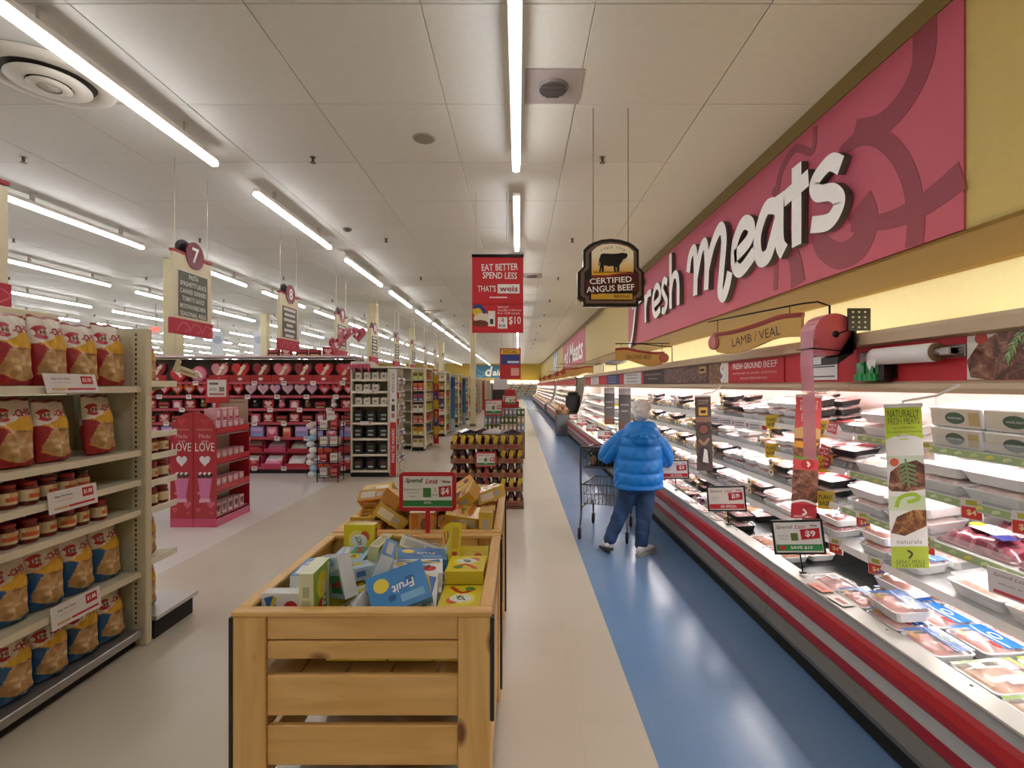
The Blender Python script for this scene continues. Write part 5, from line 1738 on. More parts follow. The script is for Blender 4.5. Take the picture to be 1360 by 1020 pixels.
def mk_chip(side, seed=1):
    w, h, d = 0.195, 0.385, 0.125
    at = bag_shape(w, h, d)

    def reg(u, v):
        if v > 0.965:
            return '#8e2026', 0
        sw = 0.66 + 0.07 * sin(2.2 * u + 0.4)
        if v > sw:
            return '#e2d9cc', 0
        if v > 0.52 + 0.05 * u * u - 0.05 * u:
            return '#d9a62a', 0
        top = 0.50 - 0.20 * max(0.0, -u - 0.05) ** 1.2
        bot = 0.19 - 0.12 * (1 - u * u) ** 1.5
        lft = -0.84 + 0.38 * max(0.0, (v - 0.22) / 0.3) ** 1.6
        if bot < v and lft < u < 0.86 and (v < 0.50 or u > -0.35):
            return '#c9a064', 1
        if bot - 0.012 < v <= bot and abs(u) < 0.9:
            return '#d9b04a', 0
        return side, 0

    def mk():
        t = thing('crisp_bag', '', 'crisps')
        m = MB()
        nx, nz = 44, 64
        for s in (-1, 1):
            vs, fs = [], []
            for j in range(nz + 1):
                for i in range(nx + 1):
                    vs.append(at(2 * i / nx - 1, j / nz, s))
            for j in range(nz):
                for i in range(nx):
                    a = j * (nx + 1) + i
                    f = (a, a + 1, a + nx + 2, a + nx + 1)
                    fs.append(f[::-1] if s > 0 else f)
            o = len(m.v)
            for j in range(nz + 1):
                for i in range(nx + 1):
                    c, q = reg(2 * i / nx - 1, j / nz)
                    if s > 0:
                        c, q = (side if (j / nz) < 0.5 else '#e2d9cc'), 0
                    m.vc[o + j * (nx + 1) + i] = (*C(c), 1.0 - q)
            m.add(vs, fs, side, 0, True)
        # floor of the bag
        m.add([at(2 * i / 10 - 1, 0, -1) for i in range(11)] + [at(1 - 2 * i / 10, 0, 1) for i in range(11)], [tuple(range(21, -1, -1))], side)
        m.build('bag', ['bagfilm'], t)
        wrap = lambda x, z: (lambda q: (x, q[1] - 0.0035, z))(at(max(-1, min(1, x / (w / 2 * 0.95))), max(0, min(1, z / h)), -1))
        m = MB()
        C1 = spline([(-0.05 + 0.028 * cos(a), 0.29 + 0.028 * sin(a)) for a in [0.8 + 0.42 * k for k in range(12)]], 3)
        vs, fs = [], []
        for k, (x, z) in enumerate(C1):
            dx, dz = (x + 0.05) / 0.028, (z - 0.29) / 0.028
            q = 0.007 + 0.006 * sin(pi * k / len(C1))
            vs += [wrap(x - dx * q, z - dz * q), wrap(x + dx * q, z + dz * q)]
        for k in range(len(C1) - 1):
            fs.append((2 * k, 2 * k + 1, 2 * k + 3, 2 * k + 2))
        m.add(vs, [f[::-1] for f in fs], '#b3202c')
        m.add(vs, fs, '#b3202c')
        m.text('HI', -0.047, 0.29, 0, '#7d1d24', w=0.024, h=0.025, bold=0.03, wrap=wrap)
        m.text("-CHI'S", 0.026, 0.30, 0, '#b3202c', w=0.09, h=0.042, bold=0.03, rot=0.1, wrap=wrap)
        m.build('brand_lettering', ['bagfilm'], t)
        m = MB()
        m.text('RESTAURANTE STYLE', 0.028, 0.193, 0, '#5d3a20', w=0.075, h=0.009, bold=0.02, wrap=wrap)
        m.build('lettering', ['bagfilm'], t)
        return t
    return Proto(mk)


CHR, CHB = mk_chip('#a3242c'), mk_chip('#1f5686')


def gx(yw, depth, z):
    """a spot on the gondola: yw along the aisle, depth behind the shelf's front edge"""
    return (GX - depth, yw, z)


for row, (pr, z, ys, col, shelf) in enumerate(((CHR, SZ[0], [2.26, 2.455, 2.65, 2.845, 3.04], 'red and white', 'top shelf'), (CHR, SZ[1], [2.27, 2.47, 2.68, 2.98], 'red and white', 'second shelf'),
                                               (CHB, SZ[4], [2.26, 2.455, 2.65, 2.845, 3.04], 'blue and white', 'lowest shelf'), (CHB, 0.107, [2.26, 2.455, 2.65, 2.845, 3.04], 'blue and white', 'base deck'))):
    for i, y in enumerate(ys):
        dp = 0.10 + 0.012 * ((i * 3 + row) % 3)
        pr.put(gx(y, dp, z + 0.007), Euler((-0.06, 0, pi / 2 - 0.06 + 0.06 * ((i * 7 + row) % 4 - 1.5))),
               f'{col} bag of tortilla crisps on the {shelf}, {nth(len(ys) - 1 - i)} from the slotted upright', f'{col} crisp bags', (1, 1, (0.99, 0.92, 0.90, 0.84)[row] * (1.0, 0.96, 0.985, 0.94)[(i + row) % 4]))
    for i, y in enumerate(ys[1:] if row != 1 else ys):
        if row in (0, 2):
            pr.put(gx(y - 0.05, 0.312, z + 0.006), Euler((-0.04, 0, pi / 2 + 0.05 * (i % 3 - 1))), f'{col} bag of tortilla crisps behind on the {shelf}, {nth(i)} from near end', f'{col} crisp bags', (1, 1, (0.99, 0.92, 0.90, 0.84)[row]))


def mk_jar(lid):
    def mk():
        t = thing('salsa_jar', '', 'jar')
        MB().lathe([(0.036, 0.0), (0.041, 0.006), (0.042, 0.085), (0.033, 0.10), (0.032, 0.104)], 18, '#6b1a14').build('glass', ['gloss'], t)
        m = MB()
        n = 18
        for i in range(n):
            a0, a1 = 2 * pi * i / n, 2 * pi * (i + 1) / n
            r = 0.0426
            u = (i + 0.5) / n
            f = abs(u - 0.75)
            cols = ['#d8c49a', '#c4562a' if f < 0.16 else '#d8c49a', '#c9a06a' if f < 0.1 else '#dccba4']
            zs = [0.022, 0.036, 0.058, 0.08]
            for k in range(3):
                m.add([(r * cos(a0), r * sin(a0), zs[k]), (r * cos(a1), r * sin(a1), zs[k]), (r * cos(a1), r * sin(a1), zs[k + 1]), (r * cos(a0), r * sin(a0), zs[k + 1])], [(0, 1, 2, 3)], cols[k], 0, True)
        m.build('label', ['card'], t)
        m = MB().lathe([(0.036, 0.102), (0.037, 0.105), (0.037, 0.118), (0.033, 0.121), (0.0, 0.1215)], 18, lid, cap=False)
        m.build('lid', ['gloss'], t)
        return t
    return Proto(mk)


JR, JD = mk_jar('#9e1f24'), mk_jar('#3a1512')
for lv, (z, nm) in enumerate(((SZ[2], 'upper jar shelf'), (SZ[3], 'lower jar shelf'))):
    y = 2.10
    i = 0
    while y < (2.92 if lv == 0 else 3.0):
        pr = JD if (lv == 0 and y > 2.72) else JR
        pr.put(gx(y, 0.07 + 0.01 * (i % 2), z + 0.001), pi / 2 + RND.uniform(-0.6, 0.5), f'{"dark" if pr is JD else "red"} lidded salsa jar on the {nm}, {nth(i)} from the near end', 'salsa jars')
        if lv == 1 or i % 3:
            pr.put(gx(y + 0.02, 0.165, z + 0.001), pi / 2 + RND.uniform(-0.6, 0.5), f'{"dark" if pr is JD else "red"} lidded salsa jar in the back row, {nm}, {nth(i)} from near end', 'salsa jars')
        y += 0.097 + 0.006 * ((i * 5) % 3)
        i += 1


def price_card(y, z, w, h, label, tilt=-0.25, x=GX + 0.016, price='1.88', rz=pi / 2):
    t = thing('price_card', label, 'price card', (x, y, z), rot=Euler((tilt, 0, rz)))
    MB().box(-w / 2, w / 2, -0.002, 0.002, -h / 2, h / 2, '#ddd8d6').build('card', ['card'], t)
    m = MB().rect(w * 0.18, w * 0.42, -h * 0.05, h * 0.38, -0.0026, '#b8202c').rect(-w * 0.12, w * 0.44, -h * 0.36, -h * 0.26, -0.0026, '#b8202c').rect(-w * 0.4, -w * 0.14, -h * 0.36, -h * 0.26, -0.0026, '#c9a05a')
    m.build('print', ['card'], t)
    m = MB().text('Stay On Now', -w * 0.2, h * 0.22, -0.0032, '#46404a', w=w * 0.36, h=h * 0.12, bold=0.02).text('tortilla chips', -w * 0.2, h * 0.02, -0.0032, '#807a80', w=w * 0.36, h=h * 0.08)
    m.text('$' + price, w * 0.30, h * 0.17, -0.0032, '#f2e6e6', w=w * 0.18, h=h * 0.22, bold=0.02)
    m.build('lettering', ['card'], t)
    return t


price_card(2.66, SZ[0] + 0.02, 0.31, 0.105, 'white price card with red price on the top crisp shelf', price='2.50')
price_card(2.67, SZ[2] - 0.005, 0.29, 0.115, 'white price card with red price on the upper jar shelf', tilt=-0.1)
price_card(2.69, SZ[4] - 0.02, 0.30, 0.12, 'white price card with red price above the base deck bags', tilt=-0.1)

# side wing beyond the upright
t = thing('shelf_unit', 'narrow cream side wing shelf just beyond the slotted upright', 'shelf unit', (GX, 3.225, 0), pi / 2)
WW = 0.26
MB().box(0, WW, 0.24, 0.26, 0.16, 1.98, '#c2b99f').build('back_panel', ['paint'], t)
MB().box(0.0, 0.012, 0.02, 0.24, 0.16, 1.95, '#c9c0a6').build('side_panel', ['paint'], t)
WZ = [1.70, 1.36, 1.215, 1.04, 0.862, 0.52]
for z in WZ:
    s_ = MB().box(0.013, WW, 0.0, 0.239, z - 0.018, z, '#d0c8ae').build('shelf', ['paint'], t)
    MB().box(0.013, WW + 0.002, -0.012, -0.001, z - 0.03, z + 0.012, '#e4dfcd', bev=0.003).build('shelf_lip', ['plastic'], s_)
    m = MB()
    m.M = RZ(pi / 2) @ T(0, -WW - 0.004, 0)
    m.prism([(0.0, z - 0.019), (0.235, z - 0.019), (0.235, z - 0.075)], 0.0, 0.003, '#d8d0b8')
    m.build('bracket', ['paint'], s_)
MB().box(0.0, 0.42, -0.06, 0.30, 0.13, 0.16, '#c6c4c0', bev=0.003).build('base_deck', ['steel'], t)
MB().box(0.02, 0.40, -0.03, 0.28, 0.0, 0.129, '#1b1714').build('kick_base', ['rubber'], t, label='black kick base')
for k in (1, 2, 3):
    JR.put((GX - 0.06, 3.33, WZ[k + 1] + 0.001), pi / 2 + 0.3 * k, f'salsa jar on the side wing, {nth(k - 1)} such from the top', 'salsa jars')
    JR.put((GX - 0.06, 3.43, WZ[k + 1] + 0.001), pi / 2 + 0.5 * k, f'far salsa jar on the side wing, {nth(k - 1)} such from the top', 'salsa jars')
CHR.put((GX - 0.12, 3.36, WZ[0] + 0.001), pi / 2, 'red and white crisp bag on the top of the side wing', 'red and white crisp bags', (0.8, 0.8, 0.75))
CHR.put((GX - 0.12, 3.36, WZ[5] + 0.001), pi / 2, 'red and white crisp bag on the lowest side wing shelf', 'red and white crisp bags', (0.8, 0.8, 0.75))
CHB.put((GX - 0.12, 3.36, 0.161), pi / 2, 'blue and white crisp bag on the base of the side wing', 'blue and white crisp bags', (0.8, 0.8, 0.85))
t = thing('shelf_flag', 'tilted cream shelf flag sticking out beside the side wing bag', 'price card', (GX + 0.01, 3.50, 1.80), rot=Euler((0, 0.35, 0)))
MB().box(0.0, 0.15, -0.004, 0.004, -0.025, 0.025, '#e3d9bb', bev=0.003).build('flag', ['plastic'], t)
MB().box(0.02, 0.13, -0.0052, -0.0042, -0.006, 0.004, '#b98a5a').build('print', ['card'], t)
MB().box(-0.03, 0.0, -0.012, 0.012, -0.03, 0.06, '#cfc6aa', bev=0.004).build('clip', ['plastic'], t)
# ================================================================ Valentine gondola, seen across the aisle
CY, CX0, CX1 = 9.33, -8.6, -3.09
t = thing('shelf_unit', 'long dark red gondola stocked with Valentine candy boxes', 'shelf unit', (CX0, CY, 0))
W = CX1 - CX0
MB().box(0, W, 0.46, 0.50, 0.12, 2.2, '#5d5148').build('back_panel', ['paint'], t)
MB().box(0, W, -0.03, 0.5, 2.215, 2.25, '#e3c9cd').build('top_shelf', ['paint'], t, label='pale pink top shelf')
MB().box(0, W, 0.03, 0.45, 0.0, 0.10, '#1c1514').build('kick_base', ['rubber'], t, label='black kick base')
for k in range(int(W / 1.22) + 1):
    x = W - k * 1.22
    MB().box(x - 0.012, x + 0.012, 0.43, 0.459, 0.1, 2.2, '#6a5c52').build('upright', ['paint'], t)
CZS = [1.75, 1.488, 1.24, 0.977, 0.693, 0.395, 0.125]
for z in CZS:
    if z == 0.395:
        MB().box(0, W, 0.12, 0.459, z - 0.02, z, '#8c2530').build('shelf', ['paint'], t)
        continue
    s_ = MB().box(0, W, 0.0, 0.459, z - 0.02, z, '#8c2530').build('shelf', ['paint'], t)
    MB().box(0, W, -0.008, -0.001, z - 0.045, z + 0.003, '#b3404e').build('shelf_lip', ['paint'], s_)
for x, lb in ((0, 'far'), (W - 0.02, 'near')):
    MB().box(x, x + 0.02, 0.0, 0.459, 0.1, 2.2, '#7d7166').build('end_panel', ['paint'], t)


def heart_box(col, col2, w=0.37, h=0.36, ribbon=True):
    def mk():
        t = thing('heart_box', '', 'candy box')
        MB().prism(heart(0, h * 0.52, w * 0.95, h), -0.03, 0.03, col).build('box', ['gloss'], t)
        MB().prism(heart(0, h * 0.53, w * 0.85, h * 0.88), -0.042, -0.031, col2).build('lid', ['gloss'], t)
        if ribbon:
            b_ = MB().box(-w * 0.53, w * 0.53, -0.06, -0.05, 0.0, h * 0.36, '#a4121c').build('card_base', ['gloss'], t)
            MB().flat(circ(0, h * 0.15, 0.045, 0.028, 12), -0.061, '#e3d3d0').build('sticker', ['card'], b_)
        else:
            MB().prism(heart(0, h * 0.5, w * 0.5, h * 0.45, 14), -0.047, -0.0425, '#c9a0ac').build('print', ['gloss'], t)
        if ribbon:
            m = MB().stroke([(-0.07, 0.06), (0.0, h * 0.5), (0.09, h * 0.88)], 0.055, -0.048, -0.043, '#e6cfb4', steps=4)
            m.ball((0.055, -0.055, h * 0.72), (0.05, 0.02, 0.035), '#e9d9c4', 8, 5)
            m.build('ribbon', ['gloss'], t)
        return t
    return Proto(mk)


def disc_box(col, col2, r=0.15):
    def mk():
        t = thing('round_candy_box', '', 'candy box')
        MB().prism(circ(0, r, r, n=20), -0.035, 0.035, col).build('box', ['gloss'], t)
        m = MB().prism(circ(0, r, r * 0.8, n=18), -0.04, -0.0355, col2)
        m.stroke([(-r * 0.4, r * 1.4), (0.02, r), (r * 0.4, r * 0.55)], 0.05, -0.044, -0.0405, '#f0d8dc', steps=3)
        m.build('print', ['gloss'], t)
        return t
    return Proto(mk)


def pack(name, cat, w, h, d, col, col2, col3, shape='r'):
    def mk():
        t = thing(name, '', cat)
        MB().box(-w / 2, w / 2, -d / 2, d / 2, 0, h, col, bev=0.006).build('box', ['gloss'], t)
        m = MB()
        if shape == 'h':
            m.flat(heart(0, h * 0.5, w * 0.7, h * 0.7), -d / 2 - 0.001, col2)
        elif shape == 'c':
            m.flat(circ(0, h * 0.5, w * 0.32, h * 0.32, 14), -d / 2 - 0.001, col2)
        else:
            m.rect(-w * 0.4, w * 0.4, h * 0.55, h * 0.85, -d / 2 - 0.001, col2)
        m.rect(-w * 0.35, w * 0.35, h * 0.12, h * 0.26, -d / 2 - 0.0015, col3)
        m.build('print', ['gloss'], t)
        return t
    return Proto(mk)


def plush(col, col2):
    def mk():
        t = thing('plush_toy', '', 'plush toy')
        MB().ball((0, 0, 0.063), (0.06, 0.05, 0.062), col, 10, 7).build('body', ['cloth'], t)
        h_ = MB().ball((0, -0.01, 0.145), (0.05, 0.045, 0.045), col, 10, 7).build('head', ['cloth'], t)
        for s in (-1, 1):
            MB().ball((s * 0.04, 0, 0.185), (0.018, 0.012, 0.018), col2, 8, 5).build('ear', ['cloth'], t)
        MB().ball((0, -0.05, 0.135), (0.02, 0.014, 0.015), '#efe6dc', 8, 5).build('muzzle', ['cloth'], t)
        return t
    return Proto(mk)


HB = {'red': heart_box('#a8141f', '#c01c28'), 'dark red': heart_box('#6d1020', '#8a1526'), 'pink': heart_box('#c23a52', '#d66a7c'), 'white lettered': heart_box('#b01a28', '#c8868c')}
RB = {'red': disc_box('#b0141f', '#c6202c'), 'pink': disc_box('#c65a72', '#d87a90')}
SH = {'orange': heart_box('#c4481c', '#d65a24', 0.23, 0.215, False), 'pale pink': heart_box('#c98aa0', '#dcb6c6', 0.23, 0.215, False), 'bright red': heart_box('#a81a24', '#cc2a34', 0.23, 0.215, False), 'lilac': heart_box('#a06a94', '#cf9ab8', 0.23, 0.215, False)}
BX = {'crimson': pack('candy_box', 'candy box', 0.2, 0.17, 0.07, '#a01a26', '#e2b4b4', '#d6a8a4', 'h'), 'rose': pack('candy_box', 'candy box', 0.18, 0.16, 0.07, '#c0506a', '#ecc6d0', '#f0e0e4', 'c'), 'maroon': pack('candy_box', 'candy box', 0.22, 0.13, 0.08, '#5a1018', '#b0303c', '#d8b070')}
LV = {'lavender': pack('candy_pack', 'candy packet', 0.25, 0.21, 0.08, '#9a86c0', '#c9a0d0', '#7aa4d4'), 'pink': pack('candy_pack', 'candy packet', 0.2, 0.2, 0.08, '#d06a8a', '#e8b0c4', '#c43a56', 'h'), 'coral': pack('candy_pack', 'candy packet', 0.15, 0.19, 0.08, '#d0604a', '#eab0a0', '#b03040')}
PL = {'white': plush('#e0d6cc', '#d0b8b0'), 'brown': plush('#8a5a3c', '#6d4228'), 'pink': plush('#d08a9a', '#c06a80'), 'black': plush('#2c2627', '#3c3435')}
TR = {'red': '#b0202c', 'orange': '#c4481c', 'pink': '#c23a62'}


def candy_tray(bc, ic, n):
    def mk():
        t = thing('candy_case', '', 'candy case')
        w = 0.42
        m = MB().box(-w / 2, w / 2, -0.14, 0.14, 0, 0.012, bc)
        m.box(-w / 2, w / 2, -0.14, -0.132, 0.012, 0.065, bc)
        m.box(-w / 2, w / 2, 0.132, 0.14, 0.012, 0.23, bc)
        m.box(-w / 2, -w / 2 + 0.008, -0.132, 0.132, 0.012, 0.2, bc)
        m.box(w / 2 - 0.008, w / 2, -0.132, 0.132, 0.012, 0.2, bc)
        m.build('carton', ['card'], t)
        for k in range(n):
            pillow_geo(MB(RX(radians(50)) @ T(0, 0, 0)), 0.15, 0.07, 0.04, lambda u, v: ic if v < 0.7 else '#e8dce4', 8, 5, seed=k).build('candy_bag', ['film'], t, loc=(0, -0.06 + 0.055 * k, 0.085 + 0.02 * k))
        return t
    return Proto(mk)


CT_ = {'red and white': candy_tray('#b0202c', '#d8cfca', 3), 'orange and purple': candy_tray('#c4481c', '#8a74b8', 3), 'pink': candy_tray('#c23a62', '#d87a96', 3), 'red': candy_tray('#b0202c', '#c43a46', 3)}
cn = {}


def cput(D, key, x, z, what, shelf, dy=0.09, rz=0.0, grp=None, back=0.0):
    n = cn[(key, what, shelf)] = cn.get((key, what, shelf), 0) + 1
    D[key].put((x, CY + dy, z + 0.001), rz, f'{key} {what}, {shelf}, {nth(n - 1)} such from the far end', grp or f'{what} items on the Valentine gondola')


seq1 = ['dark red', 'R:red', 'R:pink', 'white lettered', 'red', 'dark red', 'pink', 'dark red', 'red', 'red']
x = CX1 - 0.23
k = 0
while x > -7.3:
    s_ = seq1[::-1][k % 10]
    if s_[:2] == 'R:':
        cput(RB, s_[2:], x, CZS[0], 'round candy box', 'upper candy shelf')
    else:
        cput(HB, s_, x, CZS[0], 'ribboned heart box', 'upper candy shelf')
    if k % 2 == 0:
        cput(BX, 'crimson', x - 0.02, CZS[0], 'candy box behind', 'upper candy shelf', dy=0.30, grp='candy boxes behind the hearts')
    x -= 0.40
    k += 1
seq2 = ['orange', 'orange', 'bright red', 'bright red', 'bright red', 'bright red', 'pale pink', 'pale pink', 'lilac', 'lilac', 'pale pink', 'lilac', 'bright red', 'bright red', 'bright red']
x = CX1 - 0.15
k = 0
while x > -7.2:
    cput(SH, seq2[::-1][k % 15], x, CZS[1], 'small heart box', 'second candy shelf', dy=0.08, rz=0.1 * (k % 3 - 1))
    x -= 0.235
    k += 1
x = CX1 - 0.2
k = 0
while x > -7.2:
    if k % 4 in (1, 3) and k < 13:
        key = ['white', 'brown', 'pink', 'black'][(k // 2) % 4]
        cput(PL, key, x, CZS[2], 'plush toy', 'third candy shelf')
    else:
        key = ['crimson', 'rose', 'maroon'][k % 3]
        cput(BX, key, x, CZS[2], 'candy box', 'third candy shelf')
    key = ['maroon', 'crimson', 'rose', 'maroon', 'crimson'][k % 5]
    cput(BX, key, x, CZS[3], 'candy box', 'fourth candy shelf', rz=0.08 * (k % 3 - 1))
    if k % 2 == 0:
        cput(SH, 'bright red', x + 0.01, CZS[3], 'heart box behind', 'fourth candy shelf', dy=0.22)
    x -= 0.25
    k += 1
x = CX1 - 0.2
k = 0
while x > -7.2:
    cput(LV, ['lavender', 'pink', 'lavender', 'lavender', 'coral', 'pink'][k % 6], x, CZS[4], 'packet', 'fifth candy shelf', dy=0.08)
    x -= 0.285
    k += 1
for z, sh in ((CZS[5], 'sixth candy shelf'), (CZS[6], 'base candy shelf')):
    x = CX1 - 0.26
    k = 0
    while x > -6.6:
        cput(CT_, ['red', 'orange and purple', 'red and white', 'pink'][k % 4], x, z, 'open candy case', sh, dy=0.15 if z < 0.3 else 0.27)
        x -= 0.45
        k += 1
# boxes standing on the top shelf
for k, (x, col) in enumerate(((-4.75, 'maroon'), (-4.5, 'crimson'), (-4.2, 'maroon'), (-3.95, 'maroon'), (-3.7, 'crimson'))):
    BX[col].put((x, CY + 0.2, 2.251), 0.1 * k, f'{col} candy box on the pale top shelf, {nth(k)} from the far end', 'candy boxes on the top shelf')
# white price tags hanging on the lips
n = 0
for i, z in enumerate(CZS):
    if i == 5:
        continue
    for k in range(7):
        x = CX1 - 0.25 - k * 0.56 - 0.13 * (i % 3)
        if x < -6.9:
            continue
        tt = thing('price_tag', f'white price tag on the {("upper", "second", "third", "fourth", "fifth", "", "base")[i]} candy shelf, {nth(k)} from the bottle shelf', 'price tag', (x, CY - 0.0115, z - 0.02))
        tt['group'] = 'price tags on the Valentine gondola'
        MB().box(-0.05, 0.05, -0.002, 0.002, -0.045, 0.035, '#e4d6d4').build('tag', ['card'], tt)
        MB().rect(-0.035, 0.035, -0.01, 0.02, -0.0026, '#a08a8c').build('print', ['card'], tt)
# red framed price sign on the LOVE display
t = thing('price_sign', 'red framed white price sign standing above the LOVE display', 'price sign', (-3.98, 6.475, 1.45))
MB().box(-0.15, 0.15, -0.008, 0.008, 0.0, 0.33, '#b8202a', bev=0.004).build('frame', ['plastic'], t)
m = MB().rect(-0.125, 0.125, 0.08, 0.305, -0.0086, '#dcd2cc').rect(-0.1, 0.1, 0.1, 0.13, -0.0092, '#b06a6a').rect(-0.1, 0.02, 0.24, 0.27, -0.0092, '#6a6260').rect(0.03, 0.1, 0.15, 0.21, -0.0092, '#7c7470')
m.rect(-0.1, 0.0, 0.16, 0.2, -0.0092, '#b5aca8')
m.build('price_sheet', ['card'], t)
MB().box(-0.02, 0.02, -0.006, 0.006, -0.36, 0.0, '#b8202a').build('stem', ['plastic'], t)

# ---------------------------------------------------------------- LOVE floor display
LX0, LX1, LY0, LY1 = -4.12, -3.575, 5.81, 6.52
t = thing('floor_display', 'red cardboard LOVE floor display with side shelves of pink candy', 'display', ((LX0 + LX1) / 2, LY0, 0))
w = (LX1 - LX0) / 2
for s in (-1, 1):
    xa, xb = (-w, -0.003) if s < 0 else (0.003, w)
    arch = [(xa, 0.1), (xb, 0.1)]
    top = [(x, 1.12 + 0.25 * (1 - (abs(x) / w) ** 2.2) ** 0.7) for x in [xb - (xb - xa) * i / 8 for i in range(9)]]
    p = MB().prism(arch + top, -0.012, 0.0, '#a9182a').build('front_panel', ['gloss'], t)
    MB().prism([(xa, 0.0), (xb, 0.0), (xb, 0.1), (xa, 0.1)], -0.013, 0.0, '#c9486e').build('pink_base', ['gloss'], t)
    xc = (xa + xb) / 2
    m = MB()
    m.flat(heart(xc, 0.78, 0.13, 0.13), -0.0126, '#d6cfd6')
    for q, (hx, hz, hs, c) in enumerate(((-0.08, 0.2, 0.07, '#c63a52'), (0.07, 0.26, 0.09, '#cc5a74'), (0.0, 1.24, 0.1, '#bd3046'), (0.08, 0.16, 0.05, '#c63a52'), (-0.07, 0.4, 0.04, '#d06a80'))):
        m.flat(heart(xc + hx, hz, hs, hs), -0.0126 - 0.0002 * q, c)
    m.flat([(xc - 0.085, 0.58), (xc + 0.085, 0.58), (xc + 0.05, 0.34), (xc - 0.05, 0.34)], -0.0132, '#c96a9a')
    m.flat([(xc - 0.06, 0.34), (xc + 0.06, 0.34), (xc + 0.07, 0.30), (xc - 0.07, 0.29)], -0.0134, '#d89ab8')
    for q in range(9):
        m.flat(circ(xc - 0.07 + 0.018 * q, 0.6 + 0.035 * (q * 5 % 3) / 2, 0.02, n=9), -0.0136 - 0.0002 * q, ('#3a1c14', '#e8d6d0', '#2c1410')[q % 3])
    m.build('print', ['gloss'], p)
    m = MB()
    m.text('LOVE', xc, 0.95, -0.0136, '#ecdfdc', w=0.225, h=0.10, bold=0.0)
    m.text('with', xc, 1.02, -0.0136, '#dba0a6', h=0.035)
    m.text('Made', xc, 1.08, -0.0136, '#dba0a6', h=0.045)
    m.text('chocolate treats', xc, 1.16, -0.0136, '#dba0a6', w=0.18, h=0.025)
    m.build('lettering', ['gloss'], p)
D = LY1 - LY0
MB().box(-w, w, D - 0.012, D, 0.0, 1.12, '#a9182a').build('rear_panel', ['gloss'], t)
MB().box(-0.01, 0.01, 0.001, D - 0.013, 0.0, 1.2, '#b9a89c').build('centre_board', ['card'], t)
LZ = [0.115, 0.41, 0.74, 1.10]
for z in LZ:
    s_ = MB().box(0.0105, w, 0.001, D - 0.013, z - 0.02, z, '#d8b8b4').build('side_shelf', ['card'], t)
    MB().box(w - 0.012, w, 0.002, D - 0.014, z - 0.012 if z > 0.2 else 0.0, z + 0.075 if z > 0.2 else 0.12, '#c0273a' if z > 0.2 else '#cf5a80').build('shelf_lip', ['gloss'], s_)
    MB().box(-w, -0.0105, 0.001, D - 0.013, z - 0.02, z, '#d8b8b4').build('side_shelf', ['card'], t)


def love_pack(c1, c2, c3):
    return pack('candy_carton', 'candy box', 0.10, 0.15, 0.14, c1, c2, c3, 'h')


LP1, LP2 = love_pack('#d89aa6', '#e8ccd0', '#b8202c'), love_pack('#caa0a4', '#5a2a2c', '#e6d8d4')
for i, z in enumerate(LZ):
    for k in range(5):
        p = (LP2 if i == 0 else LP1)
        p.put(((LX0 + LX1) / 2 + w - 0.095, LY0 + 0.07 + 0.125 * k, z + 0.001), pi / 2, f'pink candy carton, LOVE display, {nth(i)} tier up, {nth(k)} from the front', 'candy cartons in the LOVE display')
    if i == 3:
        for k in range(4):
            LP1.put(((LX0 + LX1) / 2 + w - 0.11, LY0 + 0.09 + 0.13 * k, z + 0.153), pi / 2 + 0.05, f'pink candy carton stacked atop the LOVE display, {nth(k)} from the front', 'candy cartons in the LOVE display')
t = thing('cardboard_header', 'brown cardboard header leaning above the LOVE display top tier', 'cardboard', (-3.78, 6.49, 1.12))
MB().box(-0.18, 0.2, -0.006, 0.006, 0.0, 0.38, '#a98a72', bev=0.002).build('board', ['card'], t)
MB().box(-0.14, 0.16, -0.0075, -0.0065, 0.33, 0.35, '#8c6e58').build('crease', ['card'], t)

# ---------------------------------------------------------------- bottle shelf at the gondola end
SY, SX0, SX1 = 8.97, -3.07, -2.36
t = thing('shelf_unit', 'cream shelf bay of white bottles and black tubs ending the Valentine gondola', 'shelf unit', (SX0, SY, 0))
W = SX1 - SX0
MB().box(0, W, 0.40, 0.43, 0.1, 2.0, '#bcb096').build('back_panel', ['paint'], t)
MB().box(0, 0.03, 0.0, 0.399, 0.08, 2.0, '#cfc6aa').build('end_panel', ['paint'], t)
MB().box(W - 0.03, W, 0.0, 0.399, 0.08, 2.0, '#cfc6aa').build('end_panel', ['paint'], t)
MB().box(-0.02, W + 0.3, -0.02, 0.6, 2.0, 2.03, '#d8d4ca').build('top_board', ['paint'], t)
MB().box(0.0, W, 0.02, 0.38, 0.0, 0.09, '#17120f').build('kick_base', ['rubber'], t, label='black kick base')
BZ = [1.795, 1.575, 1.33, 1.0, 0.71, 0.42, 0.125]
for z in BZ:
    s_ = MB().box(0.031, W - 0.031, 0.0, 0.399, z - 0.02, z, '#cfc7b0').build('shelf', ['paint'], t)
    MB().box(0.031, W - 0.031, -0.008, -0.001, z - 0.036, z + 0.004, '#ddd6c2').build('shelf_lip', ['paint'], s_)


def mk_bottle():
    t = thing('white_bottle', '', 'bottle')
    MB().box(-0.062, 0.062, -0.05, 0.05, 0, 0.13, '#dcd6cc', bev=0.014).build('body', ['plastic'], t)
    MB().lathe([(0.016, 0.13), (0.016, 0.165), (0.0, 0.166)], 10, '#4a3c34', cap=False).build('cap', ['plastic'], t)
    MB().rect(-0.04, 0.04, 0.03, 0.09, -0.051, '#c3b8a6').rect(-0.02, 0.02, 0.05, 0.07, -0.0515, '#6a5a4c').build('label', ['card'], t)
    return t


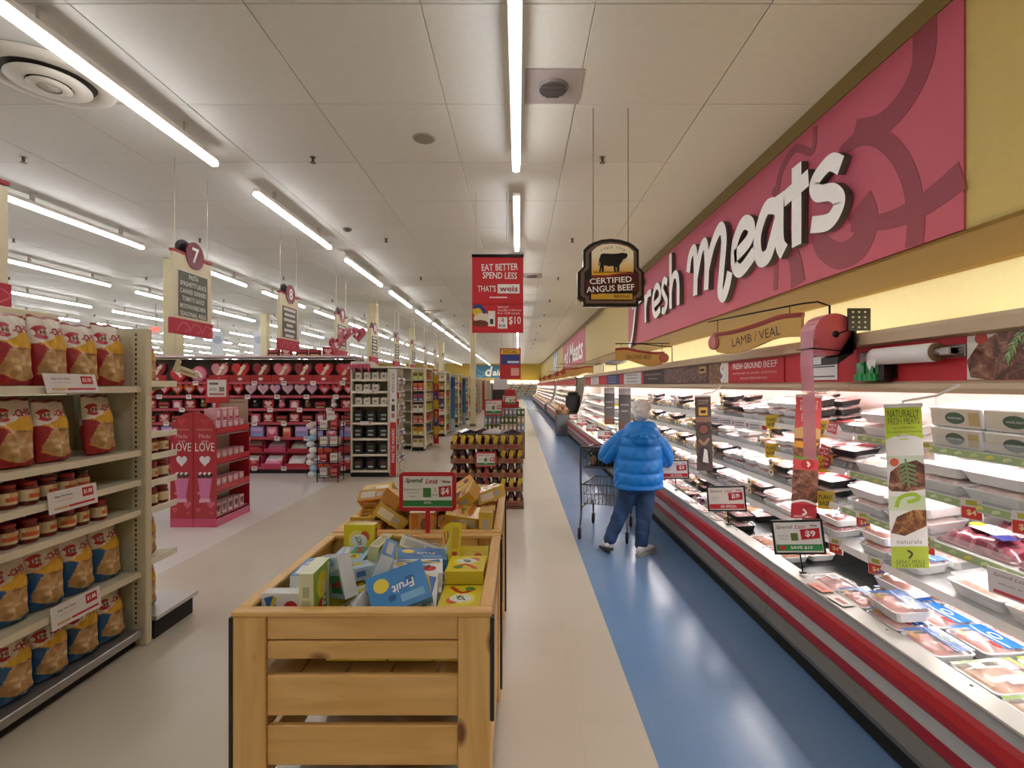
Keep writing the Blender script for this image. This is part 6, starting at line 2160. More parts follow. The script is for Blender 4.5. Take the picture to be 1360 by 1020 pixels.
def mk_tub(band):
    def mk():
        t = thing('black_tub', '', 'tub')
        MB().box(-0.085, 0.085, -0.07, 0.07, 0, 0.19, '#1f1d1d', bev=0.012).build('body', ['plastic'], t)
        m = MB().flat(circ(0, 0.11, 0.05), -0.071, '#3a403c').rect(-0.045, 0.045, 0.05, 0.075, -0.0715, '#c9c8bc').rect(-0.05, 0.05, 0.13, 0.145, -0.0718, band)
        m.build('label', ['card'], t)
        MB().box(-0.08, 0.08, -0.066, 0.066, 0.1905, 0.215, '#2d2a2a', bev=0.008).build('lid', ['plastic'], t)
        return t
    return Proto(mk)


BT, TBW, TBG, TBR = Proto(mk_bottle), mk_tub('#c9c8bc'), mk_tub('#5d7a3a'), mk_tub('#8a2a2a')
for i, z in enumerate(BZ):
    n = (4, 3, 4, 3, 3, 3, 3)[i]
    for k in range(n):
        x = SX0 + 0.124 + (0.158 if i < 3 else 0.235) * k
        pr = BT if i < 3 else (TBW, TBW, TBG, TBR)[i - 3]
        pr.put((x, SY + 0.1, z + 0.001), 0, f'{"white bottle" if i < 3 else "black tub"}, bottle bay, {nth(i)} shelf down, {nth(k)} from the candy side', 'bottles and tubs in the end bay')
price_card(SY - 0.02, BZ[1] - 0.01, 0.23, 0.07, 'small white price card on the bottle shelf under white bottles', tilt=0, x=SX0 + 0.35, rz=0)
price_card(SY - 0.02, BZ[3] - 0.01, 0.23, 0.07, 'small white price card between the rows of black tubs', tilt=0, x=SX0 + 0.30, rz=0)
# banner strip and clip strips on the end of the gondola
t = thing('banner_strip', 'tall white and red banner strip on the corner of the bottle bay', 'sign', (-2.28, SY - 0.025, 0.03))
MB().box(-0.065, 0.065, -0.01, 0.01, 0, 1.95, '#d9d3d0', bev=0.003).build('board', ['gloss'], t)
m = MB().rect(-0.055, 0.055, 0.0, 0.98, -0.0106, '#b8242c').rect(-0.03, 0.03, 1.06, 1.14, -0.011, '#c06a6c').rect(-0.03, 0.03, 1.18, 1.3, -0.011, '#4a4644')
m.flat(circ(0, 1.38, 0.025), -0.011, '#57524f')
m.build('print', ['gloss'], t)
m = MB()
m.text('SPARE THE WASHERS', 0.0, 0.55, -0.0116, '#efe0de', w=0.62, h=0.05, rot=pi / 2)
m.text('PRICES', 0.0, 1.7, -0.0116, '#6a6462', w=0.34, h=0.045, rot=pi / 2)
m.build('lettering', ['gloss'], t)
KITS = [('#4a6f9a', 'blue'), ('#b04a3a', 'rust red'), ('#8a8a88', 'grey'), ('#c9c2b4', 'cream')]


def clip_pack(c):
    def mk():
        t = thing('hanging_packet', '', 'packet')
        pillow_geo(MB(RX(pi / 2) @ T(0, 0.09, -0.02)), 0.05, 0.075, 0.035, lambda u, v: c if v < 0.75 else '#d8d4cc', 6, 5).build('pouch', ['film'], t)
        MB().rect(-0.03, 0.03, 0.05, 0.1, -0.022, '#e0dcd4').build('label', ['card'], t)
        return t
    return Proto(mk)


CP = [clip_pack(c) for c, _ in KITS]
for s_, (y, nm) in enumerate(((9.12, 'near'), (9.42, 'far'))):
    tt = thing('clip_rack', f'{nm} wire clip rack of small packets on the gondola end', 'rack', (-2.22, y, 0.0), pi / 2)
    MB().box(-0.13, 0.13, 0.02, 0.035, 0.05, 1.99, '#b8ab90').build('board', ['paint'], tt)
    MB().box(-0.14, 0.14, -0.09, 0.045, 0.0, 0.06, '#c4bda9', bev=0.004).build('foot', ['paint'], tt)
    for j in range(7):
        zz = 1.66 - 0.24 * j
        MB().tube([(-0.12, -0.004, zz + 0.17), (0.12, -0.004, zz + 0.17)], 0.006, '#8a8478', 5).build('wire', ['metal'], tt)
        for k in (-1, 1):
            c = (j * 2 + k + s_) % 4
            CP[c].put((-2.215, y + 0.06 * k, zz), Euler((0, 0, pi / 2)), f'{KITS[c][1]} packet on the {nm} clip rack, {nth(j)} row down, {"near" if k < 0 else "far"} side', 'packets on the clip racks')

# ---------------------------------------------------------------- wire rack of toys and cards, balloons
t = thing('wire_rack', 'black wire rack of boxes and plush beside the bottle bay', 'rack', (-3.3, 8.62, 0))
for x in (-0.18, 0.18):
    for y in (-0.14, 0.14):
        MB().tube([(x, y, 0), (x, y, 1.12)], 0.008, '#17130f', 6).build('post', ['metal'], t)
RZS = [0.08, 0.33, 0.62, 0.9]
for z in RZS:
    m = MB()
    for q in range(7):
        m.tube([(-0.18 + 0.06 * q, -0.14, z), (-0.18 + 0.06 * q, 0.14, z)], 0.004, '#17130f', 4)
    m.tube([(-0.19, -0.15, z + 0.04), (0.19, -0.15, z + 0.04), (0.19, 0.15, z + 0.04), (-0.19, 0.15, z + 0.04)], 0.006, '#17130f', 5, closed=True)
    m.tube([(-0.19, -0.15, z), (0.19, -0.15, z), (0.19, 0.15, z), (-0.19, 0.15, z)], 0.006, '#17130f', 5, closed=True)
    m.build('wire_shelf', ['metal'], t)
RBX = [pack('gift_box', 'gift box', 0.13, 0.16, 0.2, c, c2, '#e8e0da') for c, c2 in (('#d9d2c6', '#c8a0a0'), ('#a02a30', '#c86a6a'), ('#dcd6cc', '#b9a898'))]
for i, z in enumerate(RZS):
    for k in (-1, 1):
        RBX[(i + (k > 0)) % 3].put((-3.3 + 0.085 * k, 8.62, z + 0.006), 0.06 * k, f'{("pale", "red", "cream")[(i + (k > 0)) % 3]} gift box in the wire rack, {nth(i)} tier up, {"far" if k < 0 else "near"} the bottles', 'gift boxes in the wire rack')
RBX[0].put((-3.3, 8.62, 1.067), 0.35, 'pale gift box lying on top of the wire rack', 'gift boxes in the wire rack')
t = thing('plush_string', 'string of pale blue and white plush bags hanging on the wire rack side', 'plush', (-3.60, 8.56, 0.07))
MB().tube([(0.02, 0, 0.98), (0.0, 0, 0.5), (0.0, 0, 0.0)], 0.006, '#c9c4bc', 5).build('cord', ['cloth'], t)
for k in range(9):
    q = RND.random()
    MB().ball((0.03 * sin(k * 2.1), 0.02 * cos(k), 0.06 + 0.105 * k), (0.075 + 0.02 * q, 0.06, 0.06), ('#c9d3da', '#8fb4d0', '#d8d2cc', '#c4b0b4', '#dcdcda')[k % 5], 9, 6).build('plush', ['cloth'], t)


def balloon(x, z, y, col, lb):
    t = thing('balloon', lb, 'balloon', (x, y, z))
    m = MB()
    H = heart(0, 0, 0.29, 0.30, 26)
    for s in (-1, 1):
        rings = [(1.0, 0.0), (0.85, 0.035), (0.55, 0.06), (0.2, 0.07)]
        vs, fs = [], []
        for f, d in rings:
            vs += [(a * f, s * d, b * f) for a, b in H]
        L = len(H)
        for j in range(3):
            for i in range(L):
                q = (i + 1) % L
                f = (j * L + i, j * L + q, (j + 1) * L + q, (j + 1) * L + i)
                fs.append(f if s > 0 else f[::-1])
        f = tuple(3 * L + i for i in range(L))
        fs.append(f if s > 0 else f[::-1])
        m.add(vs, fs, col, 0, True)
    m.build('foil', ['film'], t)
    m = MB()
    r = random.Random(int(x * 100))
    for k in range(9):
        m.flat(heart(r.uniform(-0.075, 0.075), r.uniform(-0.06, 0.09), 0.055, 0.055, 12), -0.0725 - 0.0003 * k, ('#b01c2c', '#e8d4d6', '#8a1626')[k % 3])
    m.build('heart_print', ['gloss'], t)
    MB().tube([(0, 0, -0.14), (0.02, 0.0, -0.3), (0.0, 0.0, -(z - (2.262 if x < -3.09 else 2.15)))], 0.004, '#d8a0a8', 5).build('stick', ['plastic'], t)


balloon(-3.31, 2.64, 9.36, '#c9707e', 'pink heart foil balloon, tallest of the three above the bottle bay')
balloon(-3.0, 2.62, 9.2, '#c05a68', 'red hearts foil balloon toward the main aisle above the bottle bay')
balloon(-3.36, 2.42, 9.02, '#c86a78', 'lowest pink heart foil balloon above the bottle bay')
t = thing('balloon_stand', 'pink tissue wrapped box holding the heart balloons', 'stand', (-3.0, 9.2, 2.031))
MB().box(-0.06, 0.3, -0.255, 0.1, 0, 0.09, '#d0c8c4', bev=0.01).build('box', ['card'], t)
m = MB()
for k in range(12):
    a = k * 0.53
    m.prism([(-0.25 + 0.045 * k, 0.0), (-0.21 + 0.045 * k, -0.02 - 0.05 * (k % 3)), (-0.19 + 0.045 * k, 0.05)], -0.262 - 0.003 * k, -0.256, '#c04a62')
m.build('tissue_fringe', ['cloth'], t)
# ================================================================ gondola ends down the main walkway
GB = {}


def grocery(col, col2):
    if (col, col2) not in GB:
        def mk():
            t = thing('grocery_box', '', 'box')
            MB().box(-0.065, 0.065, -0.06, 0.06, 0, 0.19, col, bev=0.004).build('carton', ['card'], t)
            MB().rect(-0.05, 0.05, 0.1, 0.17, -0.0607, col2).rect(-0.045, 0.045, 0.02, 0.07, -0.0607, mixc(col, '#e8e0d0', 0.5)).build('print', ['card'], t)
            return t
        GB[(col, col2)] = Proto(mk)
    return GB[(col, col2)]


CB, FB = ['#d9cfbb', '#c9b23a', '#b8462c', '#dcd2c0', '#39507e', '#b3322a', '#a6b43c'], ['#b08a3a', '#c87a2c', '#8a5a3a', '#c9583a', '#6a4a3a', '#b0342c', '#9a8a6a']
ENDS = [(12.55, 'c', [('#b3252b', 3), ('#c9a72c', 4), ('#53407e', 2)]), (16.1, 'b', [('#3a7fb8', 9)]), (19.7, 'd', [('#3f88bd', 9)]), (23.7, 'e', [('#b0424c', 9)]), (27.6, 'f', [('#c9c0b0', 9)]), (31.6, 'g', [('#b0424c', 9)]), (36.0, 'h', [('#c9c4ba', 9)]), (42.0, 'i', [('#8a8a88', 9)])]
for e, (Y, tag_, strip) in enumerate(ENDS):
    nm = nth(e)
    t = thing('shelf_unit', f'cream gondola end full of groceries, {nm} beyond the bottle bay', 'shelf unit', (-2.72, Y, 0))
    H = 2.12
    MB().box(0.0, 0.30, 0.26, 0.28, 0.1, H, '#bdb196').build('back_panel', ['paint'], t)
    MB().box(-0.02, 0.0, 0.0, 1.3, 0.0, H, '#cdc4a8').build('end_panel', ['paint'], t)
    MB().box(0.30, 0.32, 0.0, 0.27, 0.05, H, '#d2c9ae').build('end_panel', ['paint'], t)
    MB().box(0.0, 0.3, 0.02, 0.25, 0.0, 0.09, '#1a1613').build('kick_base', ['rubber'], t)
    MB().box(-6.0, 0.32, 0.3, 1.3, H, H + 0.03, '#d6d0c2').build('top_board', ['paint'], t)
    MB().box(-6.0, -0.03, 0.75, 0.79, 0.0, H, '#bdb196').build('run_back', ['paint'], t)
    zs = [0.12, 0.42, 0.72, 1.0, 1.28, 1.56, 1.83]
    for z in zs:
        MB().box(0.001, 0.299, 0.0, 0.259, z - 0.02, z, '#d3cab2').build('shelf', ['paint'], t)
        s_ = MB().box(0.0, 0.32, 0.30, 1.28, z - 0.02, z, '#d3cab2').build('shelf', ['paint'], t)
        MB().box(-6.0, -0.03, 0.35, 0.749, z - 0.02, z, '#cfc6ae').build('run_shelf', ['paint'], t)
    MB().box(0.0, 0.30, 1.285, 1.30, 0.0, H, '#cdc4a8').build('end_panel', ['paint'], t)
    b_ = MB().box(0.34, 0.49, 1.22, 1.235, 0.04, 1.98, strip[0][0]).build('banner_strip', ['gloss'], t)
    if len(strip) > 1:
        m = MB()
        z = 0.05
        for k in range(8):
            c = strip[k % 3][0]
            m.rect(0.345, 0.485, 0.06 + 0.24 * k, 0.06 + 0.24 * (k + 1), 1.219, c)
        m.build('print', ['gloss'], b_)
        m = MB()
        for k, w_ in enumerate(('JUST', 'VALUE', 'JUST', 'VALUE')):
            m.text(w_, 0.415, 0.35 + 0.45 * k, 1.217, '#e0c53a', w=0.3, h=0.07, rot=pi / 2, bold=0.02)
        m.build('lettering', ['gloss'], b_)
    elif e in (1, 2):
        m = MB()
        m.flat([(0.345, 1.5), (0.485, 1.75), (0.485, 1.97), (0.345, 1.97)], 1.219, '#2a62a8')
        m.rect(0.345, 0.485, 0.06, 0.5, 1.219, '#a9cbd6')
        m.build('print', ['gloss'], b_)
    MB().box(0.34, 0.36, 1.236, 1.28, 0.0, 1.98, '#b9ae95').build('strip_mount', ['paint'], t)
    if e < 6:
        for i, z in enumerate(zs):
            if i == 6 and e > 3:
                continue
            for k in range(2):
                j = (i * 3 + e * 2) % 7
                grocery(CB[(i + e) % 7], FB[j]).put((-2.72 + 0.08 + 0.14 * k, Y + 0.08, z + 0.001), 0, f'grocery box, {nm} gondola end, {nth(i)} shelf up, {"inner" if k == 0 else "outer"} front spot', 'grocery boxes on the gondola ends')
            if e < 5:
                for k in range(3):
                    j = (i * 2 + k + e) % 7
                    grocery(CB[(i + 2 * e + 3) % 7], FB[j]).put((-2.72 + 0.24, Y + 0.45 + 0.28 * k, z + 0.001), pi / 2, f'grocery box, {nm} gondola end, {nth(i)} shelf up, {nth(k)} along the side', 'grocery boxes on the gondola ends')

# ---------------------------------------------------------------- dairy cases on the back wall
for k in range(4):
    x0 = -6.2 + 2.2 * k
    t = thing('dairy_case', f'white lit open dairy case on the back wall, {nth(k)} from the pillar side', 'display case', (x0, BKY - 1.1, 0))
    MB().box(0, 2.18, 0.9, 1.05, 0, 2.1, '#d8d6d0').build('back_panel', ['paint'], t)
    MB().box(0, 2.18, 0.0, 1.05, 0, 0.5, '#8f9298').build('front_base', ['paint'], t)
    MB().box(0, 2.18, 0.1, 1.05, 2.1, 2.25, '#d9cfa6').build('canopy', ['paint'], t)
    MB().box(0.05, 2.13, 0.2, 0.3, 2.07, 2.095, '#ffffff').build('canopy_lamp', ['case_light'], t)
    MB().box(0.05, 2.13, 0.5, 0.6, 2.255, 2.28, '#ffffff').build('cove_lamp', ['cove_light'], t)
    m = MB()
    for i in range(5):
        z = 0.55 + 0.31 * i
        MB().box(0, 2.18, 0.25, 0.89, z, z + 0.03, '#dedcd6').build('shelf', ['paint'], t)
        for j in range(12):
            m.box(0.05 + 0.175 * j, 0.2 + 0.175 * j, 0.3, 0.6, z + 0.031, z + 0.2, ('#d9d6cc', '#c9b25a', '#b8605a', '#7f98b4', '#dfd8c0', '#9aa86a')[(i * 5 + j) % 6])
    m.build('carton_row', ['card'], t)['kind'] = 'stuff'

# ---------------------------------------------------------------- stack of sauce jar cases
KX0, KX1, KY = -0.92, 0.07, 6.64
CW = (KX1 - KX0) / 3


def mk_case():
    t = thing('cardboard_tray', '', 'tray')
    w, d = CW / 2 - 0.004, 0.15
    m = MB().box(-w, w, -d, d, 0, 0.01, '#7d5438')
    m.build('tray_floor', ['card'], t)
    MB().box(-w, w, -d, -d + 0.006, 0.0101, 0.065, '#8c5f40').build('front_flap', ['card'], t)
    MB().rect(-w * 0.6, w * 0.6, 0.02, 0.05, -d - 0.0007, '#8a3a30').build('print', ['card'], t)
    for s in (-1, 1):
        xa, xb = sorted((s * w, s * (w - 0.006)))
        MB().box(xa, xb, -d + 0.0061, d, 0.0101, 0.10, '#7a5036').build('side_flap', ['card'], t)
    return t


def mk_sauce(tagged):
    def mk():
        t = thing('sauce_jar', '', 'jar')
        MB().lathe([(0.04, 0.0), (0.045, 0.008), (0.045, 0.11), (0.03, 0.142), (0.03, 0.15)], 14, '#4a1712').build('glass', ['gloss'], t)
        MB().lathe([(0.033, 0.148), (0.034, 0.172), (0.0, 0.175)], 14, '#d0a62c' if tagged > 1 else '#3a1512', cap=False).build('lid', ['gloss'], t)
        m = MB()
        for i in range(6):
            a0, a1 = -pi / 2 - 0.9 + 0.3 * i, -pi / 2 - 0.6 + 0.3 * i
            r = 0.0458
            top = 0.095 - 0.004 * abs(i - 2.5) ** 2
            top2 = 0.095 - 0.004 * abs(i - 2.5) ** 2
            m.add([(r * cos(a0), r * sin(a0), 0.03), (r * cos(a1), r * sin(a1), 0.03), (r * cos(a1), r * sin(a1), top2), (r * cos(a0), r * sin(a0), top)], [(0, 1, 2, 3)], '#c39a5e' if i in (1, 2, 3, 4) else '#b4854c')
        m.build('label', ['card'], t)
        if tagged:
            MB(T(0.01, -0.047, 0.135) @ RY(0.25)).box(-0.03, 0.03, -0.003, 0.0, -0.05, 0.035, '#d2ab2a').build('neck_tag', ['card'], t)
        return t
    return Proto(mk)


TRAY, SJ = Proto(mk_case), [mk_sauce(0), mk_sauce(1), mk_sauce(2)]
MB_ = MB().box(KX0 - 0.01, KX1 + 0.01, KY, KY + 0.62, 0.0, 0.04, '#6d4a34')
t = thing('pallet_base', 'low brown base under the stacked sauce jar trays', 'base')
MB_.build('board', ['card'], t)
m = MB().box(KX0 + 0.05, KX0 + 0.1, KY + 0.02, KY + 0.6, 0.041, 0.045, '#5a3c2a')
m.build('edge_strip', ['card'], t)
TH = 0.192
for lv in range(5):
    z = 0.046 + TH * lv
    for c in range(3):
        x = KX0 + CW * (c + 0.5)
        for r_ in range(2):
            TRAY.put((x, KY + 0.152 + 0.306 * r_, z), 0, f'brown cardboard jar tray, {("front", "back")[r_]} row, {nth(lv)} level, {nth(c)} column of the sauce stack', 'jar trays in the sauce stack')
            for k in range(3):
                q = (lv * 7 + c * 3 + k * 5 + (lv * c)) % 5
                kd = 2 if lv == 4 else (1 if q in (0, 3) else 0)
                if r_ and lv < 4 and k == 1:
                    continue
                SJ[kd if r_ == 0 or lv == 4 else 0].put((x - 0.105 + 0.105 * k, KY + 0.07 + 0.305 * r_, z + 0.0105), 0.2 * (k - 1), f'brown sauce jar, {("front", "back")[r_]} row, {nth(lv)} level, {nth(c * 3 + k)} across the sauce stack', 'jars in the sauce stack')
                if r_ == 0:
                    SJ[0].put((x - 0.105 + 0.105 * k, KY + 0.2, z + 0.0105), 0, f'brown sauce jar, inner row, {nth(lv)} level, {nth(c * 3 + k)} across the sauce stack', 'jars in the sauce stack')
for k, (x, y, a, col) in enumerate(((-0.7, 6.85, 0.4, '#1d1a1c'), (-0.35, 6.95, -0.3, '#d8d4d6'), (-0.1, 6.88, 0.2, '#2a2628'), (-0.5, 7.05, 0.1, '#5a3038'))):
    t = thing('torn_wrap', f'{("black", "white", "dark", "maroon")[k]} torn tray wrap lying on top of the sauce stack', 'packaging', (x, y, 0.046 + TH * 4 + 0.189), rot=Euler((0, 0, a)))
    MB().prism([(-0.13, 0.0), (0.13, 0.0), (0.12, 0.02), (0.0, 0.07), (-0.12, 0.03)], -0.1, 0.1, col).build('wrap', ['film'], t)
    MB().box(-0.12, 0.12, -0.115, -0.101, 0.0, 0.02, mixc(col, '#888888', 0.3)).build('edge', ['film'], t)


def red_sign(label, x, y, z, w, h, stem, rz=0.0, price='$4', spend=True, two='2'):
    t = thing('price_sign', label, 'price sign', (x, y, z), rz)
    e = 0.07 * w
    MB().prism(rrect(-w / 2, w / 2, 0, h, e), -0.008, 0.008, '#b81c28').build('frame', ['plastic'], t, label='red plastic frame')
    m = MB().rect(-w / 2 + e, w / 2 - e, e, h - e, -0.0086, '#dfdcd4').rect(-w / 2 + e, w / 2 - e, e * 1.2, h * 0.28, -0.0092, '#2f7a3a').rect(-w * 0.08, w * 0.06, h * 0.36, h * 0.6, -0.0092, '#4a7a34')
    m.flat([(w * 0.2, h * 0.36), (w * 0.42, h * 0.38), (w * 0.41, h * 0.66), (w * 0.19, h * 0.63)], -0.0092, '#b81c28')
    m.build('price_sheet', ['card'], t)
    m = MB()
    m.text('Spend', -w * 0.24, h * 0.78, -0.0098, '#2a2826', w=w * 0.32, h=h * 0.15, shear=0.35, bold=0.012)
    m.text('Less', w * 0.07, h * 0.78, -0.0098, '#b81c28', w=w * 0.22, h=h * 0.14, shear=0.35, bold=0.012)
    m.text('Weis', w * 0.33, h * 0.76, -0.0098, '#7a2a2c', w=w * 0.15, h=h * 0.07, bold=0.03)
    m.text(price, w * 0.305, h * 0.51, -0.01, '#f1e8e6', w=w * 0.14, h=h * 0.2, bold=0.03)
    m.text(two, w * 0.13, h * 0.56, -0.0098, '#b0504a', h=h * 0.1)
    m.text('FOR', w * 0.13, h * 0.42, -0.0098, '#4a4644', h=h * 0.05)
    for q, ln in enumerate(('Selected Varieties', 'Weekly Special', 'Limit 4')):
        m.text(ln, -w * 0.26, h * (0.56 - 0.085 * q), -0.0098, '#5a5652', h=h * 0.045)
    m.text('SAVE', 0.0, h * 0.225, -0.0098, '#e8e4dc', h=h * 0.06, bold=0.02)
    m.build('lettering', ['card'], t)
    MB().box(-0.012, 0.012, -0.005, 0.005, -stem, 0.001, '#b81c28').build('stem', ['plastic'], t)
    return t


red_sign('red framed Spend Less sign standing on a red stem between the two crates', -0.50, 2.715, 0.985, 0.315, 0.215, 0.125)
red_sign('small red framed price sign on the front of the sauce stack', -0.435, 6.62, 0.58, 0.285, 0.20, 0.30, price='$3')

# ---------------------------------------------------------------- farther stacks
t = thing('display_base', 'brown cardboard base carrying the canned goods stack', 'base', (-0.30, 11.2, 0))
MB().box(-0.5, 0.46, 0, 0.7, 0, 0.62, '#7a5a42', bev=0.01).build('carton', ['card'], t)
MB().rect(-0.4, 0.36, 0.2, 0.4, -0.001, '#8a6a50').build('print', ['card'], t)


def mk_can(c):
    def mk():
        t = thing('food_can', '', 'can')
        MB().lathe([(0.042, 0), (0.044, 0.004), (0.044, 0.17), (0.042, 0.175)], 12, '#cfc8bc', cols=['#a8a49c', c, '#a8a49c']).build('tin', ['gloss'], t)
        MB().rect(-0.022, 0.022, 0.05, 0.12, -0.046, '#e2dccc').build('label', ['card'], t)
        return t
    return Proto(mk)


CN = [mk_can('#4d7040'), mk_can('#b7a889'), mk_can('#8a9aa8')]
for lv in range(3):
    for k in range(10):
        CN[(lv * 2 + k // 4) % 3].put((-0.30 - 0.44 + 0.095 * k, 11.27 + 0.04 * lv, 0.621 + 0.176 * lv), 0, f'food can, {nth(lv)} level, {nth(k)} across the can stack beyond the sauce jars', 'cans in the far stack')
    for k in range(10):
        CN[1].put((-0.30 - 0.44 + 0.095 * k, 11.4 + 0.04 * lv, 0.621 + 0.176 * lv), 0, f'food can, second row, {nth(lv)} level, {nth(k)} across the far can stack', 'cans in the far stack')
red_sign('red framed price sign standing before the far can stack', -0.56, 11.19, 1.0, 0.42, 0.36, 1.0, price='$1')
t = thing('floor_display', 'red and brown floor display far down beside the blue walkway', 'display', (-0.25, 16.3, 0))
MB().box(-0.4, 0.35, 0, 0.6, 0, 0.95, '#8a3a34', bev=0.01).build('base', ['card'], t)
for k in range(3):
    MB().box(-0.32 + 0.06 * k, 0.28 - 0.06 * k, 0.05, 0.5, 0.951 + 0.2 * k, 1.149 + 0.2 * k, ('#b0302c', '#c9a08a', '#a82a2a')[k], bev=0.01).build('carton_tier', ['card'], t)
red_sign('red framed price sign on the far red floor display', -0.25, 16.27, 1.05, 0.4, 0.3, 0.2, price='$5')
t = thing('floor_display', 'dark floor display beyond the red one, near the pillar', 'display', (-0.75, 21.0, 0))
MB().box(-0.35, 0.35, 0, 0.6, 0, 1.5, '#2c2624', bev=0.02).build('cabinet', ['paint'], t)
MB().box(-0.3, 0.3, -0.02, 0.0, 1.51, 2.0, '#d2ced0', bev=0.005).build('header', ['card'], t)
MB().box(-0.05, 0.05, 0.0, 0.05, 1.5, 1.6, '#3a3432').build('header_post', ['paint'], t)
# the gap in the case row: bin and fruit basket
t = thing('waste_bin', 'black waste bin on a grey stand in the gap of the case row', 'bin', (1.95, 17.3, 0))
MB().box(-0.3, 0.25, -0.3, 0.3, 0.0, 0.75, '#4a4a4c', bev=0.02).build('stand', ['paint'], t)
MB().box(-0.26, 0.22, -0.26, 0.26, 0.751, 1.35, '#1b1a1c', bev=0.03).build('bin_body', ['plastic'], t)
MB().box(-0.2, 0.16, -0.2, 0.2, 1.351, 1.45, '#252427', bev=0.03).build('lid', ['plastic'], t)
t = thing('fruit_basket', 'tan basket of peach coloured goods beside the black bin', 'basket', (1.5, 16.6, 0))
MB().box(-0.22, 0.22, -0.25, 0.25, 0.0, 0.7, '#6a6a6c', bev=0.02).build('stand', ['paint'], t)
MB().lathe([(0.2, 0.701), (0.25, 0.86), (0.24, 0.87), (0.19, 0.72)], 16, '#8a6a4a', cap=False).build('bowl', ['plastic'], t)
for k in range(7):
    MB().ball((0.11 * cos(k), 0.12 * sin(k * 1.7), 0.87 + 0.05 * (k % 3)), 0.085, ('#c9967a', '#d2a58a', '#b8846a')[k % 3], 9, 6).build('round_loaf', ['card'], t)
# ================================================================ signs hung in and on the meat cases
def framed_card(label, x, y, z, w, h, rz, roll, stem, price, foot, fcol, special):
    t = thing('framed_price_card', label, 'price sign', (x, y, z), rot=Euler((0, roll, rz)))
    e = 0.012
    m = MB()
    for a in ((-w / 2, w / 2, 0, e), (-w / 2, w / 2, h - e, h), (-w / 2, -w / 2 + e, e, h - e), (w / 2 - e, w / 2, e, h - e)):
        m.box(a[0], a[1], -0.006, 0.006, a[2], a[3], '#161413')
    m.build('frame', ['plastic'], t, label='black card frame')
    m = MB().box(-w / 2 + e, w / 2 - e, -0.003, 0.003, e, h - e, '#e6e2dc')
    p = m.build('card', ['card'], t)
    m = MB().rect(-w / 2 + e * 1.3, w / 2 - e * 1.3, h * 0.1, h * 0.29, -0.0036, fcol)
    m.flat([(w * 0.06, h * 0.42), (w * 0.42, h * 0.46), (w * 0.42, h * 0.76), (w * 0.05, h * 0.72)], -0.0036, '#b81c28')
    if not special:
        m.rect(-w * 0.14, w * 0.0, h * 0.4, h * 0.62, -0.0036, '#5a7a2c')
        m.rect(-w * 0.38, -w * 0.27, h * 0.13, h * 0.26, -0.004, '#c0392f')
    m.build('print', ['card'], p)
    m = MB()
    m.text('Spend', -w * 0.25, h * 0.79, -0.0042, '#2a2826', w=w * 0.33, h=h * 0.13, shear=0.35)
    m.text('Less', w * 0.06, h * 0.81, -0.0042, '#b81c28', w=w * 0.2, h=h * 0.12, shear=0.35)
    m.text('Weis', w * 0.32, h * 0.83, -0.0042, '#7a2a2c', w=w * 0.14, h=h * 0.06, bold=0.03)
    m.text(price, w * 0.24, h * 0.59, -0.0046, '#f3e9e6', w=w * 0.2, h=h * 0.2, bold=0.03)
    m.text(foot, w * 0.04, h * 0.195, -0.0046, '#f0ebe4', w=w * 0.42, h=h * 0.1, bold=0.02)
    for q, ln in enumerate(('Fresh cut', 'family pack')):
        m.text(ln, -w * 0.28, h * (0.55 - 0.09 * q), -0.0042, '#6a6662', h=h * 0.05)
    m.build('lettering', ['card'], p)
    MB().tube([(0, 0.0, 0.0), (0, 0.004, -stem + 0.003)], 0.004, '#161413', 6).build('stem', ['metal'], t)
    MB().box(-0.02, 0.02, -0.012, 0.012, -stem + 0.004, -stem + 0.014, '#161413', bev=0.003).build('clip', ['plastic'], t)


framed_card('black framed Spend Less card with green foot, nearest on the case rail', 1.69, 2.93, 0.67, 0.275, 0.205, -0.35, -0.12, 0.117, '$9', 'SAVE $10', '#2f8a44', False)
framed_card('black framed Spend Less card with red foot, second on the case rail', 1.69, 3.95, 0.665, 0.29, 0.205, -0.3, -0.08, 0.112, '$3.99', 'AD SPECIAL', '#c0222c', True)
framed_card('black framed Spend Less card with red foot beside the woman', 1.69, 5.25, 0.68, 0.28, 0.20, -0.3, -0.06, 0.127, '$3', 'AD SPECIAL', '#c0222c', True)
for k, y in enumerate((9.6, 11.2, 13.0, 15.0)):
    framed_card(f'small framed card far along the case rail, {nth(k)} beyond the woman', 1.69, y, 0.63, 0.26, 0.18, -0.3, 0.0, 0.077, '$5', 'AD SPECIAL', '#c0222c', True)


def clip_strip(label, x, y, z0, z1, w, col, tilt=0.0):
    """a hanging printed strip facing the walkway; hook from the lower canopy rail"""
    t = thing('hanging_strip', label, 'sign', (x, y, z0), rot=Euler((0, tilt, -0.12)))
    H = z1 - z0
    MB().box(-w / 2, w / 2, -0.0015, 0.0015, 0, H, col).build('strip', ['card'], t)
    m = MB().box(-w / 2 - 0.004, w / 2 + 0.004, -0.005, 0.005, H, H + 0.018, '#e9e9e8')
    m.build('top_clip', ['plastic'], t)
    dx = 2.146 - x
    MB().tube([(0.0, 0, H + 0.012), (0.0, 0, H + 0.03), (dx * 0.6, 0.0, H + 0.05), (dx, 0.0, 1.672 - z0)], 0.006, '#e9e9e8', 6).build('hook_arm', ['plastic'], t)
    return t, H


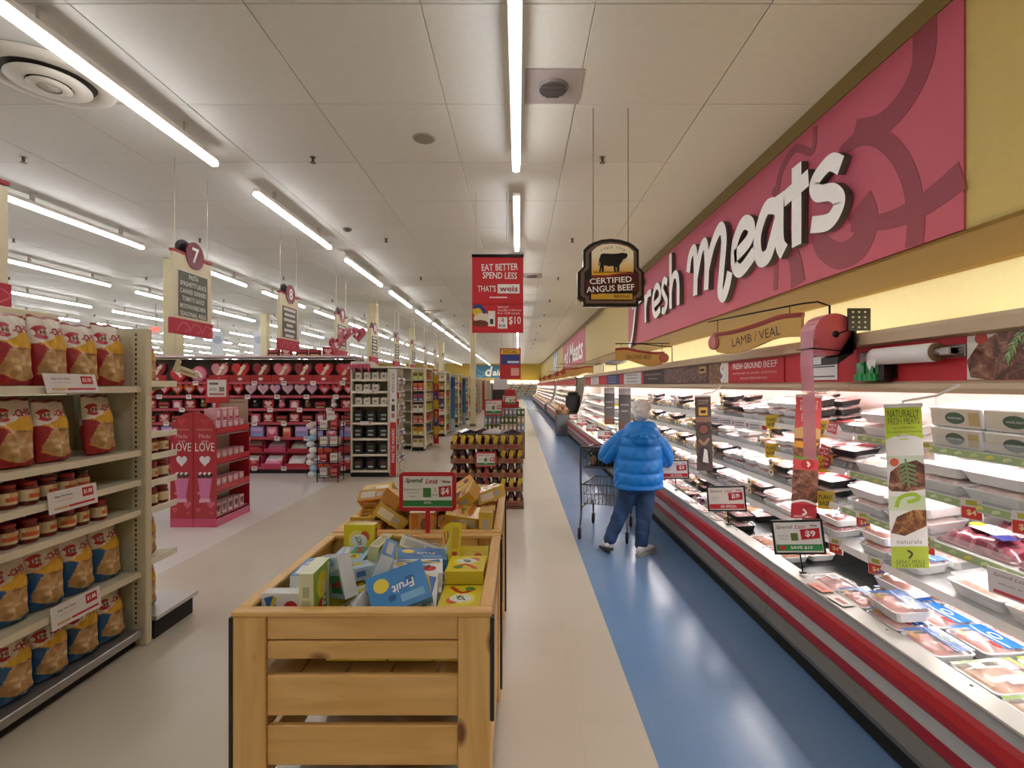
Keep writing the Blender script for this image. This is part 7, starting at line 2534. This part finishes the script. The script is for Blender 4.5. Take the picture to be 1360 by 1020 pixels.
t, H = clip_strip('tall Naturally Fresh Meats strip, lime green and white, nearest of the hanging strips', 1.892, 2.36, 0.80, 1.575, 0.165, '#e6e4df', -0.045)
m = MB().rect(-0.0825, 0.0825, H * 0.64, H * 0.7, -0.002, '#c9d3bc').rect(-0.0825, 0.0825, H * 0.36, H * 0.45, -0.002, '#ccd6b4').rect(-0.0825, 0.0825, H * 0.80, H, -0.0019, '#b9cf2e').rect(-0.0825, 0.0825, 0, H * 0.135, -0.0019, '#a9bc3a')
m.stroke([(-0.08, H * 0.79), (0.0, H * 0.82), (0.08, H * 0.79)], 0.02, -0.0024, -0.002, '#e6e4df', steps=4)
m.build('print', ['card'], t)
MB().flat([(-0.0825, H * 0.5), (-0.07, H * 0.6), (-0.02, H * 0.65), (0.05, H * 0.67), (0.0825, H * 0.64), (0.0825, H * 0.49), (0.0, H * 0.475), (-0.07, H * 0.48)], -0.0022, '#ffffff').build('steak_print', ['print_steak'], t)
MB().flat([(-0.08, H * 0.22), (-0.05, H * 0.32), (0.02, H * 0.36), (0.08, H * 0.36), (0.08, H * 0.26), (-0.02, H * 0.2)], -0.0022, '#ffffff').build('dish_print', ['print_burger'], t)
m = MB()
m.stroke([(-0.05, H * 0.38), (-0.03, H * 0.44), (0.03, H * 0.46), (0.05, H * 0.43), (0.0, H * 0.41)], 0.018, -0.0028, -0.0023, '#9ab82c', steps=4)
for k in range(5):
    m.stroke([(0.0, H * 0.65 - 0.02 * k), (0.045, H * 0.63 - 0.022 * k)], 0.01, -0.003, -0.0023, '#6d8a5a', steps=1)
    m.stroke([(0.0, H * 0.65 - 0.02 * k), (-0.03, H * 0.63 - 0.022 * k)], 0.01, -0.0031, -0.0023, '#6d8a5a', steps=1)
m.stroke([(0.0, H * 0.68), (0.01, H * 0.5)], 0.008, -0.0032, -0.0023, '#6d8a5a', steps=1)
m.flat(circ(-0.05, H * 0.66, 0.02), -0.0026, '#c8503c')
m.stroke([(-0.01, H * 0.11), (0.01, H * 0.09), (-0.005, H * 0.06)], 0.01, -0.0026, -0.002, '#3a4a1c', steps=3)
m.build('herb_print', ['card'], t)
m = MB()
m.text('NATURALLY', 0, H * 0.962, -0.0026, '#3f4a1e', w=0.14, h=0.036)
m.text('FRESH MEATS', 0, H * 0.915, -0.0026, '#5d6a26', w=0.14, h=0.03)
for k, ln in enumerate(('no antibiotics', 'no added hormones', 'vegetarian fed')):
    m.text(ln, 0, H * (0.875 - 0.025 * k), -0.0026, '#6a7a2a', h=0.013)
m.text('naturals', 0.0, H * 0.165, -0.0026, '#8a8a86', w=0.11, h=0.022)
m.text('GREAT MEALS', 0, H * 0.04, -0.0026, '#4a5a1e', w=0.13, h=0.018)
m.text('START HERE', 0, H * 0.015, -0.0026, '#4a5a1e', w=0.13, h=0.016)
m.build('lettering', ['card'], t)

t, H = clip_strip('hanging red topped burger strip behind the pink ribbon', 1.95, 3.345, 0.77, 1.60, 0.165, '#c9464a', 0.045)
w = 0.0825
MB().rect(-w, w, H * 0.50, H * 0.70, -0.0022, '#ffffff').build('burger_print', ['print_burger'], t)
MB().rect(-w, w, H * 0.14, H * 0.40, -0.0022, '#ffffff').build('roast_print', ['print_steak'], t)
m = MB().flat([(-w, H * 0.66), (w, H * 0.66), (w, H * 0.74), (0, H * 0.77), (-w, H * 0.74)], -0.0024, '#d4a86a').flat([(-w, H * 0.59), (w * 0.5, H * 0.57), (w, H * 0.63), (-w, H * 0.64)], -0.0026, '#d89a34')
m.stroke([(-w, H * 0.51), (-0.03, H * 0.495), (0.03, H * 0.505), (w, H * 0.5)], 0.02, -0.0028, -0.0023, '#6a8a3c', steps=4)
m.flat(circ(0.01, H * 0.45, 0.045, 0.035), -0.0026, '#b81f2a').rect(-w, w, 0, H * 0.12, -0.0022, '#b3202a')
m.stroke([(-w, H * 0.13), (0, H * 0.15), (w, H * 0.12)], 0.014, -0.003, -0.0023, '#e8e2da', steps=4)
m.stroke([(0.01, H * 0.43), (0.02, H * 0.45), (0.005, H * 0.47)], 0.014, -0.0032, -0.0027, '#f0e6e2', steps=3)
m.stroke([(-0.01, H * 0.03), (0.015, H * 0.05), (-0.005, H * 0.08)], 0.014, -0.003, -0.0023, '#f0e6e2', steps=3)
m.rect(-0.03, 0.03, H * 0.765, H * 0.795, -0.003, '#d6c08a')
m.build('print', ['card'], t)
m = MB()
for k, (ln, z) in enumerate((('FRESH', 0.965), ('GROUND', 0.935), ('BEEF', 0.905), ('ground', 0.86), ('in store', 0.835), ('every day', 0.81))):
    m.text(ln, 0, H * z, -0.0028, '#f3e4e2', w=0.11 if k < 3 else 0.09, h=0.02)
m.text('GREAT MEALS', 0, H * 0.018, -0.003, '#f0e0de', w=0.13, h=0.014)
m.build('lettering', ['card'], t)

for k, (x, y, z0, z1, w_, lb) in enumerate(((1.955, 5.12, 0.79, 1.56, 0.16, 'dark brown beef strip with a gold steer badge hanging beside the woman'), (1.95, 8.95, 0.85, 1.62, 0.22, 'dark grey strip hanging before the red deli packets'), (1.95, 10.45, 0.85, 1.62, 0.22, 'dark grey strip hanging before the yellow deli packets'))):
    t, H = clip_strip(lb, x, y, z0, z1, w_, '#4a3a34' if k == 0 else '#55504f', -0.03 if k == 0 else 0)
    m = MB()
    if k == 0:
        m.rect(-0.045, 0.045, H * 0.75, H * 0.86, -0.0022, '#cfa94a').flat([(-0.025, H * 0.78), (0.025, H * 0.78), (0.03, H * 0.82), (-0.025, H * 0.82)], -0.0026, '#1c1512')
        m.rect(-0.08, 0.08, H * 0.66, H * 0.73, -0.0022, '#8a6a58').flat(circ(0.0, H * 0.56, 0.06), -0.0022, '#2a201e').flat(circ(0.0, H * 0.56, 0.045), -0.0026, '#7c4a3c')
        m.stroke([(-0.05, H * 0.42), (0.0, H * 0.36), (0.05, H * 0.44)], 0.03, -0.0026, -0.002, '#9a7a5a', steps=4).flat(circ(0.0, H * 0.2, 0.06, 0.1), -0.0022, '#2c2422').flat([(-0.02, H * 0.12), (0.04, H * 0.1), (0.03, H * 0.28), (0.0, H * 0.3)], -0.0026, '#d8d2cc')
        m.build('print', ['card'], t)
        MB().text('TENDER', 0, H * 0.95, -0.0024, '#cdbfae', w=0.12, h=0.022).text('JUICY', 0, H * 0.91, -0.0024, '#cdbfae', w=0.1, h=0.022).build('lettering', ['card'], t)
    else:
        m.rect(-w_ / 2, w_ / 2, H * 0.86, H, -0.0022, '#b9b4b8').rect(-w_ * 0.35, w_ * 0.35, H * 0.60, H * 0.64, -0.0022, '#8f8a8a').rect(-w_ * 0.3, w_ * 0.3, H * 0.45, H * 0.49, -0.0022, '#8f8a8a').rect(-w_ / 2, w_ / 2, 0, H * 0.2, -0.0022, '#6a4232')
        m.build('print', ['card'], t)

# plant based flags and shelf price tags
LX = lambda lv: SHELVES[lv - 1][1] - 0.016
LZ_ = lambda lv: SHELVES[lv - 1][0]
for k, (y, lv) in enumerate(((4.19, 4), (4.10, 3), (3.52, 4), (3.40, 3), (3.30, 2))):
    t = thing('shelf_flag', f'yellow Plant Based shelf flag, {("upper far", "middle far", "upper near", "middle near", "lower near")[k]} one', 'price tag', (LX(lv), y, LZ_(lv) - 0.06), rot=Euler((0, -0.08, -pi / 2 + 0.75)))
    MB().box(-0.055, 0.055, -0.0015, 0.0015, 0, 0.12, '#c9a92a').build('flag', ['card'], t)
    MB().text('PLANT', 0, 0.082, -0.0024, '#3c4a1c', w=0.085, h=0.03, bold=0.02).text('BASED', 0, 0.04, -0.0024, '#3c4a1c', w=0.085, h=0.03, bold=0.02).build('lettering', ['card'], t)
for k, (y, lv) in enumerate(((2.06, 3), (2.30, 3), (1.86, 3), (2.72, 3), (2.95, 2), (2.62, 4), (2.5, 2), (3.1, 1), (2.75, 1))):
    t = thing('price_tag', f'small {"red and yellow" if k != 5 else "white"} price tag on the {LEVEL[lv]}, {nth(sum(1 for q in ((2.06, 3), (2.30, 3), (1.86, 3), (2.72, 3), (2.95, 2), (2.62, 4), (2.5, 2), (3.1, 1), (2.75, 1)) if q[1] == lv and q[0] < y))} from the near end', 'price tag', (LX(lv), y, LZ_(lv) - 0.085), rot=Euler((0.1, 0, -pi / 2 + 0.5)))
    MB().box(-0.04, 0.04, -0.0015, 0.0015, 0, 0.10, '#d9cfcb').build('tag', ['card'], t)
    m = MB().rect(-0.037, 0.037, 0.003, 0.06, -0.002, '#c8392c' if k != 5 else '#d8c4c2').rect(-0.02, 0.02, 0.068, 0.092, -0.002, '#a9a83a')
    m.build('print', ['card'], t)
    MB().text('$4', 0, 0.032, -0.0026, '#f0d8a0', h=0.03, bold=0.02).build('lettering', ['card'], t)
for k in range(4):
    y = 4.45 + 0.3 * k
    t = thing('price_card', f'white price card with red corner, top shelf lip, {nth(k)} from the yellow flags', 'price card', (LX(4), y, LZ_(4) - 0.105), rot=Euler((0.15, 0, -pi / 2 + 0.35)))
    MB().box(-0.11, 0.11, -0.0015, 0.0015, 0, 0.085, '#dad5d4').build('card', ['card'], t)
    MB().rect(0.05, 0.1, 0.02, 0.06, -0.002, '#b8303a').rect(-0.09, 0.02, 0.05, 0.06, -0.002, '#6a6468').rect(-0.09, 0.02, 0.025, 0.035, -0.002, '#8a8488').build('print', ['card'], t)
for k, (y, c) in enumerate(((2.72, '#d98a7c'), (2.55, '#dcd2cc'), (4.75, '#dcd6d2'), (4.4, '#dcd6d2'), (4.15, '#dcd2cc'))):
    t = thing('price_tag', f'{"orange" if k == 0 else "white"} price tag lying on the steel rail, {nth((3, 4, 0, 1, 2)[k])} one from the far end', 'price tag', (1.68, y, 0.556), rz=-pi / 2 + 0.1)
    MB().box(-0.06, 0.06, -0.035, 0.035, 0.0, 0.003, c).build('tag', ['card'], t)
    MB(TOP).rect(-0.03, 0.04, -0.015, 0.012, -0.0036, '#b06a62').build('print', ['card'], t)
t = thing('price_card', 'large white Spend Less price card on the second shelf near the ribs', 'price card', (LX(2) - 0.002, 1.98, LZ_(2) - 0.125), rot=Euler((0.1, 0, -pi / 2 + 0.15)))
MB().box(-0.16, 0.16, -0.002, 0.002, 0, 0.115, '#d3ced0').build('card', ['card'], t)
MB().rect(-0.14, 0.15, 0.008, 0.024, -0.0026, '#c04a52').build('print', ['card'], t)
MB().text('Spend Less', -0.07, 0.09, -0.0028, '#8a4a56', w=0.13, h=0.02, shear=0.3).text('whole fryers', -0.05, 0.055, -0.0028, '#7a747c', w=0.14, h=0.014).build('lettering', ['card'], t)
# the green printed strip in the price rails of the nearest case
for lv in (2, 3, 4):
    z, x, d = SHELVES[lv - 1]
    t = thing('rail_strip', f'green printed label strip along the {LEVEL[lv]} rail of the nearest case', 'label strip', (x - 0.0135, 3.15, z - 0.044), -pi / 2)
    MB().box(0, 2.0, -0.001, 0.0005, 0.003, 0.038, '#9aac7c').build('strip', ['card'], t)
    m = MB()
    for k in range(24):
        m.flat([(0.04 + 0.082 * k, 0.008), (0.085 + 0.082 * k, 0.02), (0.075 + 0.082 * k, 0.034), (0.045 + 0.082 * k, 0.025)], -0.0014, ('#c3d09a', '#b9c88c', '#d2c85a', '#c8d2a4')[k % 4])
    m.build('leaf_print', ['card'], t)['kind'] = 'stuff'
# ================================================================ the woman and her cart
def remesh(m, name, voxel, smooth=2):
    o = m.build('tmp', ['paint'])
    md = o.modifiers.new('r', 'REMESH')
    md.mode = 'VOXEL'
    md.voxel_size = voxel
    md.use_smooth_shade = True
    if smooth:
        sm = o.modifiers.new('s', 'SMOOTH')
        sm.factor = 0.5
        sm.iterations = smooth
    me = bake(o)
    old = o.data
    bpy.data.objects.remove(o)
    bpy.data.meshes.remove(old)
    me.name = name
    return me


def paint(me, mat, fn):
    me.materials.clear()
    me.materials.append(MAT[mat])
    me.update()
    for a in list(me.color_attributes):
        me.color_attributes.remove(a)
    at = me.color_attributes.new('Col', 'FLOAT_COLOR', 'CORNER')
    buf = []
    for p in me.polygons:
        p.use_smooth = True
        for vi in p.vertices:
            c = C(fn(me.vertices[vi].co))
            buf.extend((c[0], c[1], c[2], 1.0))
    at.data.foreach_set('color', buf)
    return me


def rings(m, R, n=24):
    """closed body of elliptical rings (z, cx, cy, rx, ry)"""
    vs, fs = [], []
    for z, cx, cy, rx, ry in R:
        for i in range(n):
            a = 2 * pi * i / n
            ca, sa = cos(a), sin(a)
            q = 0.82
            vs.append((cx + rx * math.copysign(abs(ca) ** q, ca), cy + ry * math.copysign(abs(sa) ** q, sa), z))
    for j in range(len(R) - 1):
        for i in range(n):
            k = (i + 1) % n
            fs.append((j * n + i, j * n + k, (j + 1) * n + k, (j + 1) * n + i))
    fs.append(tuple(range(n - 1, -1, -1)))
    fs.append(tuple((len(R) - 1) * n + i for i in range(n)))
    return m.add(vs, fs, '#ffffff', 0, True)


def limb(m, pts, r, n=14, steps=5):
    P = spline(pts, steps)
    k = len(P)
    rr = spline([(q, 0.0) for q in r], steps)
    m.tube(P, [max(0.004, a[0]) for a in rr][:k], '#ffffff', n)
    m.ball(P[0], rr[0][0], '#ffffff', 10, 7)
    m.ball(P[-1], rr[-1][0], '#ffffff', 10, 7)


wo = thing('person', 'white haired woman in a blue puffer jacket and jeans leaning to the meat case', 'person', (0, 0, 0))
HX, HY, HZ = 1.265, 5.06, 1.395                  # head centre
LH, RH = (0.985, 5.235, 1.062), (1.49, 5.30, 0.93)  # wrists
b = MB()
rings(b, [(0.66, 1.21, 4.96, 0.15, 0.11), (0.80, 1.215, 4.96, 0.165, 0.12), (0.95, 1.215, 4.97, 0.15, 0.11), (1.10, 1.22, 4.98, 0.165, 0.11), (1.19, 1.225, 4.99, 0.15, 0.09), (1.24, 1.235, 5.0, 0.07, 0.065)])
limb(b, [(1.235, 5.0, 1.2), (1.25, 5.03, 1.3)], [0.055, 0.05], 12, 3)
b.ball((HX, HY, HZ), (0.075, 0.092, 0.105), '#ffffff', 18, 12)
b.ball((HX + 0.01, HY + 0.035, HZ - 0.06), (0.055, 0.06, 0.05), '#ffffff', 12, 8)
b.ball((HX + 0.02, HY + 0.098, HZ - 0.015), (0.012, 0.02, 0.02), '#ffffff', 8, 6)
for s in (-1, 1):
    b.ball((HX + 0.077 * s, HY - 0.002, HZ - 0.01), (0.012, 0.02, 0.032), '#ffffff', 8, 6)
limb(b, [(1.06, 4.99, 1.15), (0.93, 5.02, 0.99), LH], [0.05, 0.04, 0.028])
limb(b, [(1.39, 4.99, 1.14), (1.50, 5.05, 0.95), RH], [0.05, 0.04, 0.028])
limb(b, [(1.14, 4.96, 0.68), (1.06, 4.99, 0.42), (0.92, 4.93, 0.10)], [0.075, 0.055, 0.04])
limb(b, [(1.29, 4.96, 0.68), (1.27, 4.93, 0.40), (1.215, 4.86, 0.09)], [0.075, 0.055, 0.04])
for w_, dr, th in ((LH, Vector((-0.12, 0.9, -0.1)).normalized(), 1), (RH, Vector((0.2, 0.9, -0.25)).normalized(), -1)):
    W_ = Vector(w_)
    side = dr.cross(Vector((0, 0, 1))).normalized()
    pc = W_ + dr * 0.06
    b.ball(tuple(pc), (0.04, 0.045, 0.02), '#ffffff', 10, 7)
    b.ball(tuple(W_ + dr * 0.025), (0.032, 0.035, 0.022), '#ffffff', 10, 7)
    for f in range(4):
        a0 = pc + side * (-0.03 + 0.02 * f) + dr * 0.03
        ln = (0.062, 0.072, 0.068, 0.052)[f]
        a1 = a0 + dr * ln * 0.5 - Vector((0, 0, 0.006))
        a2 = a0 + dr * ln * 0.85 - Vector((0, 0, 0.028))
        a3 = a0 + dr * ln * 0.8 - Vector((0, 0, 0.05))
        limb(b, [tuple(a0), tuple(a1), tuple(a2), tuple(a3)], [0.0095, 0.009, 0.0085, 0.007], 8, 3)
    t0 = W_ + dr * 0.035 + side * 0.03 * th
    limb(b, [tuple(t0), tuple(t0 + dr * 0.025 + side * 0.022 * th - Vector((0, 0, 0.012))), tuple(t0 + dr * 0.05 + side * 0.02 * th - Vector((0, 0, 0.03)))], [0.012, 0.0105, 0.008], 8, 3)
body = remesh(b, 'body', 0.0075, 2)


def skin_col(co):
    if abs(co.x - HX - 0.015) < 0.025 and co.y > HY + 0.07 and abs(co.z - HZ + 0.06) < 0.006:
        return '#a8625c'
    return '#d9ab93'


obj('body', paint(body, 'skin', skin_col), wo)
ey = MB()
for s in (-1, 1):
    ey.ball((HX + 0.012 + 0.03 * s, HY + 0.078, HZ + 0.005), 0.011, '#e9e6e2', 8, 6)
    ey.ball((HX + 0.012 + 0.03 * s, HY + 0.0865, HZ + 0.005), 0.0045, '#3a2c24', 6, 5)
ey.build('eyes', ['gloss'], wo)

# hair: a short full cap with tufts
h = MB()
h.ball((HX, HY - 0.012, HZ + 0.018), (0.094, 0.108, 0.115), '#ffffff', 22, 16)
r = random.Random(3)
for k in range(60):
    a, e = r.uniform(0, 2 * pi), r.uniform(-0.55, 1.4)
    p = (HX + 0.088 * cos(a) * cos(e), HY - 0.012 + 0.102 * sin(a) * cos(e), HZ + 0.018 + 0.108 * sin(e))
    if p[1] > HY + 0.05 and p[2] < HZ + 0.05:
        continue
    h.ball(p, r.uniform(0.016, 0.03), '#ffffff', 7, 5)
hm = remesh(h, 'hair', 0.008, 2)
bm = bmesh.new()
bm.from_mesh(hm)
dead = [v for v in bm.verts if (v.co.y > HY + 0.052 and v.co.z < HZ + 0.055) or (v.co.z < HZ - 0.055 - 0.25 * max(0, v.co.y - HY)) and v.co.y > HY - 0.02 or v.co.z < HZ - 0.085]
bmesh.ops.delete(bm, geom=dead, context='VERTS')
bm.to_mesh(hm)
bm.free()
obj('hair', paint(hm, 'hair', lambda co: mixc('#ded7cc', '#f6f1ea', 0.5 + 0.5 * sin(co.x * 190 + co.z * 70 + co.y * 40))), wo, label='short white hair')

# jacket: torso, sleeves, hood, quilted in horizontal channels
j = MB()
rings(j, [(0.655, 1.215, 4.95, 0.215, 0.165), (0.67, 1.215, 4.95, 0.232, 0.182), (0.76, 1.215, 4.955, 0.238, 0.19), (0.90, 1.215, 4.965, 0.228, 0.182), (1.02, 1.22, 4.975, 0.222, 0.175), (1.12, 1.225, 4.985, 0.215, 0.158), (1.19, 1.23, 4.99, 0.18, 0.128), (1.235, 1.235, 5.0, 0.115, 0.1), (1.27, 1.24, 5.01, 0.085, 0.08)])
limb(j, [(1.09, 4.985, 1.145), (0.985, 4.995, 1.06), (0.91, 5.03, 0.965), (0.935, 5.11, 0.995), (0.975, 5.19, 1.045)], [0.088, 0.09, 0.082, 0.072, 0.052], 16)
limb(j, [(1.365, 4.985, 1.14), (1.455, 5.0, 1.04), (1.515, 5.04, 0.925), (1.508, 5.14, 0.905), (1.494, 5.26, 0.925)], [0.088, 0.09, 0.082, 0.072, 0.052], 16)
# hood lying on the upper back
limb(j, [(1.11, 4.955, 1.20), (1.16, 4.87, 1.185), (1.24, 4.84, 1.165), (1.33, 4.87, 1.185), (1.375, 4.96, 1.20)], [0.05, 0.07, 0.085, 0.07, 0.05], 14)
limb(j, [(1.13, 4.98, 1.25), (1.17, 4.915, 1.265), (1.245, 4.89, 1.262), (1.325, 4.92, 1.262), (1.36, 4.99, 1.25), (1.345, 5.07, 1.225)], [0.04, 0.05, 0.055, 0.05, 0.045, 0.03], 12)
limb(j, [(1.355, 5.02, 1.235), (1.40, 5.04, 1.205), (1.43, 5.06, 1.20)], [0.03, 0.022, 0.01], 8, 3)
jm = remesh(j, 'jacket', 0.0115, 3)
jm.update()
SEAM = [0.70, 0.815, 0.945, 1.075, 1.17]
nr = [v.normal.copy() for v in jm.vertices]
for v, n_ in zip(jm.vertices, nr):
    x, y, z = v.co
    if 1.0 < x < 1.44 and z < 1.165 and y < 5.2:
        d = min(abs(z - q - 0.008 * sin(9 * x)) for q in SEAM)
    elif z < 1.2:
        q = x * 0.9 + z * 0.75 if x > 1.2 else -x * 0.9 + z * 0.75
        q += y * 0.5
        f = (q / 0.105) % 1.0
        d = min(f, 1 - f) * 0.105
    else:
        d = abs(z - 1.235 + 0.35 * abs(x - 1.24)) if y < 4.96 else 0.05
    k = min(d, 0.045) / 0.045
    bulge = 0.017 * (1 - (1 - k) ** 2) - 0.006
    wr = 0.0022 * sin(60 * x + 23 * z) * sin(38 * y + 31 * z + 9 * x) + 0.0012 * sin(95 * x - 60 * z)
    v.co = v.co + n_ * (bulge + wr)
obj('puffer_jacket', paint(jm, 'puffer', lambda co: '#0b80da'), wo, label='bright blue quilted puffer jacket with hood')
MB().tube([(1.215 + 0.236 * cos(a), 4.95 + 0.186 * sin(a), 0.662) for a in [2 * pi * k / 28 for k in range(28)]], 0.011, '#0a70c2', 7, closed=True).build('jacket_hem', ['puffer'], wo)

# jeans
p = MB()
rings(p, [(0.60, 1.215, 4.965, 0.165, 0.125), (0.70, 1.215, 4.965, 0.18, 0.135), (0.80, 1.215, 4.965, 0.172, 0.13)])
limb(p, [(1.135, 4.96, 0.66), (1.085, 4.985, 0.48), (1.035, 4.975, 0.36), (0.965, 4.945, 0.22), (0.925, 4.93, 0.135)], [0.102, 0.09, 0.077, 0.068, 0.064], 18)
limb(p, [(1.295, 4.96, 0.66), (1.28, 4.945, 0.48), (1.262, 4.92, 0.34), (1.24, 4.885, 0.2), (1.225, 4.868, 0.10)], [0.102, 0.09, 0.077, 0.068, 0.064], 18)
pm = remesh(p, 'jeans', 0.0115, 3)
for v in pm.vertices:
    x, y, z = v.co
    v.co = v.co + v.normal * (0.003 * sin(46 * z + 40 * x + 2 * sin(30 * y)) * max(0, min(1, (0.62 - z) * 4)) + 0.0012 * sin(130 * z - 60 * y))
obj('jeans', paint(pm, 'cloth', lambda co: mixc('#20395c', '#2b4a76', 0.5 + 0.5 * sin(co.x * 40 + co.z * 11))), wo, label='dark blue jeans')


def shoe(nm, hx, hy, ang, z0, pitch, sole):
    M = T(hx, hy, z0) @ RZ(ang) @ RX(pitch)
    m = MB(M)
    L = 0.245
    st = [(-0.02, 0.03, 0.07), (0.03, 0.038, 0.10), (0.08, 0.037, 0.095), (0.13, 0.041, 0.07), (0.18, 0.043, 0.055), (0.215, 0.035, 0.045), (0.235, 0.015, 0.03)]
    vs, fs = [], []
    n = 12
    for y, w, h_ in st:
        for i in range(n):
            a = 2 * pi * i / n
            vs.append((w * cos(a), y, 0.018 + h_ / 2 + h_ / 2 * sin(a)))
    for q in range(len(st) - 1):
        for i in range(n):
            k = (i + 1) % n
            fs.append((q * n + k, q * n + i, (q + 1) * n + i, (q + 1) * n + k))
    fs.append(tuple(range(n)))
    fs.append(tuple((len(st) - 1) * n + n - 1 - i for i in range(n)))
    m.add(vs, fs, '#dedbd6', 0, True)
    s_ = m.build('shoe', ['plastic'], wo, label=nm)
    m = MB(M)
    out = [(0.032, -0.03), (0.042, 0.03), (0.042, 0.1), (0.05, 0.17), (0.04, 0.22), (0.0, 0.245), (-0.04, 0.22), (-0.046, 0.17), (-0.04, 0.1), (-0.04, 0.03), (-0.032, -0.03)]
    m.add([(x, y, 0.0) for x, y in out] + [(x, y, 0.026) for x, y in out], [tuple(range(len(out) - 1, -1, -1)), tuple(range(len(out), 2 * len(out)))] + [(i, (i + 1) % len(out), len(out) + (i + 1) % len(out), len(out) + i) for i in range(len(out))], sole)
    m.build('sole', ['rubber'], s_)
    m = MB(M)
    for k in range(3):
        m.tube([(-0.025, 0.09 + 0.025 * k, 0.105 - 0.01 * k), (0.025, 0.09 + 0.025 * k, 0.105 - 0.01 * k)], 0.004, '#c9c6c0', 5)
    m.build('lace', ['cloth'], s_)


shoe('white trainer with a dark sole, heel lifted', 0.915, 4.895, 0.15, 0.030, -0.22, '#3a3836')
shoe('white trainer turned outwards', 1.20, 4.82, -0.85, 0.002, 0.0, '#b9b6b0')

# ---------------------------------------------------------------- shopping cart
ct = thing('shopping_cart', 'grey two tier wire shopping cart in front of the woman', 'shopping cart', (0.925, 5.30, 0), -0.33)
G = '#6d6f70'
hw = 0.255
for s in (-1, 1):
    x = s * hw
    MB().tube(spline([(x, 0.02, 1.0), (x, 0.03, 0.6), (x, 0.05, 0.33), (x - s * 0.005, -0.01, 0.2), (x, -0.03, 0.155)], 4), 0.013, G, 8).build('upright', ['metal'], ct)
    MB().tube(spline([(x, 0.05, 0.33), (x, 0.3, 0.31), (x * 0.9, 0.6, 0.29), (x * 0.88, 0.64, 0.155)], 4), 0.013, G, 8).build('base_rail', ['metal'], ct)
    for y, xx in ((-0.03, x), (0.64, x * 0.88)):
        c_ = MB().tube([(xx, y, 0.155), (xx, y, 0.125)], 0.009, G, 6)
        c_.box(xx - 0.018, xx + 0.018, y - 0.022, y + 0.022, 0.113, 0.128, '#5a5c5e')
        for q in (-1, 1):
            c_.box(xx + q * 0.016 - 0.002, xx + q * 0.016 + 0.002, y - 0.018, y + 0.018, 0.045, 0.113, '#5a5c5e')
        f_ = c_.build('caster', ['metal'], ct)
        MB().lathe([(0.045, -0.013), (0.057, -0.01), (0.057, 0.01), (0.045, 0.013)], 18, '#1f1f20', o=(xx, y, 0.0575), axis='x').build('wheel', ['rubber'], f_)
m = MB().tube([(-hw, 0.02, 1.0), (hw, 0.02, 1.0)], 0.016, '#4a4c4e', 10)
m.build('handle', ['plastic'], ct, label='dark grey handle bar')


def basket(nm, y0, y1, z0, z1, w0, w1):
    m = MB()
    rim = lambda z, k: [(-w0 * k, y0, z), (w0 * k, y0, z), (w1 * k, y1, z), (-w1 * k, y1, z)]
    m.tube(rim(z1, 1), 0.009, G, 6, closed=True)
    m.tube(rim(z0, 0.94), 0.006, G, 6, closed=True)
    m.tube(rim((z0 + z1) / 2, 0.97), 0.004, G, 5, closed=True)
    b_ = m.build(nm, ['metal'], ct)
    w = MB()
    n = 11
    for i in range(n + 1):
        f = -1 + 2 * i / n
        w.tube([(w0 * f, y0, z1), (w0 * f * 0.94, y0, z0), (w1 * f * 0.94, y1, z0), (w1 * f, y1, z1)], 0.003, G, 4)
    for i in range(1, 12):
        f = i / 12
        y = y0 + (y1 - y0) * f
        a = w0 + (w1 - w0) * f
        w.tube([(-a, y, z1), (-a * 0.94, y, z0), (a * 0.94, y, z0), (a, y, z1)], 0.003, G, 4)
    w.build('wire_mesh', ['metal'], b_)


basket('upper_basket', 0.06, 0.58, 0.77, 0.97, 0.245, 0.215)
basket('lower_basket', 0.07, 0.62, 0.37, 0.58, 0.24, 0.215)
for s in (-1, 1):
    MB().tube([(s * hw, 0.03, 0.97), (s * 0.245, 0.06, 0.97)], 0.008, G, 6).build('basket_stay', ['metal'], ct)
    MB().tube([(s * hw, 0.045, 0.58), (s * 0.24, 0.07, 0.58)], 0.008, G, 6).build('basket_stay', ['metal'], ct)
# handbag in the upper basket
hb = thing('handbag', 'black handbag with a tan patch lying in the upper cart basket', 'bag', (0.995, 5.53, 0.776), -0.33)
m = MB()
loft(m, [(0.16, 0.09, 0.0, 0.04), (0.17, 0.1, 0.05, 0.04), (0.15, 0.085, 0.15, 0.04), (0.12, 0.05, 0.185, 0.03)], '#171516', smooth=True)
m.build('body', ['cloth'], hb)
MB().tube(spline([(-0.14, -0.09, 0.1), (-0.17, -0.1, 0.16), (-0.06, -0.11, 0.20), (0.08, -0.1, 0.17), (0.13, -0.09, 0.12)], 4), 0.012, '#1d1a1a', 7).build('strap', ['cloth'], hb)
MB().ball((-0.13, -0.09, 0.07), (0.04, 0.025, 0.055), '#a87c5c', 10, 7).build('tan_patch', ['cloth'], hb, label='tan side patch')
